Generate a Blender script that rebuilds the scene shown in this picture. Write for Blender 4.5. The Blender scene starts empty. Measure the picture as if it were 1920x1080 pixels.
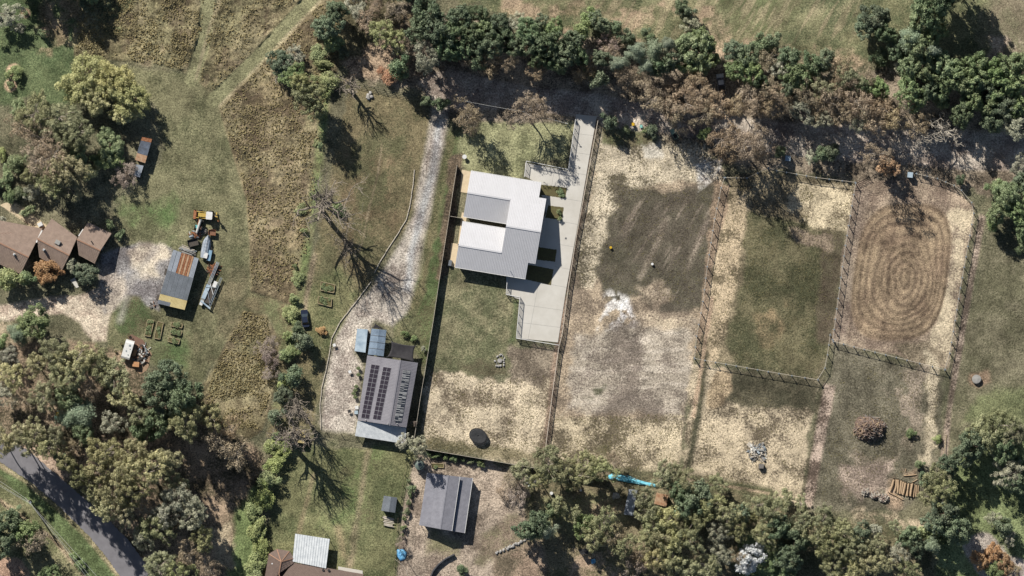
import bpy, bmesh, math, random
import numpy as np
from mathutils import Vector, Matrix

# ------------------------------------------------------------------ camera, sky, sun
S = 0.13                                   # metres on the ground per pixel of the survey photograph
scene = bpy.context.scene
COL = scene.collection
cam_d = bpy.data.cameras.new('camera'); cam = bpy.data.objects.new('camera', cam_d); COL.objects.link(cam)
cam.location = (0, 0, 2000); cam.rotation_euler = (0, 0, 0)
cam_d.sensor_width = 36; cam_d.lens = 36*2000/(1920*S); cam_d.clip_start = 50; cam_d.clip_end = 8000
scene.camera = cam
SUN_EL = math.radians(36); SUN_DIR = Vector((-0.53, 0.85, 0)).normalized()      # towards the sun (up-left)
az = math.atan2(SUN_DIR.x, SUN_DIR.y)
world = bpy.data.worlds.new('World'); scene.world = world; world.use_nodes = True
wn = world.node_tree.nodes; wl = world.node_tree.links
sky = wn.new('ShaderNodeTexSky'); sky.sky_type = 'NISHITA'; sky.sun_disc = False
sky.sun_elevation = SUN_EL; sky.sun_rotation = az; sky.altitude = 50; sky.dust_density = 1.0
wl.new(sky.outputs[0], wn['Background'].inputs[0]); wn['Background'].inputs[1].default_value = 0.05
sun_d = bpy.data.lights.new('sun', 'SUN'); sun_d.energy = 5.0; sun_d.angle = math.radians(0.5); sun_d.color = (1, .95, .87)
sun = bpy.data.objects.new('sun', sun_d); COL.objects.link(sun)
to_sun = Vector((SUN_DIR.x*math.cos(SUN_EL), SUN_DIR.y*math.cos(SUN_EL), math.sin(SUN_EL)))
sun.rotation_euler = to_sun.to_track_quat('Z', 'Y').to_euler(); sun.location = to_sun*300
vs = scene.view_settings; vs.view_transform = 'Standard'; vs.look = 'None'; vs.exposure = 0.48; vs.gamma = 1; vs.use_curve_mapping = False
scene.cycles.max_bounces = 6; scene.cycles.diffuse_bounces = 3; scene.cycles.transparent_max_bounces = 8

# ------------------------------------------------------------------ helpers
R = random.Random(7)
def W(X, Y, z=0.0): return Vector(((X-960)*S, (540-Y)*S, z))
def lin(r, g, b, k=0.75):
    f = lambda c: (c/12.92 if c <= .04045 else ((c+.055)/1.055)**2.4)
    return tuple(f(c/255)*k for c in (r, g, b))

class MB:
    def __init__(s): s.v = []; s.f = []; s.uv = None
    def add(s, vs, fs):
        o = len(s.v); s.v += [tuple(p) for p in vs]; s.f += [tuple(i+o for i in f) for f in fs]; return s
    def box(s, c, size, rz=0, M=None):
        x, y, z = [d/2 for d in size]
        P = [(-x,-y,-z),(x,-y,-z),(x,y,-z),(-x,y,-z),(-x,-y,z),(x,-y,z),(x,y,z),(-x,y,z)]
        m = M if M is not None else Matrix.Rotation(rz, 3, 'Z')
        P = [m @ Vector(p) + Vector(c) for p in P]
        return s.add(P, [(3,2,1,0),(4,5,6,7),(0,1,5,4),(1,2,6,5),(2,3,7,6),(3,0,4,7)])
    def bar(s, a, b, w, h):                      # rectangular bar from a to b
        a = Vector(a); b = Vector(b); d = b-a; L = d.length
        if L < 1e-6: return s
        q = d.to_track_quat('X', 'Z').to_matrix()
        return s.box((a+b)/2, (L, w, h), M=q)
    def tube(s, pts, rad, n=6, cap=True):
        pts = [Vector(p) for p in pts]; rings = []; o = len(s.v)
        for i, p in enumerate(pts):
            d = (pts[min(i+1, len(pts)-1)]-pts[max(i-1, 0)])
            q = d.to_track_quat('Z', 'Y').to_matrix() if d.length > 1e-9 else Matrix.Identity(3)
            r = rad[i] if hasattr(rad, '__len__') else rad
            for k in range(n):
                a = 2*math.pi*k/n
                s.v.append(tuple(p + q @ Vector((r*math.cos(a), r*math.sin(a), 0))))
        for i in range(len(pts)-1):
            for k in range(n):
                k2 = (k+1) % n
                s.f.append((o+i*n+k, o+i*n+k2, o+(i+1)*n+k2, o+(i+1)*n+k))
        if cap:
            s.f.append(tuple(o+k for k in reversed(range(n)))); s.f.append(tuple(o+(len(pts)-1)*n+k for k in range(n)))
        return s
    def prism(s, poly, z0, z1):                  # poly: (x,y) list or (x,y,ztop); counter-clockwise seen from above
        n = len(poly)
        a = sum(poly[i][0]*poly[(i+1)%n][1]-poly[(i+1)%n][0]*poly[i][1] for i in range(n))
        if a < 0: poly = poly[::-1]
        top = [(p[0], p[1], p[2] if (len(p) > 2 and z1 is None) else z1) for p in poly]
        bot = [(p[0], p[1], (p[2]+z0) if z1 is None and z0 < 0 else z0) for p in poly]
        return s.add(bot+top, [tuple(reversed(range(n))), tuple(range(n, 2*n))] + [(i, (i+1)%n, n+(i+1)%n, n+i) for i in range(n)])
    def disc(s, c, r, h, n=20, r2=None): return s.tube([c, (c[0], c[1], c[2]+h)], [r, r if r2 is None else r2], n)
    def lathe(s, c, prof, n=16): return s.tube([(c[0], c[1], c[2]+z) for r, z in prof], [max(r, .002) for r, z in prof], n)
    def ribbed(s, e0, e1, r1, r0, sp=.4, h=.04, th=.06, uv=False):   # eave-left, eave-right, ridge-right, ridge-left: ribs run eave to ridge
        e0, e1, r1, r0 = map(Vector, (e0, e1, r1, r0))
        nrm = (e1-e0).cross(r0-e0).normalized()
        if nrm.z < 0: nrm = -nrm
        L = (e1-e0).length; n = max(2, int(round(L/sp))); ts = []
        for i in range(n):
            for t, k in ((0, 0), (.62, 0), (.70, 1), (.92, 1)): ts.append(((i+t)/n, k))
        ts.append((1, 0)); o = len(s.v); m = len(ts)
        for t, k in ts: s.v.append(tuple(e0.lerp(e1, t)+nrm*h*k))
        for t, k in ts: s.v.append(tuple(r0.lerp(r1, t)+nrm*h*k))
        for i in range(m-1): s.f.append((o+i, o+i+1, o+m+i+1, o+m+i))
        b = [p-nrm*th for p in (e0, e1, r1, r0)]; o2 = len(s.v); s.v += [tuple(p) for p in b]
        s.f += [(o2+3, o2+2, o2+1, o2), (o, o2, o2+1, o+m-1), (o+m-1, o2+1, o2+2, o+2*m-1), (o+2*m-1, o2+2, o2+3, o+m), (o+m, o2+3, o2, o)]
        return s
    def tiled(s, e0, e1, r1, r0, course=.42, col=.36, h=.10):   # tile courses: overlapping rows, every tile its own wavy top
        e0, e1, r1, r0 = map(Vector, (e0, e1, r1, r0))
        nrm = (e1-e0).cross(r0-e0).normalized()
        if nrm.z < 0: nrm = -nrm
        n = max(2, int(round((r0-e0).length/course))); L = (e1-e0).length; m = max(2, int(round(L/col)))*2
        for j in range(n):
            o = len(s.v)
            for t, hh in ((j/n, 0), (j/n, h), ((j+1)/n, 0.0)):
                a = e0.lerp(r0, t); b = e1.lerp(r1, t)
                for i in range(m+1):
                    s.v.append(tuple(a.lerp(b, i/m) + nrm*(hh + (.028 if i % 2 and hh > 0 else .0))))
            for k in range(2):
                for i in range(m): s.f.append((o+k*(m+1)+i, o+k*(m+1)+i+1, o+(k+1)*(m+1)+i+1, o+(k+1)*(m+1)+i))
        b = [p-nrm*.1 for p in (e0, e1, r1, r0)]; o2 = len(s.v); s.v += [tuple(p) for p in b+[e0, e1, r1, r0]]
        s.f += [(o2+3, o2+2, o2+1, o2)] + [(o2+i, o2+(i+1)%4, o2+4+(i+1)%4, o2+4+i) for i in range(4)]
        return s
    def mesh(s, name, m, smooth=False):
        me = bpy.data.meshes.new(name); me.from_pydata(s.v, [], s.f); me.update()
        if m is not None: me.materials.append(m)
        if smooth: me.polygons.foreach_set('use_smooth', [True]*len(me.polygons))
        return me
    def build(s, name, m, parent=None, smooth=False, local=False):
        if parent is not None and not local:
            o = base_of(parent); s.v = [(p[0]-o.x, p[1]-o.y, p[2]-o.z) for p in s.v]
        ob = bpy.data.objects.new(name, s.mesh(name, m, smooth)); COL.objects.link(ob); ob.parent = parent
        return ob
def base_of(p):
    t = Vector((0, 0, 0))
    while p is not None: t += p.location; p = p.parent
    return t
def tag(o, label=None, cat=None, group=None, kind=None):
    if label: o['label'] = label
    if cat: o['category'] = cat
    if group: o['group'] = group
    if kind: o['kind'] = kind
    return o
def thing(name, label, cat, loc=(0, 0, 0), rz=0, group=None):
    o = bpy.data.objects.new(name, None); COL.objects.link(o); o.location = loc; o.rotation_euler = (0, 0, rz); o.empty_display_size = .3
    return tag(o, label, cat, group)
def piece(name, me, parent, loc=(0, 0, 0), rz=0, sc=(1, 1, 1), rot=None):
    o = bpy.data.objects.new(name, me); COL.objects.link(o); o.parent = parent; o.location = loc
    o.rotation_euler = rot if rot else (0, 0, rz); o.scale = sc; return o
def struct(name, mb, m): return tag(mb.build(name, m), kind='structure')
def copy_tree(o, parent=None):
    c = o.copy(); COL.objects.link(c); c.parent = parent
    for ch in list(o.children): copy_tree(ch, c)
    return c

# ------------------------------------------------------------------ materials
def mat(name, rgb, rgb2=None, scale=1.5, rough=.75, metal=0, bump=0, bscale=None, contrast=.35, spec=.3, detail=5, coord='Object', stretch=None):
    m = bpy.data.materials.new(name); m.use_nodes = True; N = m.node_tree.nodes; L = m.node_tree.links
    b = N['Principled BSDF']; b.inputs['Roughness'].default_value = rough; b.inputs['Metallic'].default_value = metal
    b.inputs['Specular IOR Level'].default_value = spec
    tc = N.new('ShaderNodeTexCoord'); src = tc.outputs[coord]
    if stretch:
        mp = N.new('ShaderNodeMapping'); mp.inputs['Scale'].default_value = stretch; L.new(src, mp.inputs[0]); src = mp.outputs[0]
    if rgb2 is None: rgb2 = tuple(c*.72 for c in rgb)
    n = N.new('ShaderNodeTexNoise'); n.inputs['Scale'].default_value = scale; n.inputs['Detail'].default_value = detail; n.inputs['Roughness'].default_value = .65
    L.new(src, n.inputs['Vector'])
    r = N.new('ShaderNodeMapRange'); r.inputs[1].default_value = .5-contrast/2; r.inputs[2].default_value = .5+contrast/2; L.new(n.outputs[0], r.inputs[0])
    mx = N.new('ShaderNodeMix'); mx.data_type = 'RGBA'; mx.inputs[6].default_value = (*rgb, 1); mx.inputs[7].default_value = (*rgb2, 1)
    L.new(r.outputs[0], mx.inputs[0]); L.new(mx.outputs[2], b.inputs['Base Color'])
    if bump:
        n2 = N.new('ShaderNodeTexNoise'); n2.inputs['Scale'].default_value = bscale or scale*4; n2.inputs['Detail'].default_value = 4; L.new(src, n2.inputs['Vector'])
        bp = N.new('ShaderNodeBump'); bp.inputs['Strength'].default_value = 1; bp.inputs['Distance'].default_value = bump
        L.new(n2.outputs[0], bp.inputs['Height']); L.new(bp.outputs[0], b.inputs['Normal'])
    return m
def leafmat(name, rgb, rgb2, tr=.15):
    m = bpy.data.materials.new(name); m.use_nodes = True; N = m.node_tree.nodes; L = m.node_tree.links
    N.remove(N['Principled BSDF']); out = N['Material Output']
    at = N.new('ShaderNodeAttribute'); at.attribute_name = 'leafvar'
    oi = N.new('ShaderNodeObjectInfo')
    mx = N.new('ShaderNodeMix'); mx.data_type = 'RGBA'; mx.inputs[6].default_value = (*rgb, 1); mx.inputs[7].default_value = (*rgb2, 1)
    L.new(at.outputs['Fac'], mx.inputs[0])
    hs = N.new('ShaderNodeHueSaturation'); L.new(mx.outputs[2], hs.inputs['Color'])
    for k, (lo, hi) in (('Hue', (.485, .512)), ('Value', (.85, 1.3)), ('Saturation', (.74, .98))):
        r = N.new('ShaderNodeMapRange'); r.inputs[3].default_value = lo; r.inputs[4].default_value = hi
        if k == 'Hue': L.new(oi.outputs['Random'], r.inputs[0])
        else:
            q = N.new('ShaderNodeMath'); q.operation = 'MULTIPLY'; q.inputs[1].default_value = 7.31 if k == 'Value' else 13.7; L.new(oi.outputs['Random'], q.inputs[0])
            f = N.new('ShaderNodeMath'); f.operation = 'FRACT'; L.new(q.outputs[0], f.inputs[0]); L.new(f.outputs[0], r.inputs[0])
        L.new(r.outputs[0], hs.inputs[k])
    d = N.new('ShaderNodeBsdfPrincipled'); d.inputs['Roughness'].default_value = .55; d.inputs['Specular IOR Level'].default_value = .25
    t = N.new('ShaderNodeBsdfTranslucent'); L.new(hs.outputs[0], d.inputs['Base Color']); L.new(hs.outputs[0], t.inputs['Color'])
    ms = N.new('ShaderNodeMixShader'); ms.inputs[0].default_value = tr; L.new(d.outputs[0], ms.inputs[1]); L.new(t.outputs[0], ms.inputs[2])
    L.new(ms.outputs[0], out.inputs[0]); return m

M = {}
M['roof_new'] = mat('light_grey_roof_steel', lin(214,214,218), lin(200,200,203), .5, .45, 0, 0, spec=.3, detail=9, contrast=.7)
M['roof_grey'] = mat('mid_grey_roof_steel', lin(150,150,158), lin(132,132,140), .8, .5, spec=.3)
M['roof_dark'] = mat('charcoal_roof_steel', lin(116,112,116), lin(98,95,100), .9, .5, spec=.3)
M['roof_white'] = mat('white_corrugated_steel', lin(226,230,232), lin(196,202,206), .9, .5)
M['roof_blue'] = mat('pale_blue_roof_sheet', lin(196,212,222), lin(150,170,186), .6, .4)
M['roof_bluegrey'] = mat('blue_grey_corrugated_steel', lin(146,164,182), lin(112,128,146), .5, .45)
M['roof_old'] = mat('weathered_dull_roof_steel', lin(112,122,138), lin(80,84,92), .9, .6)
M['shed_grey'] = mat('worn_grey_roof_sheet', lin(124,130,138), lin(104,110,116), .5, .6)
M['shed_light'] = mat('pale_galvanised_roof_sheet', lin(170,178,188), lin(140,146,154), .8, .5)
M['rust'] = mat('rusted_iron', lin(128,72,44), lin(178,130,96), 3, .9, bump=.01)
M['rust_pale'] = mat('pale_rusting_iron', lin(206,180,150), lin(160,112,80), 1.2, .85, contrast=.5)
M['cream'] = mat('cream_roof_sheet', lin(206,190,140), lin(190,172,120), .5, .6)
M['tile'] = mat('brown_roof_tiles', lin(178,157,142), lin(136,118,106), 1.1, .85, bump=.01, bscale=9, contrast=.7, detail=9)
M['tile2'] = mat('dark_brown_roof_tiles', lin(138,120,110), lin(112,96,88), 1.6, .85, bump=.01, bscale=9, contrast=.6)
M['ridge'] = mat('terracotta_ridge_cap', lin(176,140,116), lin(150,116,96), 3, .85)
M['wall'] = mat('off_white_render', lin(206,202,194), lin(190,186,178), 1, .85)
M['brick_wall'] = mat('brown_brick_wall', lin(140,110,94), lin(112,88,76), 6, .9, bump=.01)
M['wall_dark'] = mat('charcoal_wall_cladding', lin(88,88,92), lin(76,76,80), 1, .7)
M['wall_green'] = mat('green_grey_wall_cladding', lin(112,118,108), lin(96,102,94), 1, .7)
M['glass'] = mat('dark_window_glass', (.03,.04,.05), (.02,.03,.04), 1, .08, spec=.6)
M['frame'] = mat('white_window_frame', lin(226,226,224), lin(210,210,208), 2, .5)
M['white'] = mat('white_painted_metal', lin(236,236,234), lin(214,214,212), 2, .5)
M['white_dirty'] = mat('grimy_white_panel', lin(226,226,222), lin(176,172,162), 1.6, .6, contrast=.5)
M['black'] = mat('black_steel', (.025,.025,.027), (.035,.035,.035), 3, .5)
M['blacksoft'] = mat('black_netting', (.02,.021,.023), (.04,.041,.043), 1.2, .8, bump=.02)
M['galv'] = mat('galvanised_steel', lin(176,186,192), lin(140,150,156), 3, .45, .4)
M['pv'] = mat('dark_solar_cells', lin(60,54,62), lin(52,47,56), 5, .25, spec=.4)
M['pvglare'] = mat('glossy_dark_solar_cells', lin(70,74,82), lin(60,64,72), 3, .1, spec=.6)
M['pvframe'] = mat('silver_panel_frame', lin(190,190,194), lin(170,170,176), 4, .4, .3)
M['shade'] = mat('charcoal_shade_cloth', lin(70,68,70), lin(56,54,57), 1.2, .8)
M['concrete'] = mat('pale_concrete', lin(226,223,215), lin(192,187,177), .22, .85, bump=.004, bscale=12, contrast=.75, detail=9)
M['concrete_old'] = mat('weathered_concrete', lin(176,174,170), lin(140,138,132), 1.5, .9, bump=.02, contrast=.6)
M['paving'] = mat('cream_paving', lin(226,208,176), lin(210,190,158), 1, .85, bump=.003)
M['asphalt'] = mat('grey_asphalt', lin(148,146,150), lin(108,106,110), .35, .9, bump=.01, bscale=9, contrast=.7, detail=10)
M['gravel'] = mat('pale_pebble_gravel', lin(208,192,172), lin(140,126,110), 4.2, .95, bump=.05, bscale=6, contrast=.55, detail=8)
M['gravel_blue'] = mat('blue_grey_packed_gravel', lin(178,178,174), lin(150,146,140), 2.2, .95, bump=.02, bscale=7, contrast=.6, detail=8)
M['gravel_grey'] = mat('grey_packed_gravel', lin(150,146,142), lin(126,122,118), .35, .95, bump=.02, bscale=7, contrast=.5, detail=9)
M['sandtrack'] = mat('pale_sandy_track', lin(208,190,164), lin(178,156,130), .5, .95, bump=.02, bscale=6, contrast=.55, detail=9)
M['dirtroad'] = mat('pinkish_dirt_road', lin(196,174,150), lin(172,148,124), .35, .95, bump=.03, bscale=5, contrast=.55, detail=9)
M['strip'] = mat('stony_pink_soil', lin(182,160,138), lin(120,102,84), 5, .95, bump=.05, bscale=6, contrast=.5, detail=8)
M['soil'] = mat('dark_garden_soil', lin(92,80,60), lin(112,110,70), 2, .95, bump=.03, contrast=.5)
M['mulch'] = mat('bark_mulch', lin(180,154,128), lin(146,120,98), 4, .95, bump=.03)
M['timber'] = mat('weathered_timber', lin(186,172,140), lin(150,134,104), 3, .85, bump=.01)
M['timber_pale'] = mat('bleached_timber', lin(214,206,192), lin(180,170,154), 3, .85, bump=.01)
M['logbark'] = mat('cut_log_bark', lin(206,182,150), lin(158,130,102), 3, .9, bump=.03, contrast=.5)
M['bark'] = mat('grey_brown_bark', lin(138,122,106), lin(104,90,76), 3, .9, bump=.02)
M['bark_pale'] = mat('pale_gum_bark', lin(196,186,174), lin(156,144,132), 2, .85, bump=.01)
M['bark_dead'] = mat('bleached_dead_wood', lin(172,162,150), lin(128,118,106), 2, .9, bump=.01)
M['bark_dark'] = mat('dark_dead_wood', lin(96,86,74), lin(70,62,54), 2, .9, bump=.01)
M['yellow'] = mat('faded_yellow_paint', lin(214,186,96), lin(180,150,80), 2, .6)
M['yellow_lid'] = mat('yellow_plastic', lin(226,186,50), lin(200,160,40), 3, .5)
M['aqua_lid'] = mat('aqua_green_plastic', lin(150,208,196), lin(130,186,176), 3, .5)
M['green_tank'] = mat('green_grey_tank_steel', lin(116,130,122), lin(98,110,104), 1, .5)
M['green_bin'] = mat('pale_green_steel', lin(158,186,166), lin(130,150,134), 2, .6)
M['tyre'] = mat('black_rubber', (.02,.02,.02), (.03,.03,.03), 4, .9)
M['blue_tarp'] = mat('bright_blue_tarpaulin', lin(66,150,214), lin(150,206,230), 1.6, .5, bump=.12, bscale=2.5, contrast=.5)
M['cyan_tarp'] = mat('cyan_tarpaulin', lin(84,196,226), lin(150,214,228), 1.0, .5, bump=.12, bscale=2.0, contrast=.55)
M['blue_box'] = mat('pale_blue_lid', lin(150,186,206), lin(120,150,178), .8, .4)
M['cyan'] = mat('cyan_paint', lin(120,200,200), lin(100,170,172), 2, .5)
M['orange'] = mat('faded_orange_panel', lin(206,158,116), lin(180,130,92), 2, .8)
M['darkmetal'] = mat('dark_scrap_metal', lin(66,62,60), lin(96,88,80), 3, .7)
M['brown_scrap'] = mat('brown_scrap_metal', lin(150,110,86), lin(112,86,72), 4, .85)
M['rock'] = mat('grey_rock', lin(196,194,190), lin(140,136,130), 2, .9, bump=.05, contrast=.5)
M['woodchip'] = mat('split_firewood', lin(178,156,142), lin(126,108,98), 3, .9, bump=.02, contrast=.6)
M['ash'] = mat('grey_split_timber', lin(170,166,160), lin(104,98,94), 3, .9, contrast=.5)
M['wire'] = mat('fence_wire', lin(120,118,112), lin(100,98,94), 3, .6, .3)
M['seat'] = mat('dark_blue_car_paint', lin(48,56,76), lin(40,46,64), 2, .25, spec=.5)
# ------------------------------------------------------------------ ground sheet
def _h(ix, iy, seed):
    n = (ix*374761393 + iy*668265263 + seed*974711) & 0x7fffffff
    n = ((n ^ (n >> 13))*1274126177) & 0x7fffffff
    n = n ^ (n >> 16)
    return (n & 0xffff)/65535.0
def vnoise(x, y, seed=0):
    x0 = np.floor(x); y0 = np.floor(y); fx = x-x0; fy = y-y0
    ix = x0.astype(np.int64); iy = y0.astype(np.int64)
    fx = fx*fx*(3-2*fx); fy = fy*fy*(3-2*fy)
    a = _h(ix, iy, seed); b = _h(ix+1, iy, seed); c = _h(ix, iy+1, seed); d = _h(ix+1, iy+1, seed)
    return (a*(1-fx)+b*fx)*(1-fy) + (c*(1-fx)+d*fx)*fy
def fbm(x, y, sc, octv=4, seed=0, gain=.55):           # sc: size of the largest lump, in pixels
    t = 0; amp = 1; tot = 0; f = 1.0/sc
    for o in range(octv):
        t = t + amp*vnoise(x*f+o*17.3, y*f-o*9.1, seed+o*31); tot += amp; amp *= gain; f *= 2.03
    return t/tot
def sdist(poly, x, y):
    n = len(poly); ins = np.zeros(x.shape, bool); d2 = np.full(x.shape, 1e12)
    for i in range(n):
        x1, y1 = poly[i]; x2, y2 = poly[(i+1) % n]; dx = x2-x1; dy = y2-y1
        t = np.clip(((x-x1)*dx+(y-y1)*dy)/(dx*dx+dy*dy+1e-9), 0, 1)
        d2 = np.minimum(d2, (x-x1-t*dx)**2+(y-y1-t*dy)**2)
        c = (y1 > y) != (y2 > y)
        if dy != 0: ins ^= c & (x < dx*(y-y1)/dy + x1)
    d = np.sqrt(d2); return np.where(ins, -d, d)
def ldist(line, x, y):
    d2 = np.full(x.shape, 1e12)
    for (x1, y1), (x2, y2) in zip(line[:-1], line[1:]):
        dx = x2-x1; dy = y2-y1; t = np.clip(((x-x1)*dx+(y-y1)*dy)/(dx*dx+dy*dy+1e-9), 0, 1)
        d2 = np.minimum(d2, (x-x1-t*dx)**2+(y-y1-t*dy)**2)
    return np.sqrt(d2)

STEP = 2.6                                             # grid step in photo pixels (0.34 m)
gx = np.concatenate([[-12000, -6000, -3000, -1500, -800, -400, -200], np.arange(-110, 2031, STEP), [2120, 2350, 2800, 3500, 5000, 8000, 14000]])
gy = np.concatenate([[-12000, -6000, -3000, -1500, -800, -400, -250], np.arange(-140, 1151, STEP), [1240, 1500, 1900, 2600, 4000, 7000, 13000]])
PX, PY = np.meshgrid(gx, gy); px = PX.ravel(); py = PY.ravel(); NV = px.size
n_big = fbm(px, py, 90, 4, 3); n_mid = fbm(px, py, 22, 4, 11); n_fine = fbm(px, py, 7, 3, 23); n_edge = .55*fbm(px, py, 60, 4, 141)+.45*fbm(px, py, 17, 3, 41)
n_v = fbm(px*1.0+py*.17, py*.08, 9, 3, 57)             # streaks running down the picture (mower passes)
cA = np.tile(np.array(lin(130,124,94)), (NV, 1)); cB = np.tile(np.array(lin(106,108,78)), (NV, 1)); RT = np.full(NV, .45); RO = np.zeros(NV); SP = np.full(NV, .5)
def gl(c): return lin(min(c[0]+5,250), min(c[1]+6,248), min(c[2]+8,244))
def zone(poly, a, b, ratio=.45, feather=8, amp=8, rough=0., spk=.5, mod=None, op=1.):
    xs = [p[0] for p in poly]; ys = [p[1] for p in poly]; pad = feather+amp+4
    i = np.where((px > min(xs)-pad) & (px < max(xs)+pad) & (py > min(ys)-pad) & (py < max(ys)+pad))[0]
    if not len(i): return
    d = sdist(poly, px[i], py[i]) + (n_edge[i]-.5)*(8 if amp >= 3 else 4)*amp
    w = np.clip(.5-d/feather, 0, 1); w = w*w*(3-2*w)*op
    if mod is not None: w = w*np.clip(mod[i], 0, 1)
    A = np.array(gl(a)); B = np.array(gl(b)); w1 = w[:, None]
    cA[i] = cA[i]*(1-w1)+A*w1; cB[i] = cB[i]*(1-w1)+B*w1; RT[i] = RT[i]*(1-w)+ratio*w; RO[i] = RO[i]*(1-w)+rough*w; SP[i] = SP[i]*(1-w)+spk*w
def line(pts, width, a, b, ratio=.4, feather=4, rough=0., op=1., spk=.5, amp=2):
    xs = [p[0] for p in pts]; ys = [p[1] for p in pts]; pad = width+feather+6
    i = np.where((px > min(xs)-pad) & (px < max(xs)+pad) & (py > min(ys)-pad) & (py < max(ys)+pad))[0]
    d = ldist(pts, px[i], py[i])-width/2+(n_edge[i]-.5)*4*amp
    w = np.clip(.5-d/feather, 0, 1)*op
    A = np.array(gl(a)); B = np.array(gl(b)); w1 = w[:, None]
    cA[i] = cA[i]*(1-w1)+A*w1; cB[i] = cB[i]*(1-w1)+B*w1; RT[i] = RT[i]*(1-w)+ratio*w; RO[i] = RO[i]*(1-w)+rough*w; SP[i] = SP[i]*(1-w)+spk*w
sm = lambda v, a, b: np.clip((v-a)/(b-a), 0, 1)
patch = sm(n_big, .42, .62); patch2 = sm(fbm(px, py, 60, 4, 77), .45, .6); patch3 = sm(fbm(px, py, 38, 4, 91), .48, .58)
patch_c = sm(fbm(px*.8+py*.6, py-px*.7, 14, 4, 401), .38, .56)
GREEN = ((86,106,58), (108,118,70)); OLIVE = ((124,119,80), (100,103,64)); STRAW = ((204,184,142), (118,106,76)); BROWN = ((104,95,72), (84,80,58))
# left lawns
zone([(-120,-150),(150,-150),(150,60),(130,110),(140,200),(0,200),(-120,220)], (104,116,70), (86,106,60), .5, 20, 10)
zone([(60,10),(150,0),(150,100),(120,110),(70,80)], (170,144,108), (128,116,78), .55, 30, 10, mod=patch3)
zone([(150,110),(400,150),(470,330),(475,560),(520,600),(440,620),(380,720),(200,660),(210,560),(240,450),(210,400),(310,300),(290,200)], (126,121,82), (106,108,68), .45, 10, 4)
zone([(200,390),(330,380),(320,450),(230,460)], (92,114,58), (112,116,70), .45, 40, 10, mod=patch)
zone([(205,560),(260,555),(300,600),(230,640)], (84,98,54), (116,110,72), .5, 18, 5)
zone([(290,640),(350,640),(350,690),(290,690)], (92,112,60), (110,116,70), .4, 30, 8)
zone([(340,600),(460,480),(470,600),(400,690)], (132,120,84), (112,110,72), .45, 40, 8, mod=patch2)
# long grass
LG = ((150,137,94), (112,102,66))
zone([(150,-150),(388,-150),(388,0),(381,60),(350,137),(335,130),(290,117),(200,112),(140,106),(136,70),(160,40)], *LG, .5, 4, 1.2, .52)
zone([(170,-20),(260,-20),(230,50),(180,70)], (110,118,70), (84,90,52), .5, 30, 8, .42)
zone([(413,-150),(700,-150),(564,0),(480,97),(402,175),(392,172),(368,150),(385,80),(412,0)], *LG, .5, 4, 1.2, .52)
zone([(602,0),(700,-120),(640,100),(600,260),(585,380),(565,560),(545,572),(470,546),(468,470),(462,370),(445,320),(427,262),(411,200),(480,127)], (146,129,90), (112,98,66), .48, 5, 1.5, .34)
zone([(455,580),(500,590),(525,640),(522,700),(505,770),(490,810),(430,840),(372,800),(366,745),(400,690)], *LG, .5, 6, 2, .36)
zone([(470,546),(545,572),(560,640),(545,800),(500,820),(520,700),(525,640),(500,590),(455,575)], (120,122,76), (140,128,86), .5, 8, 3)
LGP = ([(150,-150),(388,-150),(381,60),(350,137),(200,112),(140,106)], [(413,-150),(620,-120),(480,97),(395,172),(368,150)], [(602,0),(640,100),(585,380),(565,560),(470,546),(462,370),(411,200),(480,127)], [(455,580),(500,590),(525,640),(505,770),(430,840),(372,800),(400,690)])
for P_ in LGP:
    zone(P_, (126,122,80), (92,90,58), .5, 7, 1.5, .38, mod=patch2, op=.5); zone(P_, (166,150,110), (128,112,78), .5, 7, 1.5, .30, mod=patch3, op=.4); zone(P_, (132,112,84), (98,82,60), .5, 7, 1.5, .12, mod=sm(fbm(px, py, 30, 4, 611), .6, .68), op=.55)
line([(456,165),(458,240),(470,330)], 3, (112,100,68), (90,80,54), .5, 3, .05, op=.7, amp=.6)
line([(466,160),(470,240),(482,330)], 3, (112,100,68), (90,80,54), .5, 3, .05, op=.7, amp=.6)
line([(205,45),(260,50),(330,52),(372,48)], 5, (172,160,110), (130,118,78), .5, 5, .2, op=.8, amp=2)
line([(360,150),(384,70),(402,-150)], 26, (140,137,92), (126,124,82), feather=2.5, amp=.4, spk=.1)
line([(367,150),(390,60),(412,0)], 5, (176,160,120), (140,128,90), feather=3, op=.7)
line([(400,188),(480,112),(582,0),(700,-140)], 27, (140,137,92), (124,123,80), feather=2.5, amp=.4, spk=.1)
line([(412,198),(480,128),(602,0)], 5, (182,166,124), (140,128,90), feather=3, op=.8)
line([(548,640),(562,560),(588,380),(604,250),(612,140)], 15, (128,142,78), (150,146,94), .5, 10, .28)
# north field
FIELD = [(640,-150),(2040,-150),(2040,110),(1850,120),(1700,100),(1600,120),(1460,95),(1300,80),(1100,60),(940,20),(760,-20)]
zone(FIELD, (132,128,86), (104,112,70), .5, 14, 6, .1)
zone([(940,0),(1330,20),(1330,100),(1100,70),(950,50)], (176,150,116), (140,130,88), .45, 16, 10, mod=patch3)
zone([(1330,40),(1640,110),(1640,140),(1330,110)], (182,154,120), (140,130,92), .45, 18, 10, mod=sm(n_mid, .4, .6))
zone([(1350,-20),(1500,-20),(1480,60),(1380,70)], (104,110,66), (128,126,82), .5, 30, 10, .12)
zone([(1840,-20),(2040,-20),(2040,130),(1850,130)], (134,128,92), (150,138,104), .5, 30, 10)
zone([(1860,70),(1930,60),(1930,110),(1855,120)], (206,184,156), (170,150,122), .5, 14, 8, mod=patch3)
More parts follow.
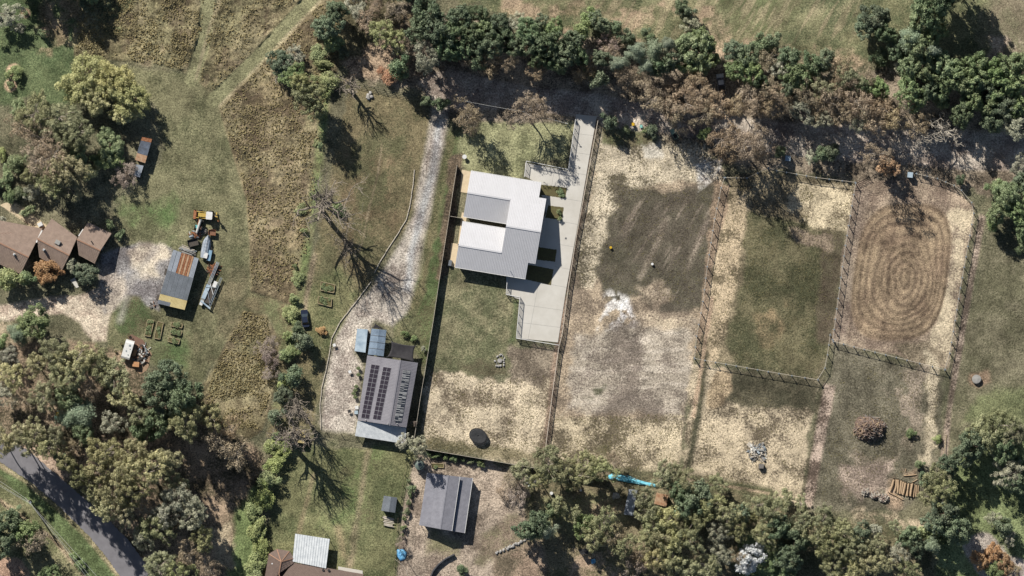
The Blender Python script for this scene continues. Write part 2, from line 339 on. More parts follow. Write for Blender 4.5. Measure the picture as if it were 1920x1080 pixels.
# tree belt floor
zone([(640,60),(760,0),(960,60),(1330,110),(1640,140),(1850,130),(2040,150),(2040,330),(1840,360),(1600,340),(1360,310),(1130,240),(860,230),(800,180),(655,150)], (170,151,124), (112,100,78), .5, 14, 8, .05)
zone([(640,60),(720,50),(800,150),(650,150)], (196,166,130), (130,110,82), .45, 20, 8)
zone([(600,-100),(760,-100),(740,60),(640,110),(600,120)], (128,116,80), (90,86,56), .5, 14, 6, .15)
# west paddock beside the gravel drive
zone([(652,160),(795,186),(812,240),(795,330),(776,400),(720,490),(690,540),(610,690),(585,830),(535,830),(560,640),(590,480),(602,400),(622,330),(640,250)], (130,116,78), (110,108,68), .5, 10, 4)
zone([(660,260),(790,260),(770,400),(700,500),(640,520),(630,400)], (120,102,70), (108,108,66), .5, 40, 10, mod=sm(n_v, .42, .58))
zone([(560,560),(640,500),(680,550),(620,660),(590,700)], (128,124,78), (104,112,64), .5, 25, 6)
line([(590,480),(574,560),(566,640)], 8, (150,132,100), (100,90,64), .5, 6)
line([(716,270),(708,330),(690,400),(676,470)], 3, (172,154,118), (140,124,90), .4, 3, op=.7, amp=.5)
line([(622,330),(632,350),(610,400)], 3, (176,156,120), (140,124,90), .4, 4, op=.5, amp=.5)
# strip of green beside the solid fence
zone([(838,250),(866,245),(846,400),(818,560),(802,690),(770,650),(735,620),(752,560),(792,520),(802,440),(826,330)], (84,100,52), (112,110,68), .45, 8, 3, .12)
zone([(838,250),(850,250),(800,520),(780,600),(760,590),(792,520),(802,440),(826,330)], (120,110,72), (96,102,58), .5, 8, 3)
zone([(735,600),(780,580),(790,660),(740,640)], (132,126,84), (104,108,66), .5, 16, 5)
# new house lawns
zone([(866,232),(1078,228),(1062,300),(985,302),(980,335),(880,322),(862,300)], (158,156,106), (128,132,84), .45, 10, 3)
zone([(845,300),(866,290),(850,420),(838,520),(822,520)], (128,108,82), (96,84,64), .5, 6, 3)
zone([(846,505),(985,525),(976,560),(968,640),(955,700),(900,708),(806,690),(822,560)], (136,128,90), (106,110,70), .5, 8, 4)
zone([(850,680),(955,680),(950,705),(890,710)], (84,84,54), (104,96,66), .45, 16, 5)
zone([(960,560),(975,560),(968,640),(955,645)], (88,100,58), (104,110,66), .45, 12, 3)
# straw paddock with the round net
zone([(804,692),(900,706),(960,712),(1046,690),(1022,872),(960,868),(785,838)], (203,184,149), (134,120,92), .4, 10, 6, .02, spk=.8)
zone([(960,650),(1046,650),(1040,700),(1010,720),(960,715)], (150,134,110), (116,104,82), .5, 10, 6)
zone([(785,815),(1022,850),(1022,872),(785,842)], (150,136,100), (108,104,70), .5, 10, 4)
# second paddock
P2 = [(1122,232),(1260,262),(1358,318),(1345,400),(1318,560),(1300,680),(1285,760),(1270,890),(1022,866),(1048,690),(1064,560),(1094,400)]
zone(P2, (180,158,126), (142,126,100), .5, 6, 2)
zone([(1122,240),(1330,268),(1350,330),(1300,345),(1210,350),(1160,400),(1138,480),(1110,540),(1075,540),(1098,380)], (206,189,156), (114,106,80), .42, 16, 7, .02, spk=.9)
zone([(1130,235),(1230,255),(1230,275),(1130,265)], (108,112,68), (140,130,92), .5, 12, 5)
zone([(1160,350),(1344,345),(1335,450),(1316,580),(1240,590),(1200,560),(1150,565),(1122,520),(1132,470),(1152,400)], (92,86,66), (104,96,76), .5, 14, 7, .03)
line([(1250,410),(1235,450),(1215,490),(1200,520)], 8, (176,158,134), (130,116,94), .5, 10, op=.6)
line([(1330,400),(1310,450),(1290,500)], 8, (176,158,134), (130,116,94), .5, 10, op=.5)
zone([(1190,540),(1240,530),(1260,560),(1230,580)], (178,158,128), (140,124,98), .5, 14, 6)
zone([(1080,625),(1180,600),(1305,600),(1296,690),(1278,785),(1056,775),(1062,690)], (170,156,134), (140,128,108), .5, 18, 8, spk=.8)
zone([(1200,585),(1300,590),(1300,620),(1200,620)], (196,176,142), (160,142,114), .5, 14, 6)
zone([(1140,556),(1172,550),(1200,590),(1195,610),(1160,620),(1118,618),(1136,590)], (216,210,200), (158,146,128), .5, 16, 6, mod=sm(patch_c, .4, .6))
zone([(1160,566),(1178,560),(1190,596),(1160,600)], (234,231,224), (200,194,186), .35, 10, 4, mod=patch_c)
line([(1125,600),(1152,562)], 5, (220,214,204), (170,160,148), .4, 5, op=.8)
zone([(1304,308),(1325,298),(1358,296),(1352,322),(1332,340),(1308,362)], (232,227,214), (188,178,160), .4, 7, 4, mod=.35+patch_c)
zone([(1205,275),(1235,272),(1240,290),(1210,295)], (226,216,194), (190,176,150), .35, 10, 4)
zone([(1040,782),(1280,775),(1268,892),(1024,868)], (200,181,144), (124,113,84), .45, 16, 6, .02, spk=.9)
zone([(1080,725),(1130,725),(1120,750),(1085,750)], (92,92,64), (140,128,104), .5, 8, 6, .05, mod=patch3)
zone([(1106,834),(1140,830),(1140,850),(1106,850)], (104,104,66), (140,128,92), .5, 14, 6)
line([(1022,880),(1150,892),(1270,900)], 30, (112,106,72), (84,84,56), .5, 12, .2)
line([(1058,560),(1040,690),(1022,850)], 12, (170,142,116), (128,108,86), .5, 6)
line([(1094,380),(1078,460),(1062,545)], 9, (146,124,100), (120,102,82), .4, 3, amp=.6)
line([(1116,235),(1100,320),(1086,410)], 8, (140,120,98), (110,96,76), .4, 3, amp=.6)
ST1 = fbm((px*.86+py*.5)*1.0, (py*.86-px*.5)*.12, 9, 3, 301)
zone([(1165,380),(1340,370),(1320,560),(1230,560),(1180,480)], (182,164,140), (150,134,112), .5, 30, 8, mod=sm(ST1, .6, .72), op=.5)
ST0 = fbm((px*.5-py*.86)*.14, (px*.86+py*.5)*1.0, 8, 3, 311)
zone([(1060,-140),(1640,-140),(1600,110),(1380,70),(1100,50)], (168,152,112), (140,132,92), .5, 30, 10, .08, mod=sm(ST0, .5, .66), op=.8)
ST2h = fbm(px*.1, py*1.0, 6, 3, 321)
zone([(1085,630),(1300,605),(1285,780),(1060,770)], (196,182,160), (160,146,126), .5, 30, 8, mod=sm(ST2h, .52, .66), op=.7, spk=.8)
zone([(1320,770),(1505,780),(1495,910),(1300,880)], (160,142,108), (110,100,74), .5, 20, 8, mod=sm(fbm(px*1.0+py*.15, py*.15, 8, 3, 331), .52, .64), op=.7, spk=.8)
# third paddock
zone([(1362,330),(1460,320),(1604,345),(1582,450),(1558,640),(1535,712),(1302,672),(1320,560),(1338,440)], (148,132,98), (112,102,72), .5, 8, 3)
zone([(1370,345),(1404,352),(1396,460),(1362,620),(1340,690),(1312,680),(1330,560),(1346,450)], (198,174,134), (120,108,76), .45, 10, 5, spk=.8)
zone([(1340,340),(1372,345),(1345,450),(1325,560),(1312,660),(1300,660),(1318,560)], (176,148,116), (130,112,86), .5, 6, 3)
zone([(1490,335),(1604,350),(1590,430),(1500,432),(1480,380)], (212,192,150), (140,126,92), .4, 8, 5, spk=.9)
zone([(1402,400),(1500,420),(1588,440),(1560,640),(1532,708),(1372,690),(1360,640),(1392,520)], (112,104,70), (86,88,54), .5, 14, 6, .03)
zone([(1420,560),(1470,560),(1480,620),(1430,640)], (152,128,88), (112,104,68), .5, 30, 8, mod=patch2)
zone([(1540,430),(1588,440),(1560,640),(1530,640)], (92,84,60), (104,92,68), .5, 14, 5)
zone([(1480,430),(1560,440),(1560,470),(1490,460)], (150,130,104), (112,98,76), .5, 10, 5)
zone([(1302,680),(1536,718),(1520,800),(1500,950),(1280,895),(1290,760)], (196,176,140), (118,106,80), .45, 8, 5, .02, spk=.9)
zone([(1370,690),(1536,718),(1528,770),(1500,762),(1390,760),(1350,755)], (98,90,66), (82,80,56), .5, 14, 6, .04)
zone([(1345,690),(1375,700),(1360,760),(1330,760)], (196,170,128), (130,112,80), .5, 10, 6)
line([(1322,665),(1312,760),(1290,880)], 12, (94,88,64), (74,74,50), .5, 8, .18)
line([(1335,560),(1300,780)], 7, (188,158,124), (150,126,98), .4, 5)
line([(1272,900),(1440,926)], 26, (104,104,66), (82,86,52), .5, 10, .15)
line([(1275,897),(1440,925)], 6, (196,168,132), (150,128,98), .4, 4)
# arena paddock
zone([(1606,345),(1720,330),(1760,338),(1825,385),(1822,430),(1776,695),(1562,642),(1585,450)], (170,148,120), (144,124,100), .5, 6, 3)
zone([(1768,400),(1824,395),(1795,600),(1772,690),(1738,662),(1770,560),(1786,450)], (208,188,150), (160,142,114), .42, 10, 6, spk=.8)
zone([(1700,640),(1772,660),(1770,695),(1640,662)], (160,142,112), (120,108,80), .5, 14, 7)
zone([(1606,350),(1634,360),(1600,470),(1586,640),(1562,642),(1585,450)], (162,142,118), (132,114,94), .5, 5, 2)
# strips
line([(1620,380),(1592,640)], 4, (128,108,88), (110,94,76), .4, 4)
zone([(1538,722),(1566,722),(1548,810),(1520,955),(1498,955),(1520,840)], (108,100,72), (84,80,56), .5, 8, 3)
# south-east paddock
zone([(1566,648),(1776,700),(1768,780),(1755,900),(1700,950),(1520,960),(1548,790)], (122,114,90), (100,96,72), .5, 10, 5, .03)
zone([(1738,668),(1768,692),(1757,780),(1752,865),(1724,866),(1736,760)], (206,188,152), (140,128,98), .42, 12, 6, spk=.8)
zone([(1660,700),(1735,690),(1730,800),(1690,860),(1650,900),(1580,920),(1600,860),(1680,800)], (168,150,126), (116,108,82), .52, 16, 8, mod=patch3)
zone([(1580,880),(1680,860),(1670,920),(1580,930)], (180,158,136), (140,124,104), .5, 18, 8)
zone([(1660,895),(1680,890),(1690,945),(1668,948)], (190,158,124), (140,120,92), .5, 14, 5, op=.8)
zone([(1690,880),(1720,880),(1718,895),(1692,895)], (192,162,122), (150,126,96), .5, 10, 3, op=.8)
zone([(1596,955),(1760,985),(1750,1000),(1600,975)], (200,178,142), (130,118,86), .5, 14, 5, mod=patch_c)
line([(1842,410),(1800,640),(1778,780),(1768,870)], 12, (170,148,122), (110,98,78), .5, 5)
# right lawns
zone([(1850,440),(2040,440),(2040,800),(1780,780),(1800,680)], (126,118,88), (110,108,74), .5, 10, 4)
zone([(1830,740),(2040,700),(2040,820),(1800,790)], (124,128,80), (108,116,70), .5, 20, 6)
zone([(1790,860),(1880,820),(2040,800),(2040,1160),(1740,1160),(1760,1000)], (134,146,88), (112,126,70), .5, 14, 6)
zone([(1818,700),(1850,697),(1856,715),(1835,728),(1820,722)], (176,142,110), (150,124,94), .5, 12, 3, op=.8)
zone([(1800,1020),(1845,998),(1900,1040),(2040,1100),(2040,1160),(1850,1100)], (196,182,166), (170,154,138), .4, 8, 4)
# bottom: woods, yards, lawns
zone([(985,880),(1290,900),(1440,928),(1520,962),(1600,980),(1760,1000),(1740,1160),(980,1160),(960,1000)], (134,120,86), (98,98,62), .5, 14, 6, .05)
zone([(1000,930),(1130,925),(1200,950),(1160,1000),(1030,1010)], (136,132,86), (164,142,106), .45, 20, 8)
zone([(1380,1000),(1460,1000),(1450,1160),(1360,1160)], (124,138,80), (104,118,66), .5, 18, 8)
zone([(1080,1030),(1200,1040),(1180,1160),(1070,1160)], (174,146,116), (128,122,80), .5, 18, 8)
zone([(778,848),(990,880),(985,940),(1000,1160),(735,1160),(752,960)], (178,158,134), (142,126,104), .48, 8, 4, spk=.8)
zone([(800,985),(870,1010),(860,1040),(800,1040)], (132,124,86), (160,144,112), .5, 18, 6)
zone([(900,1000),(985,960),(990,1040),(900,1050)], (132,124,88), (168,148,118), .5, 25, 8)
zone([(940,1040),(1020,1010),(1020,1160),(900,1160)], (160,134,108), (124,112,84), .5, 16, 6)
zone([(520,836),(780,842),(752,960),(738,1160),(480,1160),(505,950)], (128,126,78), (104,112,64), .48, 8, 4)
zone([(620,830),(720,840),(700,1000),(600,980)], (104,118,62), (128,122,78), .5, 50, 10, mod=patch2)
line([(690,845),(672,960),(656,1060)], 9, (166,144,110), (128,120,82), .55, 9, op=.75, amp=4)
line([(588,890),(570,960),(560,1000)], 8, (160,140,100), (130,124,80), .4, 6, op=.7)
line([(634,990),(645,1040)], 12, (176,146,108), (140,124,86), .4, 10, op=.5)
# south-west wood and verge
zone([(-120,640),(60,640),(170,640),(230,660),(280,720),(360,740),(420,800),(490,850),(470,1000),(420,1160),(300,1160),(190,960),(0,800),(-120,760)], (164,138,108), (98,90,62), .5, 14, 6, .06)
zone([(440,960),(490,900),(478,1160),(420,1160)], (126,142,78), (108,128,66), .45, 12, 4)
zone([(395,990),(440,980),(430,1060),(400,1050)], (184,164,128), (140,126,92), .4, 14, 5)
zone([(-120,600),(30,600),(10,700),(-120,760)], (170,150,118), (116,112,74), .5, 16, 6)
zone([(-120,850),(40,880),(115,955),(200,1045),(225,1090),(280,1160),(-120,1160)], (112,130,74), (98,116,62), .45, 8, 3)
zone([(-120,870),(0,895),(50,945),(110,1000),(150,1060),(170,1100),(-120,1100),(-120,930)], (150,142,98), (124,128,78), .5, 14, 5)
line([(-100,810),(0,872),(60,910),(115,958),(165,1008),(228,1084),(290,1160)], 10, (186,166,122), (140,136,86), .5, 5)
zone([(0,1045),(40,1050),(60,1090),(-60,1090)], (196,156,124), (170,134,104), .4, 8, 3)
line([(0,938),(60,985),(100,1010),(125,1040),(160,1085)], 7, (206,182,140), (150,130,96), .4, 4)
zone([(60,800),(100,850),(140,890),(110,905),(40,840)], (200,170,140), (160,132,104), .45, 14, 5)
zone([(10,390),(30,380),(110,440),(100,455)], (222,196,150), (200,172,128), .4, 4, 1.5)
zone([(0,430),(30,450),(60,500),(0,520)], (196,168,132), (150,130,100), .4, 10, 3)
for (x, y, r) in ((48,25,10),(20,160,13),(25,132,14),(84,60,12)):
    zone([(x+r*math.cos(a*.7), y+r*math.sin(a*.7)) for a in range(9)], (206,172,132), (176,146,110), .4, 4, 1.5)

SURF = {}                                              # outlines of the roads and slabs, in photo pixels
SURF['asphalt'] = [(-110,800),(-110,745),(0,815),(50,842),(100,885),(150,928),(195,966),(240,1012),(292,1082),(330,1150),(268,1150),(225,1080),(200,1045),(165,1003),(115,953),(60,906),(0,866)]
SURF['sandy'] = [(-110,610),(-110,572),(0,572),(60,564),(100,557),(150,555),(185,540),(200,500),(225,560),(217,567),(207,590),(202,610),(199,640),(175,640),(158,620),(150,604),(120,588),(80,588),(32,598),(15,604),(0,600)]
SURF['yard'] = [(190,478),(220,466),(262,456),(320,466),(326,478),(300,552),(299,584),(276,574),(262,556),(240,552),(222,566),(196,590),(188,560),(186,520)]
SURF['drive'] = [(805,140),(840,140),(838,230),(832,262),(818,330),(806,400),(792,450),(780,520),(762,590),(735,612),(700,600),(690,640),(664,660),(680,690),(668,790),(664,812),(606,808),(600,790),(612,700),(628,640),(660,575),(692,545),(722,500),(752,452),(778,400),(788,330),(800,262),(808,220)]
SURF['dirt'] = [(780,150),(840,128),(930,150),(1010,165),(1120,175),(1240,205),(1400,222),(1560,236),(1700,240),(1820,246),(2050,250),(2050,322),(1900,320),(1800,318),(1690,308),(1560,300),(1420,286),(1300,258),(1200,244),(1130,236),(1122,222),(1078,218),(960,205),(850,205),(800,180)]
SURF['concrete'] = [(1080,214),(1119,218),(1104,300),(1088,395),(1062,540),(1046,642),(969,634),(974,562),(951,552),(949,520),(1000,440),(1024,400),(1010,345),(984,330),(985,305),(1064,320)]
SURF['strip2'] = [(1836,400),(1846,405),(1806,640),(1784,770),(1774,860),(1766,860),(1780,740),(1800,620)]
SURF['strip'] = [(1546,722),(1566,724),(1547,820),(1522,950),(1504,952),(1526,830)]
for k, a, b, rt, sp_ in (('drive', (200,187,168), (160,147,129), .5, .55), ('sandy', (208,190,162), (180,158,132), .45, .5), ('yard', (158,153,148), (132,127,122), .5, .5), ('dirt', (192,177,157), (166,148,128), .5, .5), ('strip', (186,162,140), (112,96,78), .5, .95), ('strip2', (178,156,134), (108,94,76), .5, .95)):
    zone(SURF[k], a, b, rt, 13 if k == 'drive' else 8, 2.6, spk=sp_)
line([(822,240),(812,320),(792,395),(770,480),(764,540)], 13, (188,186,180), (160,156,148), .45, 9, spk=.6)
zone([(244,470),(262,458),(306,466),(316,480),(290,492),(284,506),(296,516),(258,514),(246,498)], (206,190,162), (176,160,136), .4, 14, 5)
zone([(185,500),(230,520),(240,550),(200,590)], (196,180,156), (160,148,132), .45, 20, 6)
line([(225,600),(250,520),(290,470)], 8, (178,168,152), (150,144,136), .4, 14, op=.7)

# sand arena: raked rings
ax_, ay_ = 1690, 510
u = (px-ax_+(py-ay_)*.13); v = (py-ay_)
rr = (np.abs(u/88)**3.2+np.abs(v/128)**3.2)**(1/3.2)
i = np.where(rr < 1.12)[0]
w = np.clip((1.03-rr[i])/.05, 0, 1)
wx = (fbm(px[i], py[i], 70, 3, 501)-.5)*26; wy = (fbm(px[i], py[i], 70, 3, 507)-.5)*30
rin = np.sqrt(((u[i]-6+wx)/60)**2+((v[i]-15+wy)/88)**2)
tr = rin*60*(1-sm(rin, .8, 1.2))+rr[i]*88*sm(rin, .8, 1.2)
ring = .5+.5*np.sin(tr*2*math.pi/11.0 + (n_big[i]-.5)*3) ; ring = ring*.8+.2*fbm(tr*3, px[i]*.02, 6, 2, 5)
strk = fbm((px[i]+py[i]*.13)*1.2, py[i]*.06, 9, 3, 88)
mixr = np.clip((ring-.5)*(.55+.55*n_mid[i])+strk*.75+.12+(n_big[i]-.5)*.6+(n_fine[i]-.5)*.3, 0, 1)[:, None]
A = np.array(lin(178,153,118))*mixr+np.array(lin(132,112,88))*(1-mixr); B = A*.86
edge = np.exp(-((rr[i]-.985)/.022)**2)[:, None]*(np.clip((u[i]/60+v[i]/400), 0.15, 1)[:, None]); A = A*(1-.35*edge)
cA[i] = cA[i]*(1-w[:, None])+A*w[:, None]; cB[i] = cB[i]*(1-w[:, None])+B*w[:, None]; SP[i] = SP[i]*(1-w)+.35*w; RT[i] = RT[i]*(1-w)+.45*w
HA = np.zeros(NV); HA[i] = w*(ring-.5)*.10*(.4+1.2*n_mid[i])

# large colour drift, mower streaks on the mown lawns
lawn = np.clip(1-RO*8, 0, 1)
drift = 1+(n_big-.5)*.7+(n_mid-.5)*.75+(n_fine-.5)*.6
RT = np.clip(RT+(fbm(px, py, 34, 4, 211)-.5)*1.1, .05, .95)
cA *= drift[:, None]; cB *= drift[:, None]
st = 1+(n_v-.5)*.30*lawn*((px < 1000) & (py > 150))
ring2 = fbm(np.hypot(px-370, py-260)*1.0, np.arctan2(py-260, px-370)*6, 8, 2, 19)
st = st*np.where((px > 190) & (px < 480) & (py > 110) & (py < 480), 1+(ring2-.5)*.3*lawn, 1)
cA *= st[:, None]; cB *= st[:, None]

lum = lambda c: (c @ np.array([.3, .59, .11]))[:, None]
cA *= 1.06; cB *= .86
for c_ in (cA, cB): c_ += (lum(c_)-c_)*.20; c_[:, 1] *= (1.0 if c_ is cA else .965)
# relief: long grass stands above the mown ground
inner = (px > -110) & (px < 2030) & (py > -140) & (py < 1150)
tuft = fbm(px, py, 9, 3, 66, .7); lump = fbm(px, py, 40, 3, 99)
H = RO*(.35+(tuft-.45)*1.9+(lump-.5)*1.4)*inner
H = np.maximum(H, -.02)*np.clip(RO*20, 0, 1) + (n_fine-.5)*.05*inner - .06 + HA
# keep the terrain below the hard surfaces
verts = np.empty((NV, 3)); verts[:, 0] = (px-960)*S; verts[:, 1] = (540-py)*S
NXg = len(gx); NYg = len(gy)
for k in ('asphalt', 'concrete', 'drive', 'yard', 'sandy', 'dirt', 'strip', 'strip2'):
    P = SURF[k]; xs = [p[0] for p in P]; ys = [p[1] for p in P]
    i = np.where((px > min(xs)-9) & (px < max(xs)+9) & (py > min(ys)-9) & (py < max(ys)+9))[0]
    d = sdist(P, px[i], py[i]); H[i] = np.where(d < 5, np.minimum(H[i], -.05), H[i])
verts[:, 2] = H
ii = np.arange(NV).reshape(NYg, NXg)
Q = np.stack([ii[1:, :-1], ii[1:, 1:], ii[:-1, 1:], ii[:-1, :-1]], -1).reshape(-1, 4)
qx = px[Q].mean(1); qy = py[Q].mean(1); owner = np.zeros(len(Q), np.int32)
LOOSE = [('dirt', 'dirt_road'), ('drive', 'gravel_driveway'), ('sandy', 'sandy_track'), ('yard', 'gravel_yard'), ('strip', 'stony_strip'), ('strip2', 'stony_strip')]
for k, (key, nm) in enumerate(LOOSE): owner[(sdist(SURF[key], qx, qy) < 0) & (owner == 0)] = k+1
def grid_part(name, sel):
    q = Q[sel]; used, inv = np.unique(q, return_inverse=True); q = inv.reshape(-1, 4)
    me = bpy.data.meshes.new(name); me.vertices.add(len(used)); me.vertices.foreach_set('co', verts[used].ravel())
    me.loops.add(q.size); me.loops.foreach_set('vertex_index', q.ravel().astype(np.int32))
    me.polygons.add(len(q)); me.polygons.foreach_set('loop_start', np.arange(0, q.size, 4, dtype=np.int32)); me.polygons.foreach_set('loop_total', np.full(len(q), 4, np.int32))
    me.polygons.foreach_set('use_smooth', np.ones(len(q), bool)); me.update(calc_edges=True)
    for nm, arr in (('soil_a', cA), ('soil_b', cB)):
        at = me.attributes.new(nm, 'FLOAT_COLOR', 'POINT'); at.data.foreach_set('color', np.concatenate([np.clip(arr[used], 0, 1), np.ones((len(used), 1))], 1).ravel())
    for nm, arr in (('ratio', RT), ('speck', SP), ('tall', RO)):
        at = me.attributes.new(nm, 'FLOAT', 'POINT'); at.data.foreach_set('value', arr[used])
    me.materials.append(gm); o = bpy.data.objects.new(name, me); COL.objects.link(o); tag(o, kind='structure'); return o
gm = bpy.data.materials.new('grass_and_soil'); gm.use_nodes = True; N = gm.node_tree.nodes; L = gm.node_tree.links
bs = N['Principled BSDF']; bs.inputs['Roughness'].default_value = .95; bs.inputs['Specular IOR Level'].default_value = .1
def attr(n):
    a = N.new('ShaderNodeAttribute'); a.attribute_name = n; return a
def math_(op, a, b=None, clamp=False):
    n = N.new('ShaderNodeMath'); n.operation = op; n.use_clamp = clamp
    for k, s_ in enumerate((a, b)):
        if s_ is None: continue
        if isinstance(s_, (int, float)): n.inputs[k].default_value = s_
        else: L.new(s_, n.inputs[k])
    return n.outputs[0]
tc = N.new('ShaderNodeTexCoord')
def noise(sc, det=6, ro=.7):
    n = N.new('ShaderNodeTexNoise'); n.inputs['Scale'].default_value = sc; n.inputs['Detail'].default_value = det; n.inputs['Roughness'].default_value = ro
    L.new(tc.outputs['Object'], n.inputs['Vector']); return n.outputs[0]
f1 = noise(.55, 8, .75); f2 = noise(2.1, 4, .7); f3 = noise(3.4, 3, .75)
comb = math_('ADD', math_('MULTIPLY', f1, .4), math_('MULTIPLY', f2, .6))
thr = math_('ADD', math_('MULTIPLY', attr('ratio').outputs['Fac'], .5), .25)       # around the noise median
wid = math_('SUBTRACT', .26, math_('MULTIPLY', attr('speck').outputs['Fac'], .12))
fac = math_('ADD', math_('DIVIDE', math_('SUBTRACT', thr, comb), wid), .5, True)
mx = N.new('ShaderNodeMix'); mx.data_type = 'RGBA'; L.new(fac, mx.inputs[0]); L.new(attr('soil_a').outputs['Color'], mx.inputs[6]); L.new(attr('soil_b').outputs['Color'], mx.inputs[7])
gr = math_('ADD', math_('MULTIPLY', math_('SUBTRACT', f3, .5), 3.0), math_('ADD', math_('MULTIPLY', math_('SUBTRACT', f2, .5), 1.3), 1.0))
vm = N.new('ShaderNodeVectorMath'); vm.operation = 'SCALE'; L.new(mx.outputs[2], vm.inputs[0]); L.new(gr, vm.inputs['Scale'])
L.new(vm.outputs[0], bs.inputs['Base Color'])
bp = N.new('ShaderNodeBump'); bp.inputs['Strength'].default_value = 1.0; bp.inputs['Distance'].default_value = .17
L.new(math_('ADD', f2, math_('MULTIPLY', f3, .5)), bp.inputs['Height']); L.new(bp.outputs[0], bs.inputs['Normal'])
ground = grid_part('ground', owner == 0)
for k, (key, nm) in enumerate(LOOSE): grid_part(nm, owner == k+1)
def gz(X, Y):
    i = int(np.clip(np.searchsorted(gx, X), 0, NXg-1)); j = int(np.clip(np.searchsorted(gy, Y), 0, NYg-1)); return float(H[j*NXg+i])

# ------------------------------------------------------------------ roads, drives and slabs
def ragged(poly, amp, step=3.0, seed=1):
    rr_ = random.Random(seed); out = []
    n = len(poly)
    for k in range(n):
        a = poly[k]; b = poly[(k+1) % n]; d = math.dist(a, b); m = max(1, int(d/step)); nx, ny = -(b[1]-a[1])/d, (b[0]-a[0])/d
        for j in range(m):
            t = j/m; o = rr_.uniform(-amp, amp)*(1 if j else .3); out.append((a[0]+(b[0]-a[0])*t+nx*o, a[1]+(b[1]-a[1])*t+ny*o))
    return out
def sheet(name, poly, z, m, amp=0, step=3., seed=1):
    P = ragged(poly, amp, step, seed) if amp else poly
    mb = MB(); mb.prism([tuple(W(x, y))[:2] for x, y in P], z-.12, z); o = struct(name, mb, m); return o
sheet('sealed_road', SURF['asphalt'], .03, M['asphalt'], .9, 2.5)
cd_ = sheet('concrete_driveway', SURF['concrete'], .06, M['concrete'])
for a_, b_ in (((1076,250),(1112,254)),((1072,285),(1106,290)),((1064,322),(1100,328)),((1040,316),(1034,350)),((1058,372),(1092,378)),((1052,415),(1084,421)),((1046,458),(1077,463)),((1040,500),(1069,505)),((1031,533),(1062,539)),((1010,530),(990,637)),((972,570),(1056,582)),((970,604),(1051,614))):
    MB().bar(W(*a_, .0605), W(*b_, .0605), .07, .004).build('joint', M['concrete_old'], cd_)
for k, P in enumerate(([(1014,346),(1063,352),(1060,372),(1012,365)], [(1028,385),(1057,389),(1054,413),(1022,408)], [(1008,463),(1044,468),(1041,491),(1007,487)], [(990,496),(1038,505),(1033,535),(1018,531),(985,524)])):
    sheet('garden_bed', P, .068, M['soil'], .4, 2, 20+k)
sheet('house_paving', [(866,318),(884,322),(876,362),(862,360)], .05, M['paving'])
sheet('house_paving', [(846,455),(862,458),(856,502),(842,498)], .05, M['paving'])
sheet('house_paving', [(866,398),(876,400),(868,462),(858,460)], .05, M['paving'])
sheet('patio_paving', [(0,385),(12,379),(70,410),(110,440),(104,452),(62,424)], .03, M['paving'], .5, 3, 31)
sheet('patio_paving', [(131,525),(140,520),(148,538),(143,540)], .05, M['concrete'])
sheet('concrete_path', [(634,1062),(680,1070),(680,1077),(634,1068)], .05, M['concrete'])
sheet('brick_paving', [(239,629),(247,627),(268,637),(276,652),(262,660),(255,648),(243,640)], .03, M['brick_wall'], .6, 2, 33)
sheet('dirt_pad', [(236,640),(262,640),(285,665),(275,695),(262,702),(248,690),(238,680)], .012, M['mulch'], 2, 3, 34)
# ------------------------------------------------------------------ buildings
def inset(P, d):
    c = Vector((sum(p[0] for p in P)/len(P), sum(p[1] for p in P)/len(P)))
    out = []
    for p in P:
        v = Vector((p[0], p[1]))-c; L_ = v.length; v = v*(max(L_-d, .1)/L_); out.append((c.x+v.x, c.y+v.y)+tuple(p[2:]))
    return out
def quad_w(pts): return [W(*p) for p in pts]
def window(root, a, b, z0, z1, n, mw=None):
    # a, b: wall-line points (x,y) of the opening; n: outward normal
    a = Vector((a[0], a[1], 0)); b = Vector((b[0], b[1], 0)); n = Vector((n[0], n[1], 0)).normalized()
    c = (a+b)/2; L_ = (b-a).length; rz = math.atan2((b-a).y, (b-a).x)
    fr = MB(); zc = (z0+z1)/2
    for s in (-1, 1): fr.box(c+n*.03+(b-a).normalized()*s*(L_/2-.03)+Vector((0, 0, zc)), (.06, .08, z1-z0), rz)
    for zz in (z0+.03, z1-.03): fr.box(c+n*.03+Vector((0, 0, zz)), (L_-.12, .08, .06), rz)
    w = fr.build('window', mw or M['frame'], root)
    MB().box(c+n*.015+Vector((0, 0, zc)), (L_-.12, .04, z1-z0-.12), rz).build('pane', M['glass'], w)
def wins(root, corners, z0, z1, w=1.3, gap=3.2, skip=()):
    # windows spread along the walls of a footprint (world xy corners, counter-clockwise)
    n = len(corners); A = sum(corners[i][0]*corners[(i+1)%n][1]-corners[(i+1)%n][0]*corners[i][1] for i in range(n))
    if A < 0: corners = corners[::-1]
    for i in range(n):
        if i in skip: continue
        a = Vector(corners[i][:2]); b = Vector(corners[(i+1) % n][:2]); d = b-a; L_ = d.length
        k = int((L_-1.0)//gap)
        for j in range(k):
            c = a+d*((j+.5)/k); t = d.normalized()*w/2
            window(root, c-t, c+t, z0, z1, (d.y, -d.x))
def gutter(root, a, b, z, m): MB().bar((a[0], a[1], z), (b[0], b[1], z), .14, .12).build('gutter', m, root)

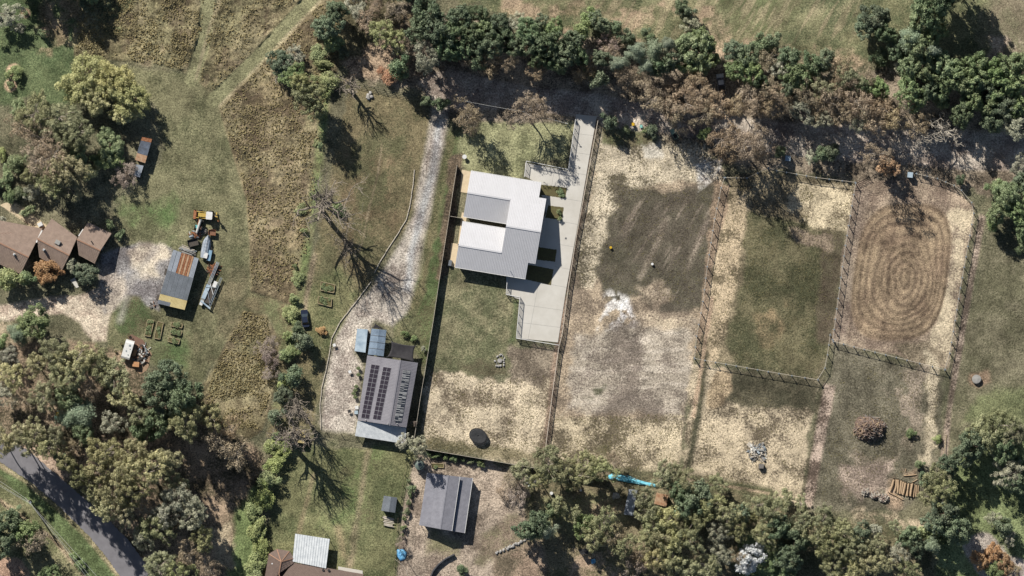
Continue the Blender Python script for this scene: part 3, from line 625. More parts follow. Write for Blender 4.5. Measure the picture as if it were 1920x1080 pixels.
# --- new house: a twin-winged roof around a narrow courtyard (local frame: u to the right, v down, in photo pixels)
hr = -math.radians(9.45)
house = thing('farmhouse', 'large new house with pale steel roof and slot courtyard between two wings', 'house', W(883, 321), hr)
t_ = .34
def hz(v): return 3.0+min(v, 182-v)*S*t_
def hp(u_, v_, z): return (u_*S, -v_*S, z)
mr = M['roof_new']
def hsheet(u0, u1, va, vb, za, zb, name='roof'):          # va is the eave, vb the ridge side
    MB().ribbed(hp(u0, va, za), hp(u1, va, za), hp(u1, vb, zb), hp(u0, vb, zb), .4, .025, .14).build(name, mr, house, local=True)
hsheet(0, 82, 0, 41, hz(0), hz(41)); hsheet(82, 134, 0, 91, hz(0), hz(91)); hsheet(134, 148, 28, 91, hz(28), hz(91))
hsheet(0, 82, 86, 41, hz(41)-45*S*t_, hz(41)); hsheet(0, 82, 96, 141, hz(141)-45*S*t_, hz(141))
hsheet(0, 82, 182, 141, hz(182), hz(141)); hsheet(82, 134, 182, 91, hz(182), hz(91)); hsheet(134, 148, 152, 91, hz(152), hz(91))
wm = M['wall']
MB().prism([hp(u_, v_, z-.2) for u_, v_, z in ((4,4,hz(4)),(82,4,hz(4)),(82,41,hz(41)),(4,41,hz(41)))], 0, None).build('wall', wm, house, local=True)
MB().prism([hp(u_, v_, z-.2) for u_, v_, z in ((4,41,hz(41)),(82,41,hz(41)),(82,82,hz(41)-41*S*t_),(4,82,hz(41)-41*S*t_))], 0, None).build('wall', wm, house, local=True)
MB().prism([hp(u_, v_, z-.2) for u_, v_, z in ((4,141,hz(141)),(82,141,hz(141)),(82,178,hz(178)),(4,178,hz(178)))], 0, None).build('wall', wm, house, local=True)
MB().prism([hp(u_, v_, z-.2) for u_, v_, z in ((4,100,hz(141)-41*S*t_),(82,100,hz(141)-41*S*t_),(82,141,hz(141)),(4,141,hz(141)))], 0, None).build('wall', wm, house, local=True)
MB().prism([hp(u_, v_, z-.2) for u_, v_, z in ((82.5,4,hz(4)),(130,4,hz(4)),(130,91,hz(91)),(82.5,91,hz(91)))], 0, None).build('wall', wm, house, local=True)
MB().prism([hp(u_, v_, z-.2) for u_, v_, z in ((82.5,91,hz(91)),(130,91,hz(91)),(130,178,hz(178)),(82.5,178,hz(178)))], 0, None).build('wall', wm, house, local=True)
MB().prism([hp(u_, v_, z-.2) for u_, v_, z in ((130,31,hz(31)),(144,31,hz(31)),(144,91,hz(91)),(130,91,hz(91)))], 0, None).build('wall', wm, house, local=True)
MB().prism([hp(u_, v_, z-.2) for u_, v_, z in ((130,91,hz(91)),(144,91,hz(91)),(144,118,hz(118)),(130,118,hz(118)))], 0, None).build('wall', wm, house, local=True)
for v_ in (128, 150): MB().box(hp(146, v_, 1.5), (.18, .18, 3)).build('verandah_post', M['white'], house, local=True)
for (u0, u1, v_) in ((0, 82, 41), (82, 148, 91), (0, 82, 141)):
    MB().bar(hp(u0, v_, hz(v_)+.03), hp(u1, v_, hz(v_)+.03), .4, .05).build('ridge_cap', mr, house, local=True)
for (u0, v0, u1, v1) in ((0, -.7, 134, -.7), (0, 182.7, 134, 182.7), (0, 86.7, 82, 86.7), (0, 95.3, 82, 95.3)):
    zz = hz(0)-.06 if v0 < 1 or v0 > 180 else hz(41)-45*S*t_-.06
    MB().bar(hp(u0, v0, zz), hp(u1, v1, zz), .14, .12).build('gutter', M['white'], house, local=True)
def hwin(u0, v0, u1, v1, n, z0=.9, z1=2.1):
    o = base_of(house); a = hp(u0, v0, 0); b = hp(u1, v1, 0)
    fr = MB(); L_ = math.dist(a, b); c = Vector(a).lerp(Vector(b), .5)+Vector(n)*.03; d = (Vector(b)-Vector(a)).normalized(); rz = math.atan2(d.y, d.x)
    for s in (-1, 1): fr.box(c+d*s*(L_/2)+Vector((0, 0, (z0+z1)/2)), (.07, .09, z1-z0), rz)
    for zz in (z0, z1): fr.box(c+Vector((0, 0, zz)), (L_-.08, .09, .07), rz)
    w = fr.build('window', M['black'], house, local=True)
    MB().box(c-Vector(n)*.01+Vector((0, 0, (z0+z1)/2)), (L_-.08, .04, z1-z0-.08), rz).build('pane', M['glass'], w, local=True)
for u_ in (15, 45, 95, 115): hwin(u_, 178, u_+14, 178, (0, -1, 0), .3, 2.3); hwin(u_, 4, u_+11, 4, (0, 1, 0))
for v_ in (12, 55, 110, 150): hwin(4, v_, 4, v_+12, (-1, 0, 0))
for v_ in (10, 160): hwin(130, v_, 130, v_+10, (1, 0, 0))
hwin(144, 40, 144, 60, (1, 0, 0), .1, 2.3); hwin(144, 70, 144, 84, (1, 0, 0))
d_ = MB().box(hp(144.6, 104, 1.1), (.08, 1.2, 2.2)).build('door', M['wall_dark'], house, local=True)
MB().box(hp(145.4, 108, 1.05), (.06, .05, .2)).build('handle', M['galv'], d_, local=True)
MB().tube([hp(103, 172, hz(172)), hp(103, 172, hz(172)+.9)], .06, 8).build('flue', M['galv'], house, local=True)
MB().tube([hp(96, 1, 2.2), hp(119, 1, 2.2)], .3, 10).box(hp(108, 2, 1.7), (2.6, .5, .3)).build('hot_water_tank', M['white'], house, smooth=False, local=True)
# white ladder-like rail leaning along the east wall
ra = thing('verandah_rail', 'white ladder-like rail along the verandah of the new house', 'rail', W(1018, 440))
p0, p1 = W(1020, 410, 2.4), W(1012, 462, 2.4); q0, q1 = W(1024, 411, 2.4), W(1016, 463, 2.4)
MB().bar(p0, p1, .08, .08).bar(q0, q1, .08, .08).build('side_rail', M['white'], ra)
for k in range(11):
    a = p0.lerp(p1, k/10); b = q0.lerp(q1, k/10); MB().bar(a, b, .05, .06).build('rung', M['white'], ra)
for p in (p0, p1, q0, q1): MB().box((p.x, p.y, 1.2), (.08, .08, 2.4)).build('post', M['white'], ra)
for k, (X, Y) in enumerate(((1086.5, 315), (1061, 447))):
    g = thing('drain_grate', ('small dark square drain grate in the concrete near the white pipe fence', 'small dark square drain grate in the concrete near the verandah')[k], 'grate', W(X, Y, .06))
    MB().box(W(X, Y, .066), (.45, .45, .012), hr).build('frame', M['darkmetal'], g)
    for j in range(5): MB().box(W(X, Y, .078)+Vector((-.16+j*.08, 0, 0)), (.03, .4, .012), hr).build('slat', M['galv'], g)

# --- house with the solar panels
def lerp_quad(A, B, C_, D, u_, v_):                       # A--B top edge, D--C bottom edge
    return A.lerp(B, u_).lerp(D.lerp(C_, u_), v_)
sol = thing('solar_house', 'grey metal roofed building carrying three columns of solar panels', 'house', W(671, 788))
A, B, C_, D = W(689, 666), W(784, 680), W(762.5, 801), W(671, 787.5)
U1, U2 = .30, .655
zs = {0: 2.9, U1: 3.7, U2: 4.9, 1: 3.6}
def sp(u_, v_, dz=0):
    ks = sorted(zs); z = np.interp(u_, ks, [zs[k] for k in ks]); p = lerp_quad(A, B, C_, D, u_, v_); return Vector((p.x, p.y, z+dz))
M['roof_sol'] = mat('grey_roof_steel', lin(146,144,150), lin(132,130,137), .4, .5)
for ua, ub in ((0, U1), (U1, U2)): MB().ribbed(sp(ua, 1), sp(ua, 0), sp(ub, 0), sp(ub, 1), .35, .025, .1).build('roof', M['roof_sol'], sol)
MB().ribbed(sp(1, 0), sp(1, 1), sp(U2, 1), sp(U2, 0), .35, .025, .1).build('roof', M['roof_sol'], sol)
MB().bar(sp(U2, -.005, .03), sp(U2, 1.005, .03), .35, .05).build('ridge_cap', M['roof_sol'], sol)
for ua, ub in ((.04, U1), (U1, U2), (U2, .96)):
    MB().prism([tuple(sp(*k, -.12)) for k in ((ua, .03), (ub, .03), (ub, .97), (ua, .97))], 0, None).build('wall', M['wall_green'], sol)
wins(sol, [tuple(sp(*k))[:2] for k in ((.04, .03), (.96, .03), (.96, .97), (.04, .97))], 1.0, 2.1)
def on_plane(pc, du, dv, fr): return fr
def array(u0, u1, topl, m, tilt, nrow=12, ncol=2, gl=.9, glint=False):
    # columns of panels laid on the roof plane: corners in roof (u,v)
    (ua, va), (ub, vb) = topl
    v_len = gl
    for r_ in range(nrow):
        for c_ in range(ncol):
            f0, f1 = c_/ncol, (c_+1)/ncol; g0, g1 = r_/nrow, (r_+1)/nrow
            def q(f, g): return sp(ua+(u1-u0)*f+(ub-ua)*g, va+(vb-va)*g, .09+tilt*(1-f))
            P = [q(f0, g0), q(f1, g0), q(f1, g1), q(f0, g1)]
            c = sum(P, Vector())/4
            P = [c+(p-c)*.99 for p in P]; I = [c+(p-c)*.94 for p in P]
            n = (P[1]-P[0]).cross(P[3]-P[0]).normalized(); n = n if n.z > 0 else -n
            mb = MB(); mb.add([p-n*.035 for p in P]+[p for p in P], [(0,1,2,3),(7,6,5,4),(0,4,5,1),(1,5,6,2),(2,6,7,3),(3,7,4,0)])
            o = mb.build('solar_panel', M['pvframe'], sol)
            MB().add([p+n*.004 for p in I]+[p+n*.012 for p in I], [(0,1,2,3),(7,6,5,4),(0,4,5,1),(1,5,6,2),(2,6,7,3),(3,7,4,0)]).build('cells', m, o)
            if glint:  # white bars laid over the cells imitate sky and sun reflections
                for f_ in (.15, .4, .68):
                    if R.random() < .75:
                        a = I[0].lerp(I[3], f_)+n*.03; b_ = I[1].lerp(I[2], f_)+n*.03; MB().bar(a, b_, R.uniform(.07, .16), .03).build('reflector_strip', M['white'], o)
array(.105, .268, ((.105, .125), (.062, .955)), M['pv'], 0)
array(.345, .503, ((.345, .135), (.30, .945)), M['pv'], 0)
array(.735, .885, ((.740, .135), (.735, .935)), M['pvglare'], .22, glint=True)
for u_, v_ in ((.16, .975), (.62, .975), (.8, .96)): MB().tube([sp(u_, v_, 0), sp(u_, v_, .5)], .1, 8).build('roof_vent', M['white'], sol)
# white lean-to on its south side
MB().ribbed(W(666, 817, 2.3), W(760, 832, 2.3), W(762, 801.5, 2.8), W(671, 788, 2.8), .3, .03, .06).build('lean_to_roof', M['roof_white'], sol)
for X, Y in ((668, 815), (714, 822), (757, 829)): MB().box(W(X, Y, 1.1), (.1, .1, 2.2), hr).build('post', M['white'], sol)
ann = thing('water_shed', 'flat pale blue box roof shed beside the blue grey carport', 'shed', W(666, 660))
MB().prism([tuple(p) for p in quad_w(((670,616,2.5),(690,617.5,2.5),(685.5,661,2.35),(665,658,2.35)))], -.12, None).build('roof', M['roof_blue'], ann)
MB().prism([tuple(p) for p in inset(quad_w(((670,616,2.36),(690,617.5,2.36),(685.5,661,2.2),(665,658,2.2))), .12)], 0, None).build('wall', M['wall_green'], ann)
MB().box(W(687.5, 640, 1.0), (.08, .9, 2), hr).build('door', M['wall_dark'], ann)
cp = thing('carport', 'narrow carport with blue grey corrugated roof against the solar panelled building', 'carport', W(697, 640))
MB().ribbed(W(697,616,2.5), W(690,664.5,2.5), W(705,666,2.9), W(711.5,617.5,2.9), .24, .03, .05).build('roof', M['roof_bluegrey'], cp)
MB().ribbed(W(719.5,668,2.5), W(725,619,2.5), W(711.5,617.5,2.9), W(705,666,2.9), .24, .03, .05).build('roof', M['roof_bluegrey'], cp)
for X, Y in ((698,618),(724,621),(721,642),(694,640)): MB().box(W(X, Y, 1.22), (.12, .12, 2.44), hr).build('post', M['galv'], cp)
for k in (.25, .5, .75): MB().bar(W(697-7*k, 616+48*k, 2.54), W(711.5-6.5*k, 617.5+48*k, 2.96), .1, .05).bar(W(711.5-6.5*k, 617.5+48*k, 2.96), W(725-5.5*k, 619+49*k, 2.54), .1, .05).build('batten', M['shed_grey'], cp)
def sail(pts, sag, label, name='shade_sail', m=None, post=True):
    A_, B_, C2, D_ = [W(*p) for p in pts]; root = thing(name, label, 'shade sail', (A_.x, A_.y, 0)); n = 12; mb = MB()
    for j in range(n+1):
        for i_ in range(n+1):
            u_, v_ = i_/n, j/n
            e = sag*(1-(2*abs(u_-.5))**2)*(1-(2*abs(v_-.5))**2)
            uu = u_+(u_-.5)*-.14*(1-(2*v_-1)**2); vv = v_+(v_-.5)*-.14*(1-(2*u_-1)**2)
            p = A_.lerp(B_, uu).lerp(D_.lerp(C2, uu), vv); mb.v.append((p.x, p.y, p.z-e))
    for j in range(n):
        for i_ in range(n): a = j*(n+1)+i_; mb.f.append((a, a+1, a+n+2, a+n+1))
    o = mb.build('cloth', m or M['shade'], root, smooth=True); md = o.modifiers.new('t', 'SOLIDIFY'); md.thickness = .02
    for p in (A_, B_, C2, D_): MB().tube([(p.x, p.y, 0), tuple(p)], .06, 6).build('post', M['galv'], root)
    return root
sail(((734,640,3.0),(780,648,2.6),(777,679,2.5),(726,669,2.8)), .25, 'dark charcoal shade sail stretched behind the solar panelled building')
sail(((703,606,2.6),(722,618,2.4),(716,616.5,2.3),(698,614.5,2.4)), .05, 'small dark triangular sail above the blue grey carport')

# --- grey barn with side lean-tos and a raised centre
barn = thing('barn', 'large grey metal barn with a raised centre roof beside a round water tank', 'barn', W(786, 984))
bA, bB, bC, bD = W(801,886), W(886,896), W(871,999), W(786,984)
def bq(u_, v_, z): p = lerp_quad(bA, bB, bC, bD, u_, v_); return Vector((p.x, p.y, z))
for ua, ub, za, zb, nm, mm in ((0, .235, 2.7, 3.25, 'roof', 'roof_grey'), (.235, .47, 3.3, 4.2, 'roof', 'roof_grey')):
    MB().ribbed(bq(ua, 1, za), bq(ua, 0, za), bq(ub, 0, zb), bq(ub, 1, zb), .3, .03, .08).build(nm, M['roof_grey'], barn)
MB().ribbed(bq(.72, 0, 3.75), bq(.72, 1, 3.75), bq(.47, 1, 4.2), bq(.47, 0, 4.2), .3, .03, .08).build('roof', M['roof_grey'], barn)
MB().ribbed(bq(1, 0, 2.6), bq(1, 1, 2.6), bq(.72, 1, 2.95), bq(.72, 0, 2.95), .3, .03, .08).build('lean_to_roof', M['roof_grey'], barn)
MB().prism([tuple(bq(*k)) for k in ((.01,.02,2.6),(.235,.02,3.15),(.235,.9,3.15),(.01,.9,2.6))], 0, None).build('wall', M['wall_dark'], barn)
MB().prism([tuple(bq(*k)) for k in ((.236,.02,3.2),(.47,.02,4.1),(.47,.99,4.1),(.236,.99,3.2))], 0, None).build('wall', M['wall_dark'], barn)
MB().prism([tuple(bq(*k)) for k in ((.471,.02,4.1),(.71,.02,3.65),(.71,.99,3.65),(.471,.99,4.1))], 0, None).build('wall', M['wall_dark'], barn)
MB().prism([tuple(bq(*k)) for k in ((.711,.02,2.85),(.985,.02,2.5),(.985,.99,2.5),(.711,.99,2.85))], 0, None).build('wall', M['wall_dark'], barn)
MB().bar(bq(.47, -.004, 4.23), bq(.47, 1.004, 4.23), .3, .05).build('ridge_cap', M['roof_grey'], barn)
MB().bar(bq(.725, 0, 3.7), bq(.725, 1, 3.7), .12, .1).build('gutter', M['white'], barn)
MB().bar(bq(1.005, 0, 2.56), bq(1.005, 1, 2.56), .12, .1).build('gutter', M['white'], barn)
MB().bar(bq(0, 1, 2.65), bq(.03, .985, 0), .1, .1).build('post', M['black'], barn)
dd = MB().bar(bq(.27, .993, 1.4), bq(.44, .993, 1.4), .06, 2.7).build('roller_door', M['shed_light'], barn)
wins(barn, [tuple(bq(*k))[:2] for k in ((.01,.02,0),(.985,.02,0),(.985,.99,0),(.711,.99,0))], 1.1, 1.8, 1.4, 4, skip=(3,))
tank = thing('water_tank', 'round dark green ribbed water tank standing by the grey barn', 'water tank', W(787, 872))
tb = MB(); tb.lathe(W(787, 872), [(1.12, 0), (1.12, 2.0), (1.18, 2.02), (.6, 2.25), (.12, 2.33)], 24); tb.build('shell', M['green_tank'], tank)
for k in range(5): MB().lathe(W(787, 872, .2+k*.38), [(1.13, 0), (1.15, .04), (1.13, .08)], 24).build('rib', M['green_tank'], tank)
MB().disc(W(785, 870, 2.2), .28, .14, 12).build('hatch', M['shed_grey'], tank)

# --- small garden shed
gs = thing('garden_shed', 'small dark grey gabled shed beside a heap of pale logs', 'shed', W(715, 957))
g0, g1, g2, g3 = W(720,929), W(745,932.5), W(741,961), W(715,957)
def gq(u_, v_, z): p = lerp_quad(g0, g1, g2, g3, u_, v_); return Vector((p.x, p.y, z))
MB().ribbed(gq(0,1,2.0), gq(0,0,2.0), gq(.55,0,2.5), gq(.55,1,2.5), .25, .02, .05).build('roof', M['shed_grey'], gs)
MB().ribbed(gq(1,0,2.0), gq(1,1,2.0), gq(.55,1,2.5), gq(.55,0,2.5), .25, .02, .05).build('roof', M['shed_grey'], gs)
MB().prism([tuple(gq(*k)) for k in ((.04,.04,1.97),(.55,.04,2.43),(.55,.92,2.43),(.04,.92,1.97))], 0, None).build('wall', M['wall_green'], gs)
MB().prism([tuple(gq(*k)) for k in ((.55,.04,2.43),(.96,.04,1.97),(.96,.92,1.97),(.55,.92,2.43))], 0, None).build('wall', M['wall_green'], gs)
MB().bar(gq(.4,.93,1), gq(.7,.93,1), .05, 1.8).build('door', M['wall_dark'], gs)

# --- brown tiled house: three stepped gables
def gable(root, upA, upB, rB, rA, dnB, dnA, ze, zr, zd, m, wm, ins=.06, ridge=True):
    # upA-upB: sunny eave, rA-rB: ridge, dnA-dnB: shaded eave (photo pixels)
    UA, UB, RA, RB, DA, DB = W(*upA, ze), W(*upB, ze), W(*rA, zr), W(*rB, zr), W(*dnA, zd), W(*dnB, zd)
    MB().tiled(UB, UA, RA, RB).build('roof', m, root); MB().tiled(DA, DB, RB, RA).build('roof', m, root)
    if ridge: MB().bar(RA+Vector((0,0,.06)), RB+Vector((0,0,.06)), .3, .1).build('ridge_cap', M['ridge'], root)
    for a, b, c, d in ((UA, UB, RB, RA), (RA, RB, DB, DA)):
        P = [a.lerp(c, .0), b, c, d]; cc = (UA+UB+DA+DB)/4
        Q = []
        for p in P:
            qn = p.lerp(Vector((cc.x, cc.y, p.z)), ins) if p not in (RA, RB) else p.lerp(Vector(((RA.x+RB.x)/2, (RA.y+RB.y)/2, p.z)), ins)
            Q.append((qn.x, qn.y, p.z-.22))
        MB().prism(Q, 0, None).build('wall', wm, root)
    wins(root, [tuple(p.lerp((UA+UB+DA+DB)/4, ins))[:2] for p in (UA, UB, DB, DA)], 1.0, 2.0, 1.2, 3.6)
th = thing('tiled_house', 'brown tiled house of three stepped gables with white chimneys', 'house', W(60, 480))
gable(th, (-28,378+30), (81,429), (56,482.5), (-30,440), (40,513.5), (-30,480), 2.8, 5.0, 2.6, M['tile'], M['brick_wall'])
gable(th, (98,410.5), (146,455-10), (132,479), (72,448), (118,506), (75,482), 2.7, 4.8, 2.6, M['tile'], M['brick_wall'])
gable(th, (166,417), (210,438), (190,470), (146,449), (179,494), (149,478), 2.7, 4.4, 2.6, M['tile'], M['brick_wall'])
for (X, Y, z) in ((29, 477, 4.2), (84.5, 468.5, 4.0)):
    c = MB().box(W(X, Y, z+.35), (.5, .5, 1.1), math.radians(-27)).build('chimney', M['frame'], th)
    MB().tube([W(X, Y, z+.9), W(X, Y, z+1.35)], .13, 8).build('flue', M['galv'], c)
MB().box(W(110, 454.5, 4.6), (1.25, 1.0, .7), math.radians(-27)).build('roof_cooler', M['concrete_old'], th)
MB().tube([W(173, 452.5, 4.0), W(173, 452.5, 4.9)], .14, 8).build('flue', M['darkmetal'], th)
MB().bar(W(80, 432, 2.9), W(70, 455, 4.6), .3, .12).build('barge_board', M['frame'], th)
MB().bar(W(157, 430, 2.9), W(149, 443, 4.0), .25, .12).build('barge_board', M['frame'], th)
hwt = thing('outdoor_heater_tank', 'white water heater tank standing on the paving between the brown gables', 'tank', W(76, 421))
MB().box(W(76, 421, .9), (1.2, 1.0, 1.8), .5).build('cabinet', M['white_dirty'], hwt); MB().box(W(76, 421, 1.83), (1.05, .85, .06), .5).build('lid', M['white'], hwt)
MB().tube([W(80, 424, 0), W(80, 424, 1.5)], .25, 10).build('cylinder', M['white'], hwt)

# --- house at the bottom edge: hipped brown tile roof and striped patio cover
bh = thing('hipped_house', 'brown hip roofed house with a striped white patio cover', 'house', W(560, 1080))
zr, ze = 4.6, 2.7
# turret-like hip end
apex = W(528, 1052, zr)
ring = [W(505, 1038, ze), W(520, 1029, ze), W(543, 1033, ze), W(552, 1046, ze)]
rb = W(524, 1074, zr)
def tri_tiles(root, a, b, c, d, m): MB().tiled(a, b, c, d).build('roof', m, root)
mt = M['tile2']
tri_tiles(bh, ring[0], ring[1], apex.lerp(ring[1], .02), apex.lerp(ring[0], .02), mt)
tri_tiles(bh, ring[1], ring[2], apex.lerp(ring[2], .02), apex.lerp(ring[1], .02), mt)
tri_tiles(bh, ring[2], ring[3], apex.lerp(ring[3], .02), apex.lerp(ring[2], .02), mt)
tri_tiles(bh, W(490, 1125, ze), ring[0], apex, rb, mt)
tri_tiles(bh, ring[3], W(550, 1056, 3.0), rb, apex, mt)
tri_tiles(bh, W(550, 1054, ze), W(682, 1076, ze), W(672, 1110, zr), W(526, 1086, zr), mt)
tri_tiles(bh, W(660, 1146, ze), W(512, 1122, ze), W(526, 1086, zr), W(672, 1110, zr), mt)
for p in ring: MB().bar(p+Vector((0,0,.1)), apex+Vector((0,0,.1)), .22, .1).build('hip_cap', M['ridge'], bh)
MB().bar(apex+Vector((0,0,.1)), rb+Vector((0,0,.1)), .22, .1).build('ridge_cap', M['ridge'], bh); MB().bar(rb+Vector((0,0,.1)), W(526, 1086, zr+.1), .22, .1).build('ridge_cap', M['ridge'], bh)
MB().prism([tuple(W(X, Y))[:2] for X, Y in ((508,1041),(521,1032),(541,1036),(549,1048),(552,1058),(678,1080),(658,1142),(500,1122))], 0, 2.6).build('wall', M['brick_wall'], bh)
MB().tube([W(511, 1056, 2.9), W(511, 1056, 3.6)], .18, 8).build('vent', M['white'], bh)
MB().ribbed(W(554,1000,2.55), W(619,1010,2.55), W(612,1065,3.0), W(549,1052,3.0), .62, .07, .05).build('patio_roof', M['roof_white'], bh)
for X, Y in ((556,1002),(617,1012),(612,1050)): MB().box(W(X, Y, 1.25), (.1,.1,2.5), hr).build('post', M['white'], bh)
for X, Y in ((606.5, 1068), (617, 1068.5)): MB().disc(W(X, Y, 3.05), .3, .35, 12).build('roof_vent', M['black'], bh)
wins(bh, [tuple(W(X, Y))[:2] for X, Y in ((500,1122),(508,1041),(552,1058),(678,1080))], 1, 2, 1.2, 3.5, skip=(1,))

# --- workshop shed by the gravel yard: patchwork of roof sheets
ws = thing('workshop_shed', 'long workshop shed with rust striped, grey and cream roof sheets', 'shed', W(297, 570))
w0, w1, w2, w3 = W(326,468), W(374,485), W(347,581), W(296,569)
def wq(u_, v_, z=None): p = lerp_quad(w0, w1, w2, w3, u_, v_); return Vector((p.x, p.y, 3.0-.5*v_ if z is None else z))
cuts = [0, .16, .33, .41, .49, .57, .65, .73, .81, 1.0]
for k in range(len(cuts)-1):
    mm = M['shed_light'] if k in (0, 1, 8) else (M['rust'] if k % 2 == 0 else M['rust_pale'])
    MB().ribbed(wq(cuts[k], .385), wq(cuts[k+1]-.012, .385), wq(cuts[k+1]-.012, .0), wq(cuts[k], .0), .3, .025, .05).build('roof_sheet', mm, ws)
for k in range(6): MB().ribbed(wq(k/6, .82), wq((k+1)/6-.004, .82), wq((k+1)/6-.004, .387), wq(k/6, .387), .3, .02, .05).build('roof_sheet', M['shed_grey'], ws)
MB().ribbed(wq(0, .93), wq(.45, .93), wq(.45, .822), wq(0, .822), .3, .02, .05).build('roof_sheet', M['cream'], ws)
MB().ribbed(wq(.452, 1), wq(1, 1), wq(1, .822), wq(.452, .822), .3, .02, .05).build('roof_sheet', M['cream'], ws)
MB().ribbed(wq(0, 1), wq(.448, 1), wq(.448, .932), wq(0, .932), .3, .02, .05).build('roof_sheet', M['shed_grey'], ws)
MB().prism([tuple(wq(u_, v_)-Vector((0,0,.08))) for u_, v_ in ((.03,.02),(.98,.02),(.98,.97),(.03,.97))], 0, None).build('wall', M['wall_dark'], ws)
for (u_, v_) in ((-.05, .42), (-.06, .9)): MB().box(wq(u_, v_, 1.2), (.5, 1.5, .6), math.radians(-16)).build('wall_cabinet', M['darkmetal'], ws)
MB().bar(wq(.2,.975,1.1), wq(.6,.975,1.1), .06, 2.1).build('door', M['shed_light'], ws)
# --- narrow metal sheds in the shade of the grove
ns = thing('narrow_shed', 'narrow blue grey metal shed with a rusty end sheet by the willow grove', 'shed', W(255, 300))
n0, n1, n2, n3 = W(267,257), W(286,261), W(273,306), W(254,300)
def nq(u_, v_, z): p = lerp_quad(n0, n1, n2, n3, u_, v_); return Vector((p.x, p.y, z))
for va, vb, mm in ((0,.15,'rust'),(.155,.42,'roof_old'),(.425,.7,'roof_old'),(.705,1,'rust_pale')):
    MB().ribbed(nq(0,vb,2.6), nq(0,va,2.6), nq(1,va,2.4), nq(1,vb,2.4), .25, .02, .05).build('roof_sheet', M[mm], ns)
MB().prism([tuple(nq(*k)) for k in ((.05,.02,2.52),(.95,.02,2.32),(.95,.97,2.32),(.05,.97,2.52))], 0, None).build('wall', M['wall_dark'], ns)
MB().bar(nq(.3,.985,1), nq(.7,.985,1), .04, 1.9).build('door', M['rust'], ns)
ns2 = thing('lean_to_shed', 'small pale grey patched shed at the end of the narrow metal shed', 'shed', W(252, 330))
l0, l1, l2, l3 = W(256,308), W(270,311), W(263,333), W(251,330)
MB().ribbed(Vector((l3.x,l3.y,2.0)), Vector((l2.x,l2.y,1.9)), Vector((l1.x,l1.y,2.1)), Vector((l0.x,l0.y,2.2)), .25, .02, .05).build('roof', M['shed_light'], ns2)
MB().prism([tuple(p) for p in inset([(l0.x,l0.y,2.12),(l1.x,l1.y,2.02),(l2.x,l2.y,1.82),(l3.x,l3.y,1.92)], .12)], 0, None).build('wall', M['wall_dark'], ns2)
MB().box(W(258, 331.5, .9), (.8, .05, 1.7), -.2).build('door', M['rust'], ns2)
# --- sheds among the trees at the bottom right
def simple_shed(name, label, q, z0, z1, m, wmat):
    P = [W(*p) for p in q]; r_ = thing(name, label, 'shed', (P[3].x, P[3].y, 0))
    MB().ribbed(Vector((P[3].x,P[3].y,z1)), Vector((P[2].x,P[2].y,z1)), Vector((P[1].x,P[1].y,z0)), Vector((P[0].x,P[0].y,z0)), .3, .03, .06).build('roof', m, r_)
    MB().prism([tuple(p) for p in inset([(P[0].x,P[0].y,z0-.09),(P[1].x,P[1].y,z0-.09),(P[2].x,P[2].y,z1-.09),(P[3].x,P[3].y,z1-.09)], .15)], 0, None).build('wall', wmat, r_)
    a = Vector((P[3].x, P[3].y, 1)).lerp(Vector((P[2].x, P[2].y, 1)), .3); b = Vector((P[3].x, P[3].y, 1)).lerp(Vector((P[2].x, P[2].y, 1)), .7)
    MB().bar(a+Vector((0,.08,0)), b+Vector((0,.08,0)), .06, 1.8).build('door', M['wall_dark'], r_); return r_
simple_shed('tree_shed', 'long pale lilac grey shed roof under the gums beside the blue tarpaulin', ((1179,917),(1195,918),(1187,967),(1169,964)), 2.5, 2.3, M['shed_light'], M['wall_green'])
simple_shed('tree_shed', 'short shed with brown and white roof at the far end of the blue tarpaulin', ((1231,923),(1253,928),(1249,950),(1226,944)), 2.4, 2.2, M['rust_pale'], M['wall_green'])
simple_shed('tree_shed', 'tiny cream roofed shelter beneath the bare leaning tree', ((554,804),(574,807),(571,831),(548,828)), 2.0, 1.9, M['cream'], M['wall_green'])
# ------------------------------------------------------------------ fences
def along(pts, spacing):
    """points every `spacing` metres along a polyline given in photo pixels: (pos, angle, length) of each bay"""
    P = [W(*p) for p in pts]; bays = []
    for a, b in zip(P[:-1], P[1:]):
        d = (b-a).length; n = max(1, int(round(d/spacing)))
        for k in range(n): bays.append((a.lerp(b, k/n), a.lerp(b, (k+1)/n)))
    return bays
_cache = {}
def unit(key, fn):
    if key not in _cache: _cache[key] = fn()
    return _cache[key]
def rail_fence(name, label, pts, sp=2.4, h=1.25, rails=(.35, .75, 1.18), m='black', cap=None, pw=.11, cat='fence', rh=.07, rw=.05):
    o = W(*pts[0]); root = thing(name, label, cat, o); B_ = along(pts, sp)
    post = unit(('post', m, h, pw), lambda: MB().box((0, 0, h/2-.05), (pw, pw, h+.1)).mesh('post', M[m]))
    rail = unit(('rail', m, rh, rw), lambda: MB().box((.5, 0, 0), (1, rw, rh)).mesh('rail', M[m]))
    capm = unit(('cap', cap), lambda: MB().box((.5, 0, 0), (1, .13, .05)).mesh('top_rail', M[cap])) if cap else None
    for i_, (a, b) in enumerate(B_):
        d = b-a; rz = math.atan2(d.y, d.x); piece('post', post, root, a-o, rz)
        for z in rails: piece('rail', rail, root, a-o+Vector((0, 0, z)), rz, (d.length, 1, 1))
        if cap: piece('top_rail', capm, root, a-o+Vector((0, 0, h+.03)), rz, (d.length, 1, 1))
    piece('post', post, root, B_[-1][1]-o, rz); return root
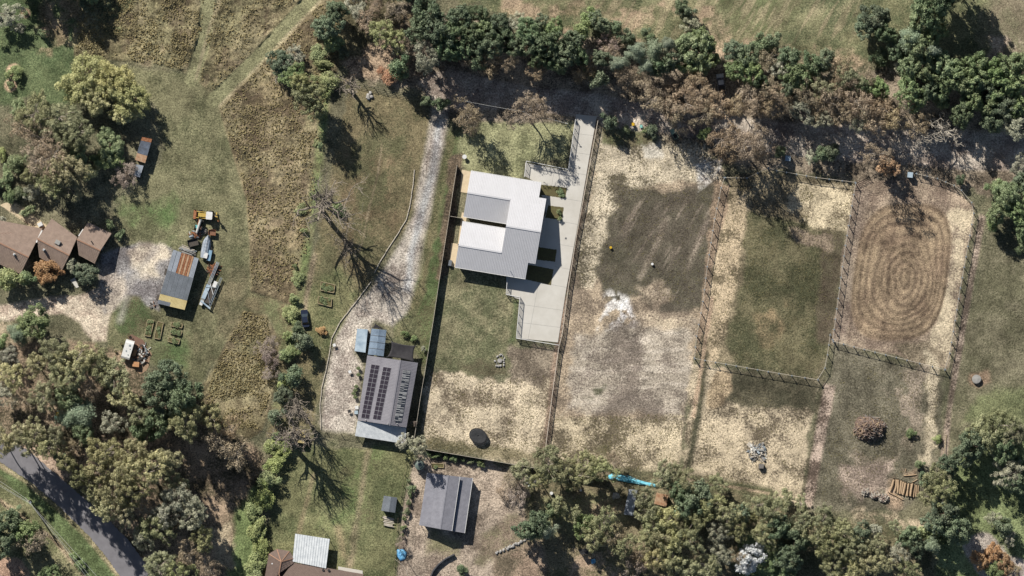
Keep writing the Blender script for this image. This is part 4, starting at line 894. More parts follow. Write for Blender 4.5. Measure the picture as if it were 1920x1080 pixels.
def panel_fence(name, label, pts, h=2.1, m='wall_dark', sp=2.4):
    o = W(*pts[0]); root = thing(name, label, 'fence', o); B_ = along(pts, sp)
    def mk():
        mb = MB(); n = 12
        for k in range(n): mb.box(((k+.5)/n, .012*(1 if k % 2 else -1), h/2), (1/n, .03, h-.1))
        return mb.mesh('panel', M[m])
    pan = unit(('panel', m, h), mk); post = unit(('ppost', h), lambda: MB().box((0, 0, h/2), (.08, .09, h+.06)).mesh('post', M['galv']))
    cap = unit(('pcap', h), lambda: MB().box((.5, 0, h+.01), (1, .07, .05)).mesh('capping', M['timber_pale']))
    for a, b in B_:
        d = b-a; rz = math.atan2(d.y, d.x); piece('post', post, root, a-o, rz); piece('panel', pan, root, a-o, rz, (d.length, 1, 1)); piece('capping', cap, root, a-o, rz, (d.length, 1, 1))
    piece('post', post, root, B_[-1][1]-o, rz); return root
def mesh_fence(name, label, pts, sp=2.75, h=1.75):
    o = W(*pts[0]); root = thing(name, label, 'fence', o); B_ = along(pts, sp)
    def mkpost(): return MB().tube([(0, 0, -.1), (0, 0, h)], .10, 6).box((.1, 0, h-.06), (.5, .12, .08)).box((0, -.12, h-.25), (.12, .45, .07)).box((0, 0, h+.03), (.28, .28, .07)).mesh('post', M['galv'])
    def mkmesh():
        mb = MB()
        for k in range(7): mb.box((.5, 0, .12+k*.25), (1, .012, .012))
        for k in range(7): mb.box(((k+.5)/7, 0, h/2-.05), (.004, .012, h-.15))
        return mb.mesh('wire_panel', M['wire'])
    post = unit(('mpost', h), mkpost); wm_ = unit(('mmesh', h), mkmesh); top = unit(('mtop', h), lambda: MB().tube([(0, 0, h-.02), (1, 0, h-.02)], .055, 6).mesh('top_rail', M['timber_pale']))
    for a, b in B_:
        d = b-a; rz = math.atan2(d.y, d.x); piece('post', post, root, a-o, rz); piece('wire_panel', wm_, root, a-o, rz, (d.length, 1, 1)); piece('top_rail', top, root, a-o, rz, (d.length, 1, 1))
    piece('post', post, root, B_[-1][1]-o, rz); return root
rail_fence('post_and_rail_fence', 'long black post and rail fence running down beside the concrete driveway', [(1121,226),(1105,312),(1081,440),(1066,535),(1054,625),(1047,655),(1036,735),(1020,862)], 2.4, 1.35, (.3,.62,.94,1.24), cap='timber_pale', rh=.12)
rail_fence('yard_fence', 'white topped yard fence between the front lawn and the concrete drive', [(1079,224),(1066,318),(987,302),(983,332)], 2.2, 1.5, (.25,.6,.95,1.3), cap='white', m='black')
rail_fence('yard_fence', 'white topped yard fence enclosing the concrete turning pad', [(951,524),(949,552),(975,557),(968,634),(1048,647)], 2.2, 1.5, (.25,.6,.95,1.3), cap='white', m='black')
rail_fence('paddock_fence', 'black rail fence along the top of the mown paddock', [(664,155),(720,167),(789,181)], 2.4, 1.6, (.35,.75,1.15,1.5))
rail_fence('paddock_fence', 'short black rail fence at the bend beside the mown paddock', [(790,184),(797,214)], 2.4, 1.5, (.35,.75,1.15,1.4))
rail_fence('paddock_gate', 'black rail gate across the gravel drive', [(798,216),(846,224)], 3.2, 1.5, (.3,.6,.9,1.2,1.4), cat='gate')
rail_fence('front_fence', 'dark rail fence between the front lawn and the dirt road', [(866,190),(920,197),(1000,210),(1076,222)], 2.6, 1.1, (.4,.75,1.05), m='timber', pw=.12)
panel_fence('sheet_fence', 'tall solid sheet fence between the green strip and the new house', [(857,310),(846,380),(833,465),(823,530),(812,604),(801,672),(788,748),(776,828)])
panel_fence('sheet_fence', 'tall solid sheet fence along the bottom of the straw paddock', [(797,842),(880,856),(960,870),(1030,882),(1140,900)])
panel_fence('cross_fence', 'short sheet fence joining the courtyard to the boundary fence', [(842,405),(866,409)], 1.8)
rail_fence('wire_fence', 'thin dark rail fence below the bare leaning tree', [(574,806),(612,810),(668,819)], 3.0, 1.2, (.3,.6,.9,1.15), m='bark_dark', rw=.04, rh=.05)
mesh_fence('arena_fence', 'white mesh fence up the left side of the raked sand arena', [(1604,344),(1597,386),(1585,460),(1574,540),(1561,637)])
mesh_fence('arena_fence', 'white mesh fence across the bottom of the raked sand arena', [(1562,640),(1620,655),(1700,675),(1771,693)])
mesh_fence('arena_fence', 'white mesh fence up the right side of the raked sand arena', [(1771,692),(1780,662),(1800,540),(1814,462),(1825,400),(1821,380),(1802,357),(1788,348),(1757,335),(1718,326)])
mesh_fence('paddock_mesh_fence', 'mesh fence along the left of the green paddock', [(1358,333),(1352,352),(1340,410),(1326,500),(1318,565),(1306,630),(1302,671)])
mesh_fence('paddock_mesh_fence', 'mesh fence along the bottom of the green paddock', [(1302,672),(1380,686),(1460,700),(1533,712)])
mesh_fence('paddock_mesh_fence', 'mesh fence angling from the arena corner down to the green paddock', [(1533,711),(1546,690),(1551,665),(1556,628)])
mesh_fence('paddock_mesh_fence', 'mesh fence along the top of the green paddock by the dirt road', [(1360,333),(1400,334),(1440,315),(1456,320),(1530,333),(1603,342)])
rail_fence('corner_gate', 'weathered timber gate at the top corner of the arena', [(1606,340),(1628,329)], 3.0, 1.5, (.3,.6,.9,1.2,1.4), m='bark', cat='gate')
for k, (a, b, lb) in enumerate((((1765,874),(1775,815),'lone tall wooden rail post where the stony strip ends'), ((1501,956),(1504,932),'white gate post at the foot of the stony strip'))):
    r_ = thing('strainer_post', lb, 'post', W(*a)); MB().tube([W(*a, 0), W(*a, 1.5)], .12, 8).build('post', M['timber'], r_); MB().tube([W(*a, 1.3), W(*b, .05)], .08, 6).build('stay', M['timber'], r_)
rail_fence('garden_wire_fence', 'low dark wire fence at the foot of the stony strip', [(1474,954),(1525,963)], 2.4, 1.1, (.4,.75,1.05), m='bark_dark', rw=.03, rh=.04)
rail_fence('verge_fence', 'low timber rail fence along the far verge of the sealed road', [(-10,930),(35,965),(75,990),(110,1015),(135,1050),(165,1090)], 2.6, 1.0, (.4,.9), m='timber', rw=.05, rh=.08)
rail_fence('side_fence', 'thin timber fence between the lawn and the barn yard', [(762,870),(748,950),(738,1085)], 2.8, 1.0, (.4,.9), m='bark', rw=.04, rh=.06)
# timber edging of the drive
def edging(label, pts):
    o = W(*pts[0]); root = thing('timber_edging', label, 'edging', o); m_ = unit('log', lambda: MB().tube([(0, 0, .1), (1, 0, .1)], .12, 7).mesh('log', M['timber_pale']))
    for a, b in along(pts, 2.3):
        d = b-a; piece('log', m_, root, a-o, math.atan2(d.y, d.x)+R.uniform(-.03, .03), (d.length*.96, 1, 1))
edging('pale log edging along the upper bend of the gravel drive', [(777,318),(775,345),(769,385),(762,412),(750,432),(735,455),(712,492),(702,512)])
edging('pale log edging along the lower bend of the gravel drive', [(696,528),(676,555),(660,575),(637,605),(622,635),(617,668),(610,700),(603,730),(600,760),(602,806)])
def stones(label, pts, n, r0, m='rock', spread=.3, name='stone_edging'):
    o = W(*pts[0]); root = thing(name, label, 'stones', o); me_ = unit(('stone', m), lambda: blob(1, 8, 5, .25, 3).mesh('stone', M[m], True)); P = along(pts, 10000); tot = len(pts)-1
    for k in range(n):
        t = (k+.5)/n*tot; i_ = min(int(t), tot-1); a = W(*pts[i_]).lerp(W(*pts[i_+1]), t-i_); s_ = r0*R.uniform(.6, 1.3)
        piece('stone', me_, root, a-o+Vector((R.uniform(-spread, spread), R.uniform(-spread, spread), s_*.25)), R.uniform(0, 6), (s_, s_*R.uniform(.6, 1), s_*.6))
    return root
def blob(r, n, m, j, seed):
    rr_ = random.Random(seed); mb = MB(); mb.v.append((0, 0, -r))
    for a in range(1, m):
        ph = math.pi*a/m
        for b in range(n):
            k = r*(1+rr_.uniform(-j, j)); th_ = 2*math.pi*b/n; mb.v.append((k*math.sin(ph)*math.cos(th_), k*math.sin(ph)*math.sin(th_), -k*math.cos(ph)))
    mb.v.append((0, 0, r)); last = len(mb.v)-1
    for b in range(n): mb.f.append((0, 1+(b+1) % n, 1+b)); mb.f.append((last, last-n+b, last-n+(b+1) % n))
    for a in range(m-2):
        for b in range(n): mb.f.append((1+a*n+b, 1+a*n+(b+1) % n, 1+(a+1)*n+(b+1) % n, 1+(a+1)*n+b))
    return mb
stones('line of pale stones edging the bank east of the barn', [(928,1040),(945,1030),(962,1022),(985,1012),(995,1007)], 26, .35)
stones('ring of pale stones round the fire pit on the back lawn', [(930,671),(938,664),(946,672),(944,684),(932,686),(929,676)], 14, .3, spread=.15, name='fire_pit_ring')
fp = thing('fire_pit', 'small round fire pit with a pale stone middle on the back lawn', 'fire pit', W(937, 676)); MB().disc(W(937, 676, 0), .6, .25, 14).build('bowl', M['concrete_old'], fp); MB().disc(W(937, 676, .26), .45, .02, 12).build('ash', M['rock'], fp)
sb = thing('stone_heap', 'small heap of pale rocks near the top of the mown paddock', 'rocks', W(694, 179))
for k in range(7): piece('stone', unit(('stone', 'rock'), None), sb, (R.uniform(-.7, .7), R.uniform(-.7, .7), .2), R.uniform(0, 6), (.5, .4, .35))

# ------------------------------------------------------------------ poles and wires
pole = thing('power_pole', 'timber power pole with a crossarm on the grass verge', 'power pole', W(57, 938))
MB().tube([W(57, 938, -.2), W(57, 938, 9.4)], [.22, .15], 10).build('pole', M['bark_pale'], pole)
dx = Vector((.75, .66, 0)).normalized(); n_ = Vector((.66, -.75, 0))
MB().bar(W(57,938,9.0)-n_*-1.1, W(57,938,9.0)-n_*1.1, .14, .14).build('crossarm', M['timber_pale'], pole)
for k in (-1, -.4, .4, 1): MB().tube([W(57,938,9.05)+n_*k, W(57,938,9.3)+n_*k], .05, 6).build('insulator', M['white'], pole)
for k, e0, e1 in ((-1, (-110,826), (205,1100)), (.4, (-110,838), (190,1100)), (1, (-110,843), (182,1100))):
    a = W(57,938,9.3)+n_*k
    for e in (e0, e1):
        b = W(*e, 9.0); c = a.lerp(b, .5)-Vector((0, 0, .5)); MB().tube([a, a.lerp(c, .5)-Vector((0,0,.12)), c, c.lerp(b, .5)-Vector((0,0,.12)), b], .022, 4).build('wire', M['white'], pole)
MB().disc(W(57.5, 939, 7.2)+Vector((.35, -.2, 0)), .28, .9, 12).build('transformer', M['galv'], pole)
sl = thing('service_line', 'thin pole and service line above the front lawn fence', 'power pole', W(1062, 232))
MB().tube([W(1062,232,0), W(1062,232,5)], .08, 8).build('pole', M['galv'], sl); MB().tube([W(1062,232,4.9), W(980,210,4.5), W(900,196,4.7), W(860,188,5)], .025, 4).build('wire', M['white'], sl); MB().box(W(1062,232,4.9), (.5,.12,.12)).build('crossarm', M['white'], sl)
ap = thing('antenna_mast', 'thin leaning mast by the crumpled blue tarpaulin', 'mast', W(748, 1028)); MB().tube([W(748,1028,0), W(750,1030,5.6)], .06, 6).build('mast', M['galv'], ap); MB().box(W(750,1030,5.5), (.6,.08,.08), .6).build('crossbar', M['galv'], ap)
ap = thing('marker_pole', 'slim marker pole on the lawn beside the gravel drive', 'pole', W(601, 652)); MB().tube([W(601,652,0), W(601,652,2.6)], .05, 6).build('pole', M['bark_dark'], ap); MB().box(W(601,652,2.55), (.18,.18,.1)).build('cap', M['galv'], ap)

# ------------------------------------------------------------------ vehicles and yard things
def wheel(root, c, r, w, rz):
    ax = Vector((math.cos(rz+math.pi/2), math.sin(rz+math.pi/2), 0)); c = Vector(c)
    o = MB().tube([c-ax*w/2, c+ax*w/2], r, 14).build('wheel', M['tyre'], root, local=True)
    MB().tube([c-ax*(w/2+.015), c+ax*(w/2+.015)], r*.5, 10).build('rim', M['galv'], o, local=True)
def pxang(dx_, dy_): return math.atan2(-dy_, dx_)
# pickup truck
ut = thing('pickup_truck', 'silver white pickup truck parked beneath the trees by the dirt road', 'truck', W(1352, 158), pxang(5, 36))
def L_(mb, n, m, root, smooth=False): return mb.build(n, m, root, smooth, local=True)
bd = MB(); bd.prism([(-2.55,-.85),(-2.5,-.9),(2.5,-.9),(2.55,-.85),(2.55,.85),(2.5,.9),(-2.5,.9),(-2.55,.85)], .45, .95); L_(bd, 'body', M['white_dirty'], ut)
cb = MB(); cb.add([(-1.5,-.86,.95),(.35,-.86,.95),(.35,.86,.95),(-1.5,.86,.95),(-1.0,-.7,1.65),(.2,-.7,1.65),(.2,.7,1.65),(-1.0,.7,1.65)], [(4,5,6,7),(0,1,5,4),(1,2,6,5),(2,3,7,6),(3,0,4,7)]); L_(cb, 'cab', M['seat'], ut)
L_(MB().box((-.4,0,1.66), (1.1,1.3,.05)), 'cab_roof', M['white'], ut); L_(MB().box((-2.05,0,.98), (.9,1.6,.08)), 'bonnet', M['white'], ut)
tr_ = MB(); tr_.box((1.45,0,.98), (2.1,1.75,.06)); L_(tr_, 'tray', M['darkmetal'], ut)
for s_ in (-1, 1): L_(MB().box((1.45, s_*.86, 1.15), (2.1,.05,.34)), 'tray_side', M['galv'], ut)
for x in (-1.6, 1.5):
    for s_ in (-1, 1): wheel(ut, (x, s_*.82, .36), .36, .24, 0)
for s_ in (-.6, .6): L_(MB().box((-2.57, s_, .75), (.05,.35,.18)), 'headlight', M['glass'], ut)
# dark car
cr = thing('parked_car', 'dark blue car half hidden in the hedge beside the raised beds', 'car', W(572, 597), pxang(-2, -18))
cb = MB(); cb.prism([(-2.1,-.7),(-1.9,-.85),(1.9,-.85),(2.1,-.7),(2.1,.7),(1.9,.85),(-1.9,.85),(-2.1,.7)], .3, .85); L_(cb, 'body', M['seat'], cr)
cb = MB(); cb.add([(-1.5,-.8,.85),(1.1,-.8,.85),(1.1,.8,.85),(-1.5,.8,.85),(-1.0,-.62,1.4),(.4,-.62,1.4),(.4,.62,1.4),(-1.0,.62,1.4)], [(4,5,6,7),(0,1,5,4),(1,2,6,5),(2,3,7,6),(3,0,4,7)]); L_(cb, 'cabin', M['glass'], cr); L_(MB().box((-.3,0,1.41), (1.3,1.15,.04)), 'roof', M['seat'], cr)
for x in (-1.3, 1.35):
    for s_ in (-1, 1): wheel(cr, (x, s_*.78, .32), .32, .2, 0)
L_(MB().box((-2.1, 0, .55), (.06,1.3,.15)), 'bumper', M['galv'], cr)
# caravan
cv = thing('caravan', 'white caravan standing beside the scrap heap and garden beds', 'caravan', W(240, 656), pxang(9, -30)+math.pi)
cb = MB(); L0, W0 = 2.3, 1.05; pr = [(-L0,.55),(-L0-.15,1.1),(-L0+.15,2.1),(-L0+.6,2.35),(L0-.5,2.35),(L0-.1,2.1),(L0,1.2),(L0-.1,.55)]
n = len(pr); cb.add([(x, -W0, z) for x, z in pr]+[(x, W0, z) for x, z in pr], [tuple(range(n)), tuple(reversed(range(n, 2*n)))]+[(i_, n+i_, n+(i_+1) % n, (i_+1) % n) for i_ in range(n)]); L_(cb, 'body', M['white'], cv)
for x, y, s_ in ((-1.2,.2,.4),(.3,-.25,.28),(-.4,.5,.18),(1.1,.45,.22)): L_(MB().box((x, y, 2.4), (s_, s_, .12)), 'roof_vent', M['galv'], cv)
for x in (-1, .6):
    for s_ in (-1, 1): L_(MB().box((x, s_*(W0+.01), 1.5), (.9,.04,.55)), 'window', M['glass'], cv)
for s_ in (-1, 1): wheel(cv, (0, s_*.95, .33), .33, .2, 0)
L_(MB().bar((-L0,.4,.5), (-L0-1.2,0,.5), .08, .08).bar((-L0,-.4,.5), (-L0-1.2,0,.5), .08, .08), 'drawbar', M['darkmetal'], cv)
# heaps built of many loose pieces
def heap(name, label, cat, ctr, rx, ry, h, n, shapes, mats, seed, ang=0, pname='scrap_piece'):
    rr_ = random.Random(seed); o = W(*ctr); root = thing(name, label, cat, o, ang)
    for k in range(n):
        r_ = math.sqrt(rr_.random()); a = rr_.uniform(0, 6.283); x, y = rx*r_*math.cos(a), ry*r_*math.sin(a); z = h*(1-r_*r_)*rr_.uniform(.55, 1)
        sx, sy, sz = shapes(rr_); mm = M[rr_.choice(mats)]
        me_ = unit(('scrap', mm.name), lambda: MB().box((0, 0, 0), (1, 1, 1)).mesh('scrap_piece', mm))
        piece(pname, me_, root, (x, y, z+.08+sz/2), sc=(sx, sy, sz), rot=(rr_.uniform(-.35, .35), rr_.uniform(-.35, .35), rr_.uniform(0, 6.28)))
    return root
stick = lambda r: (r.uniform(.7, 2.0), r.uniform(.06, .18), r.uniform(.04, .12))
plank = lambda r: (r.uniform(.5, 1.6), r.uniform(.15, .5), r.uniform(.05, .3))
billet = lambda r: (r.uniform(.3, .55), r.uniform(.12, .22), r.uniform(.1, .18))
heap('scrap_heap', 'jumbled heap of pipes and boxes beside the white caravan', 'scrap heap', (265, 666), 1.7, 2.9, .7, 90, lambda r: (stick(r) if r.random() < .5 else plank(r)), ['darkmetal','white_dirty','galv','brown_scrap','darkmetal','ash'], 5, -.3)
bx = thing('packing_crate', 'orange topped crate at the bottom of the scrap heap', 'crate', W(255, 683)); MB().box(W(255,683,.55), (1.5,1.1,1.1), -.1).build('box', M['brown_scrap'], bx); MB().box(W(255,683,1.13), (1.6,1.2,.06), -.1).build('lid', M['orange'], bx)
bx = thing('packing_crate', 'orange topped bench between the caravan and the scrap heap', 'bench', W(253, 661)); MB().box(W(253,661,.4), (.7,1.6,.8), -.3).build('box', M['brown_scrap'], bx); MB().box(W(253,661,.83), (.8,1.7,.06), -.3).build('lid', M['orange'], bx)
for k, (X, Y) in enumerate(((242,629),(228,645),(217,659))):
    b_ = thing('pot_plant', ('black pot at the corner of the brick paving','black pot left of the white caravan','black pot in the leaf litter below the caravan')[k], 'pot', W(X, Y)); MB().lathe(W(X, Y), [(.22,0),(.32,.5),(.34,.55)], 12).build('pot', M['black'], b_); MB().disc(W(X,Y,.56), .28, .03, 10).build('soil', M['soil'], b_)
heap('rust_heap', 'tangle of rusty iron beside the workshop shed', 'scrap heap', (400, 505), 1.5, 1.3, .5, 70, stick, ['rust','brown_scrap','rust','darkmetal'], 8)
heap('pipe_stack', 'stack of grey pipes and planks against the top of the workshop shed', 'stack', (351, 470), 2.9, 1.0, .8, 46, lambda r: (r.uniform(2.0, 3.2), r.uniform(.08, .22), r.uniform(.06, .16)), ['timber_pale','galv','white_dirty','ash','concrete_old'], 9, -.28)
for o_ in [c for c in bpy.data.objects if c.parent and c.parent.name.startswith('pipe_stack')]: o_.rotation_euler = (0, R.uniform(-.05, .05), R.uniform(-.12, .12)); o_.location.x *= .3
heap('rubbish_heap', 'scatter of pale broken timber on the straw paddock', 'rubbish heap', (1420, 848), 2.1, 2.2, .5, 80, lambda r: (stick(r) if r.random() < .6 else plank(r)), ['timber_pale','ash','white_dirty','galv','darkmetal'], 12, 0, 'plank')
bx = thing('small_crate', 'grey slatted crate below the scattered broken timber', 'crate', W(1427, 874)); MB().box(W(1427,874,.5), (1.2,1.1,1.0), -.1).build('box', M['darkmetal'], bx)
for k in range(5): MB().box(W(1427,874,1.03)+Vector((-.48+k*.24,0,0)), (.17,1.1,.05), -.1).build('slat', M['ash'], bx)
bx = thing('timber_sheet', 'pale timber sheet lying above the scattered broken timber', 'sheet', W(1408, 836)); MB().box(W(1408,836,.1), (2.0,1.1,.06), -.75).build('sheet', M['timber_pale'], bx); MB().box(W(1408,836,.04), (1.8,.1,.07), -.75).build('bearer', M['timber'], bx)
heap('burn_pile', 'tall round mound of brown branches and mulch on the lower paddock', 'mound', (1630, 803), 4.0, 3.1, 3.0, 280, lambda r: (r.uniform(.5, 1.6), r.uniform(.06, .16), r.uniform(.05, .12)), ['woodchip','ash','bark','woodchip','logbark'], 14, 0, 'branch')
_bp = [o for o in bpy.data.objects if o.name.startswith('burn_pile')][0]
bm_ = MB(); nb, mbn = 28, 9
for a in range(mbn+1):
    rr0 = a/mbn
    for b in range(nb):
        th_ = 2*math.pi*b/nb; k = 1+.12*math.sin(3*th_+1)+R.uniform(-.05, .05); bm_.v.append((3.9*rr0*k*math.cos(th_), 3.0*rr0*k*math.sin(th_), 2.8*(1-rr0**1.6)*(1+R.uniform(-.15, .15))-.05))
for a in range(mbn):
    for b in range(nb): bm_.f.append((a*nb+b, (a+1)*nb+b, (a+1)*nb+(b+1) % nb, a*nb+(b+1) % nb))
M['mound'] = mat('brown_mulch_mound', lin(136,116,104), lin(92,78,70), 4, .95, bump=.15, bscale=5, contrast=.5); L_(bm_, 'mound', M['mound'], _bp)
for k, (X, Y, rx, lb) in enumerate(((1623,922,1.1,'left heap of split firewood beside the stacked logs'),(1640,928,1.3,'middle heap of split firewood beside the stacked logs'),(1657,934,1.25,'firewood heap touching the stacked logs'))):
    heap('firewood_heap', lb, 'firewood', (X, Y), rx, 1.0, .8, 90, billet, ['woodchip','timber_pale','ash','timber_pale'], 20+k, 0, 'billet')
# felled logs: every log a thing of its own
def log(a, b, r_, label, grp=None, z=0, m='logbark'):
    rt = thing('felled_log', label, 'log', W(*a), 0, grp); A_ = W(*a, r_+z); B_ = W(*b, r_+z); mid = A_.lerp(B_, .5)+Vector((R.uniform(-.12, .12), R.uniform(-.12, .12), 0))
    MB().tube([A_, mid, B_], [r_, r_*.95, r_*.85], 9, False).build('trunk', M[m], rt)
    d = (B_-A_).normalized()
    for p, rr0, s_ in ((A_, r_, -1), (B_, r_*.85, 1)): MB().tube([p-d*.02, p+d*.02*s_], rr0*.98, 9).build('cut_end', M['timber_pale'], rt)
LG_ = [((1676,899),(1669,921),.28),((1681,899),(1678,921),.26),((1684,899),(1683,924),.3),((1690,901),(1687,926),.27),((1694,903),(1690,926),.24),((1698,905),(1693,928),.3),((1703,907),(1699,930),.2),((1706,907),(1702,929),.22),((1709,907),(1706,930),.22),((1712,906),(1709,931),.2),((1715,908),(1713,932),.18),((1718,909),(1717,931),.2),((1722,910),(1722,930),.16)]
for a, b, r_ in LG_: log(a, b, r_, 'cut log lying in the row beside the firewood heaps', 'row of cut logs beside the firewood')
for k, (a, b, r_) in enumerate((((1704,906),(1701,930),.18),((1711,906),(1707,930),.2))): log(a, b, r_, 'thin cut log riding on top of the log row', 'logs on top of the log row', .5)
log((1666,923),(1693,937),.16, 'long bent log lying across the foot of the log row'); log((1695,892),(1718,890),.13, 'curved pale branch lying above the log row'); log((1711,904),(1720,899),.1, 'short pale branch tip beside the log row'); log((1698,884),(1699,879),.1, 'tiny stub of log above the log row')
M['paleLog'] = M['timber_pale']
for k in range(9):
    y = 968+k*2.0; log((718+R.uniform(-1, 3), y), (738+R.uniform(-2, 3), y+3.5+R.uniform(-2, 2)), .13, 'bleached log in the heap below the small grey shed', 'bleached log heap', R.uniform(0, .25), 'timber_pale')
# yard machinery
bk = thing('backhoe_loader', 'yellow backhoe loader with rusty front bucket and white cab roof', 'backhoe', W(388, 404), pxang(-30, -3))
L_(MB().box((1.0,0,1.05), (2.2,.9,.7)), 'bonnet', M['yellow'], bk); L_(MB().box((-.2,0,.8), (4.4,.8,.4)), 'chassis', M['darkmetal'], bk)
L_(MB().box((-.65,0,1.55), (1.3,1.5,1.2)), 'cab', M['glass'], bk); L_(MB().prism([(-1.4,-.8),(-1.2,-.95),(0,-.95),(.15,-.8),(.15,.8),(0,.95),(-1.2,.95),(-1.4,.8)], 2.2, 2.32), 'cab_roof', M['white'], bk)
for s_ in (-1, 1): L_(MB().bar((-.2, s_*.75, 1.2), (2.6, s_*.75, .8), .14, .2), 'loader_arm', M['yellow'], bk)
L_(MB().add([(2.6,-1.1,.15),(3.3,-1.1,.1),(2.7,-1.1,1.0),(2.6,1.1,.15),(3.3,1.1,.1),(2.7,1.1,1.0),(2.5,-1.1,.9),(2.5,1.1,.9)], [(0,1,4,3),(0,3,7,6),(6,7,5,2),(0,6,2,1),(3,4,5,7)]), 'bucket', M['rust'], bk)
for x, r_ in ((-1.0, .65), (1.6, .45)):
    for s_ in (-1, 1): wheel(bk, (x, s_*1.0, r_), r_, .38, 0)
L_(MB().bar((-2.2,0,1.0), (-2.6,.1,3.0), .25, .3).bar((-2.6,.1,3.0), (-3.0,.9,1.6), .2, .25), 'backhoe_arm', M['yellow'], bk); L_(MB().box((-3.05,1.0,1.3), (.6,.5,.5)), 'backhoe_bucket', M['rust'], bk); L_(MB().bar((-2.3,-1.0,.5), (-2.3,1.0,.5), .3, .3), 'stabiliser', M['yellow'], bk)
tk = thing('old_tractor', 'old red tractor with a cyan panel under a pale pipe', 'tractor', W(373, 422), pxang(4, -18))
L_(MB().box((.6,0,.9), (1.6,.7,.7)), 'bonnet', M['rust'], tk); L_(MB().box((-.7,0,.75), (1.2,.9,.6)), 'gearbox', M['darkmetal'], tk); L_(MB().box((-.5,.5,1.25), (.8,.55,.1)), 'mudguard', M['cyan'], tk); L_(MB().box((-.5,-.55,1.25), (.8,.4,.1)), 'mudguard', M['rust'], tk); L_(MB().box((-.75,0,1.35), (.45,.45,.15)), 'seat', M['black'], tk)
for x, r_ in ((-.7, .7), (1.1, .4)):
    for s_ in (-1, 1): wheel(tk, (x, s_*.8, r_), r_, .32, 0)
L_(MB().tube([(1.0,0,1.2), (1.0,0,1.9)], .05, 6), 'exhaust', M['darkmetal'], tk)
pp = thing('culvert_pipe', 'pale round pipe resting across the old tractor', 'pipe', W(377, 412)); MB().tube([W(377,412,1.75), W(369,436,1.1)], .3, 12, False).build('pipe', M['white_dirty'], pp); MB().tube([W(377,412,1.75), W(376.8,412.6,1.73)], .34, 12).build('collar', M['galv'], pp)
heap('engine_parts', 'clutter of red and silver engine parts above the black tray trailer', 'scrap heap', (365, 440), 1.6, .8, .5, 50, lambda r: (r.uniform(.2, 1.0), r.uniform(.1, .4), r.uniform(.1, .35)), ['darkmetal','rust','galv','white_dirty','brown_scrap'], 31)
heap('engine_parts', 'small clutter of silver parts by the rusty box trailer', 'scrap heap', (384, 434), .7, .6, .4, 22, lambda r: (r.uniform(.2, .7), r.uniform(.1, .3), r.uniform(.1, .3)), ['darkmetal','galv','ash'], 32)
def box_trailer(label, c, ang, lx, ly, h, m, mi, name='box_trailer'):
    r_ = thing(name, label, 'trailer', W(*c), ang)
    L_(MB().box((0,0,.6), (lx,ly,.08)), 'floor', mi, r_)
    for s_ in (-1, 1): L_(MB().box((0, s_*ly/2, .6+h/2), (lx+.06,.06,h)), 'side', m, r_); L_(MB().box((s_*lx/2, 0, .6+h/2), (.06,ly-.07,h)), 'end_board', m, r_); wheel(r_, (0, s_*(ly/2+.16), .33), .33, .2, 0)
    L_(MB().bar((lx/2,.3,.55), (lx/2+1.0,0,.5), .08, .08).bar((lx/2,-.3,.55), (lx/2+1.0,0,.5), .08, .08), 'drawbar', M['darkmetal'], r_); return r_
box_trailer('rusty orange box trailer below the backhoe arm', (398,436), pxang(-12,-1), 1.7, 1.3, .4, M['rust'], M['brown_scrap'])
box_trailer('black steel tray trailer above the pipe stack', (362,455), pxang(-20,5)+math.pi, 2.5, 1.7, .5, M['black'], M['darkmetal'])
tt = box_trailer('narrow trailer with a pale blue lid beside the workshop', (393,479), pxang(5,-24), 2.7, .95, .35, M['darkmetal'], M['blue_box'])
L_(MB().box((0,0,.99), (2.6,.9,.06)), 'lid', M['blue_box'], tt)
bt = thing('covered_boat', 'silver boat under a pleated cover beside the workshop roof', 'boat', W(387, 462), pxang(5,-26))
mb = MB(); n = 14; secs = []
for k in range(n+1):
    t = k/n; x = -2.9+5.8*t; w_ = 1.05*(1-max(0, (t-.55)/.45)**2.2)*(.85+.15*min(1, t*5)); h_ = .75+.35*t*t
    secs.append([(x, -w_, .75), (x, -w_*.6, 1.0+h_*.25), (x, -.08*w_, 1.0+h_*.5+(.05 if k % 2 else 0)), (x, .08*w_, 1.0+h_*.5+(.05 if k % 2 else 0)), (x, w_*.6, 1.0+h_*.25), (x, w_, .75), (x, w_*.5, .4), (x, 0, .28), (x, -w_*.5, .4)])
m9 = 9
for s_ in secs: mb.v += s_
for k in range(n):
    for j in range(m9): mb.f.append((k*m9+j, k*m9+(j+1) % m9, (k+1)*m9+(j+1) % m9, (k+1)*m9+j))
mb.f.append(tuple(range(m9))); mb.f.append(tuple(reversed(range(n*m9, n*m9+m9)))); L_(mb, 'hull', M['shed_light'], bt)
for y in (-.55, 0, .45): L_(MB().bar((-2.7,y,1.30-abs(y)*.18), (1.6,y*.9,1.48-abs(y)*.3), .14, .05), 'cover_strap', M['roof_bluegrey'], bt)
L_(MB().prism([(-2.9,-.7),(-1.6,-.8),(-1.5,.1),(-2.8,.2)], 1.30, 1.42), 'hatch', M['white'], bt)
for s_ in (-1, 1): wheel(bt, (-.4, s_*.95, .33), .33, .2, 0)
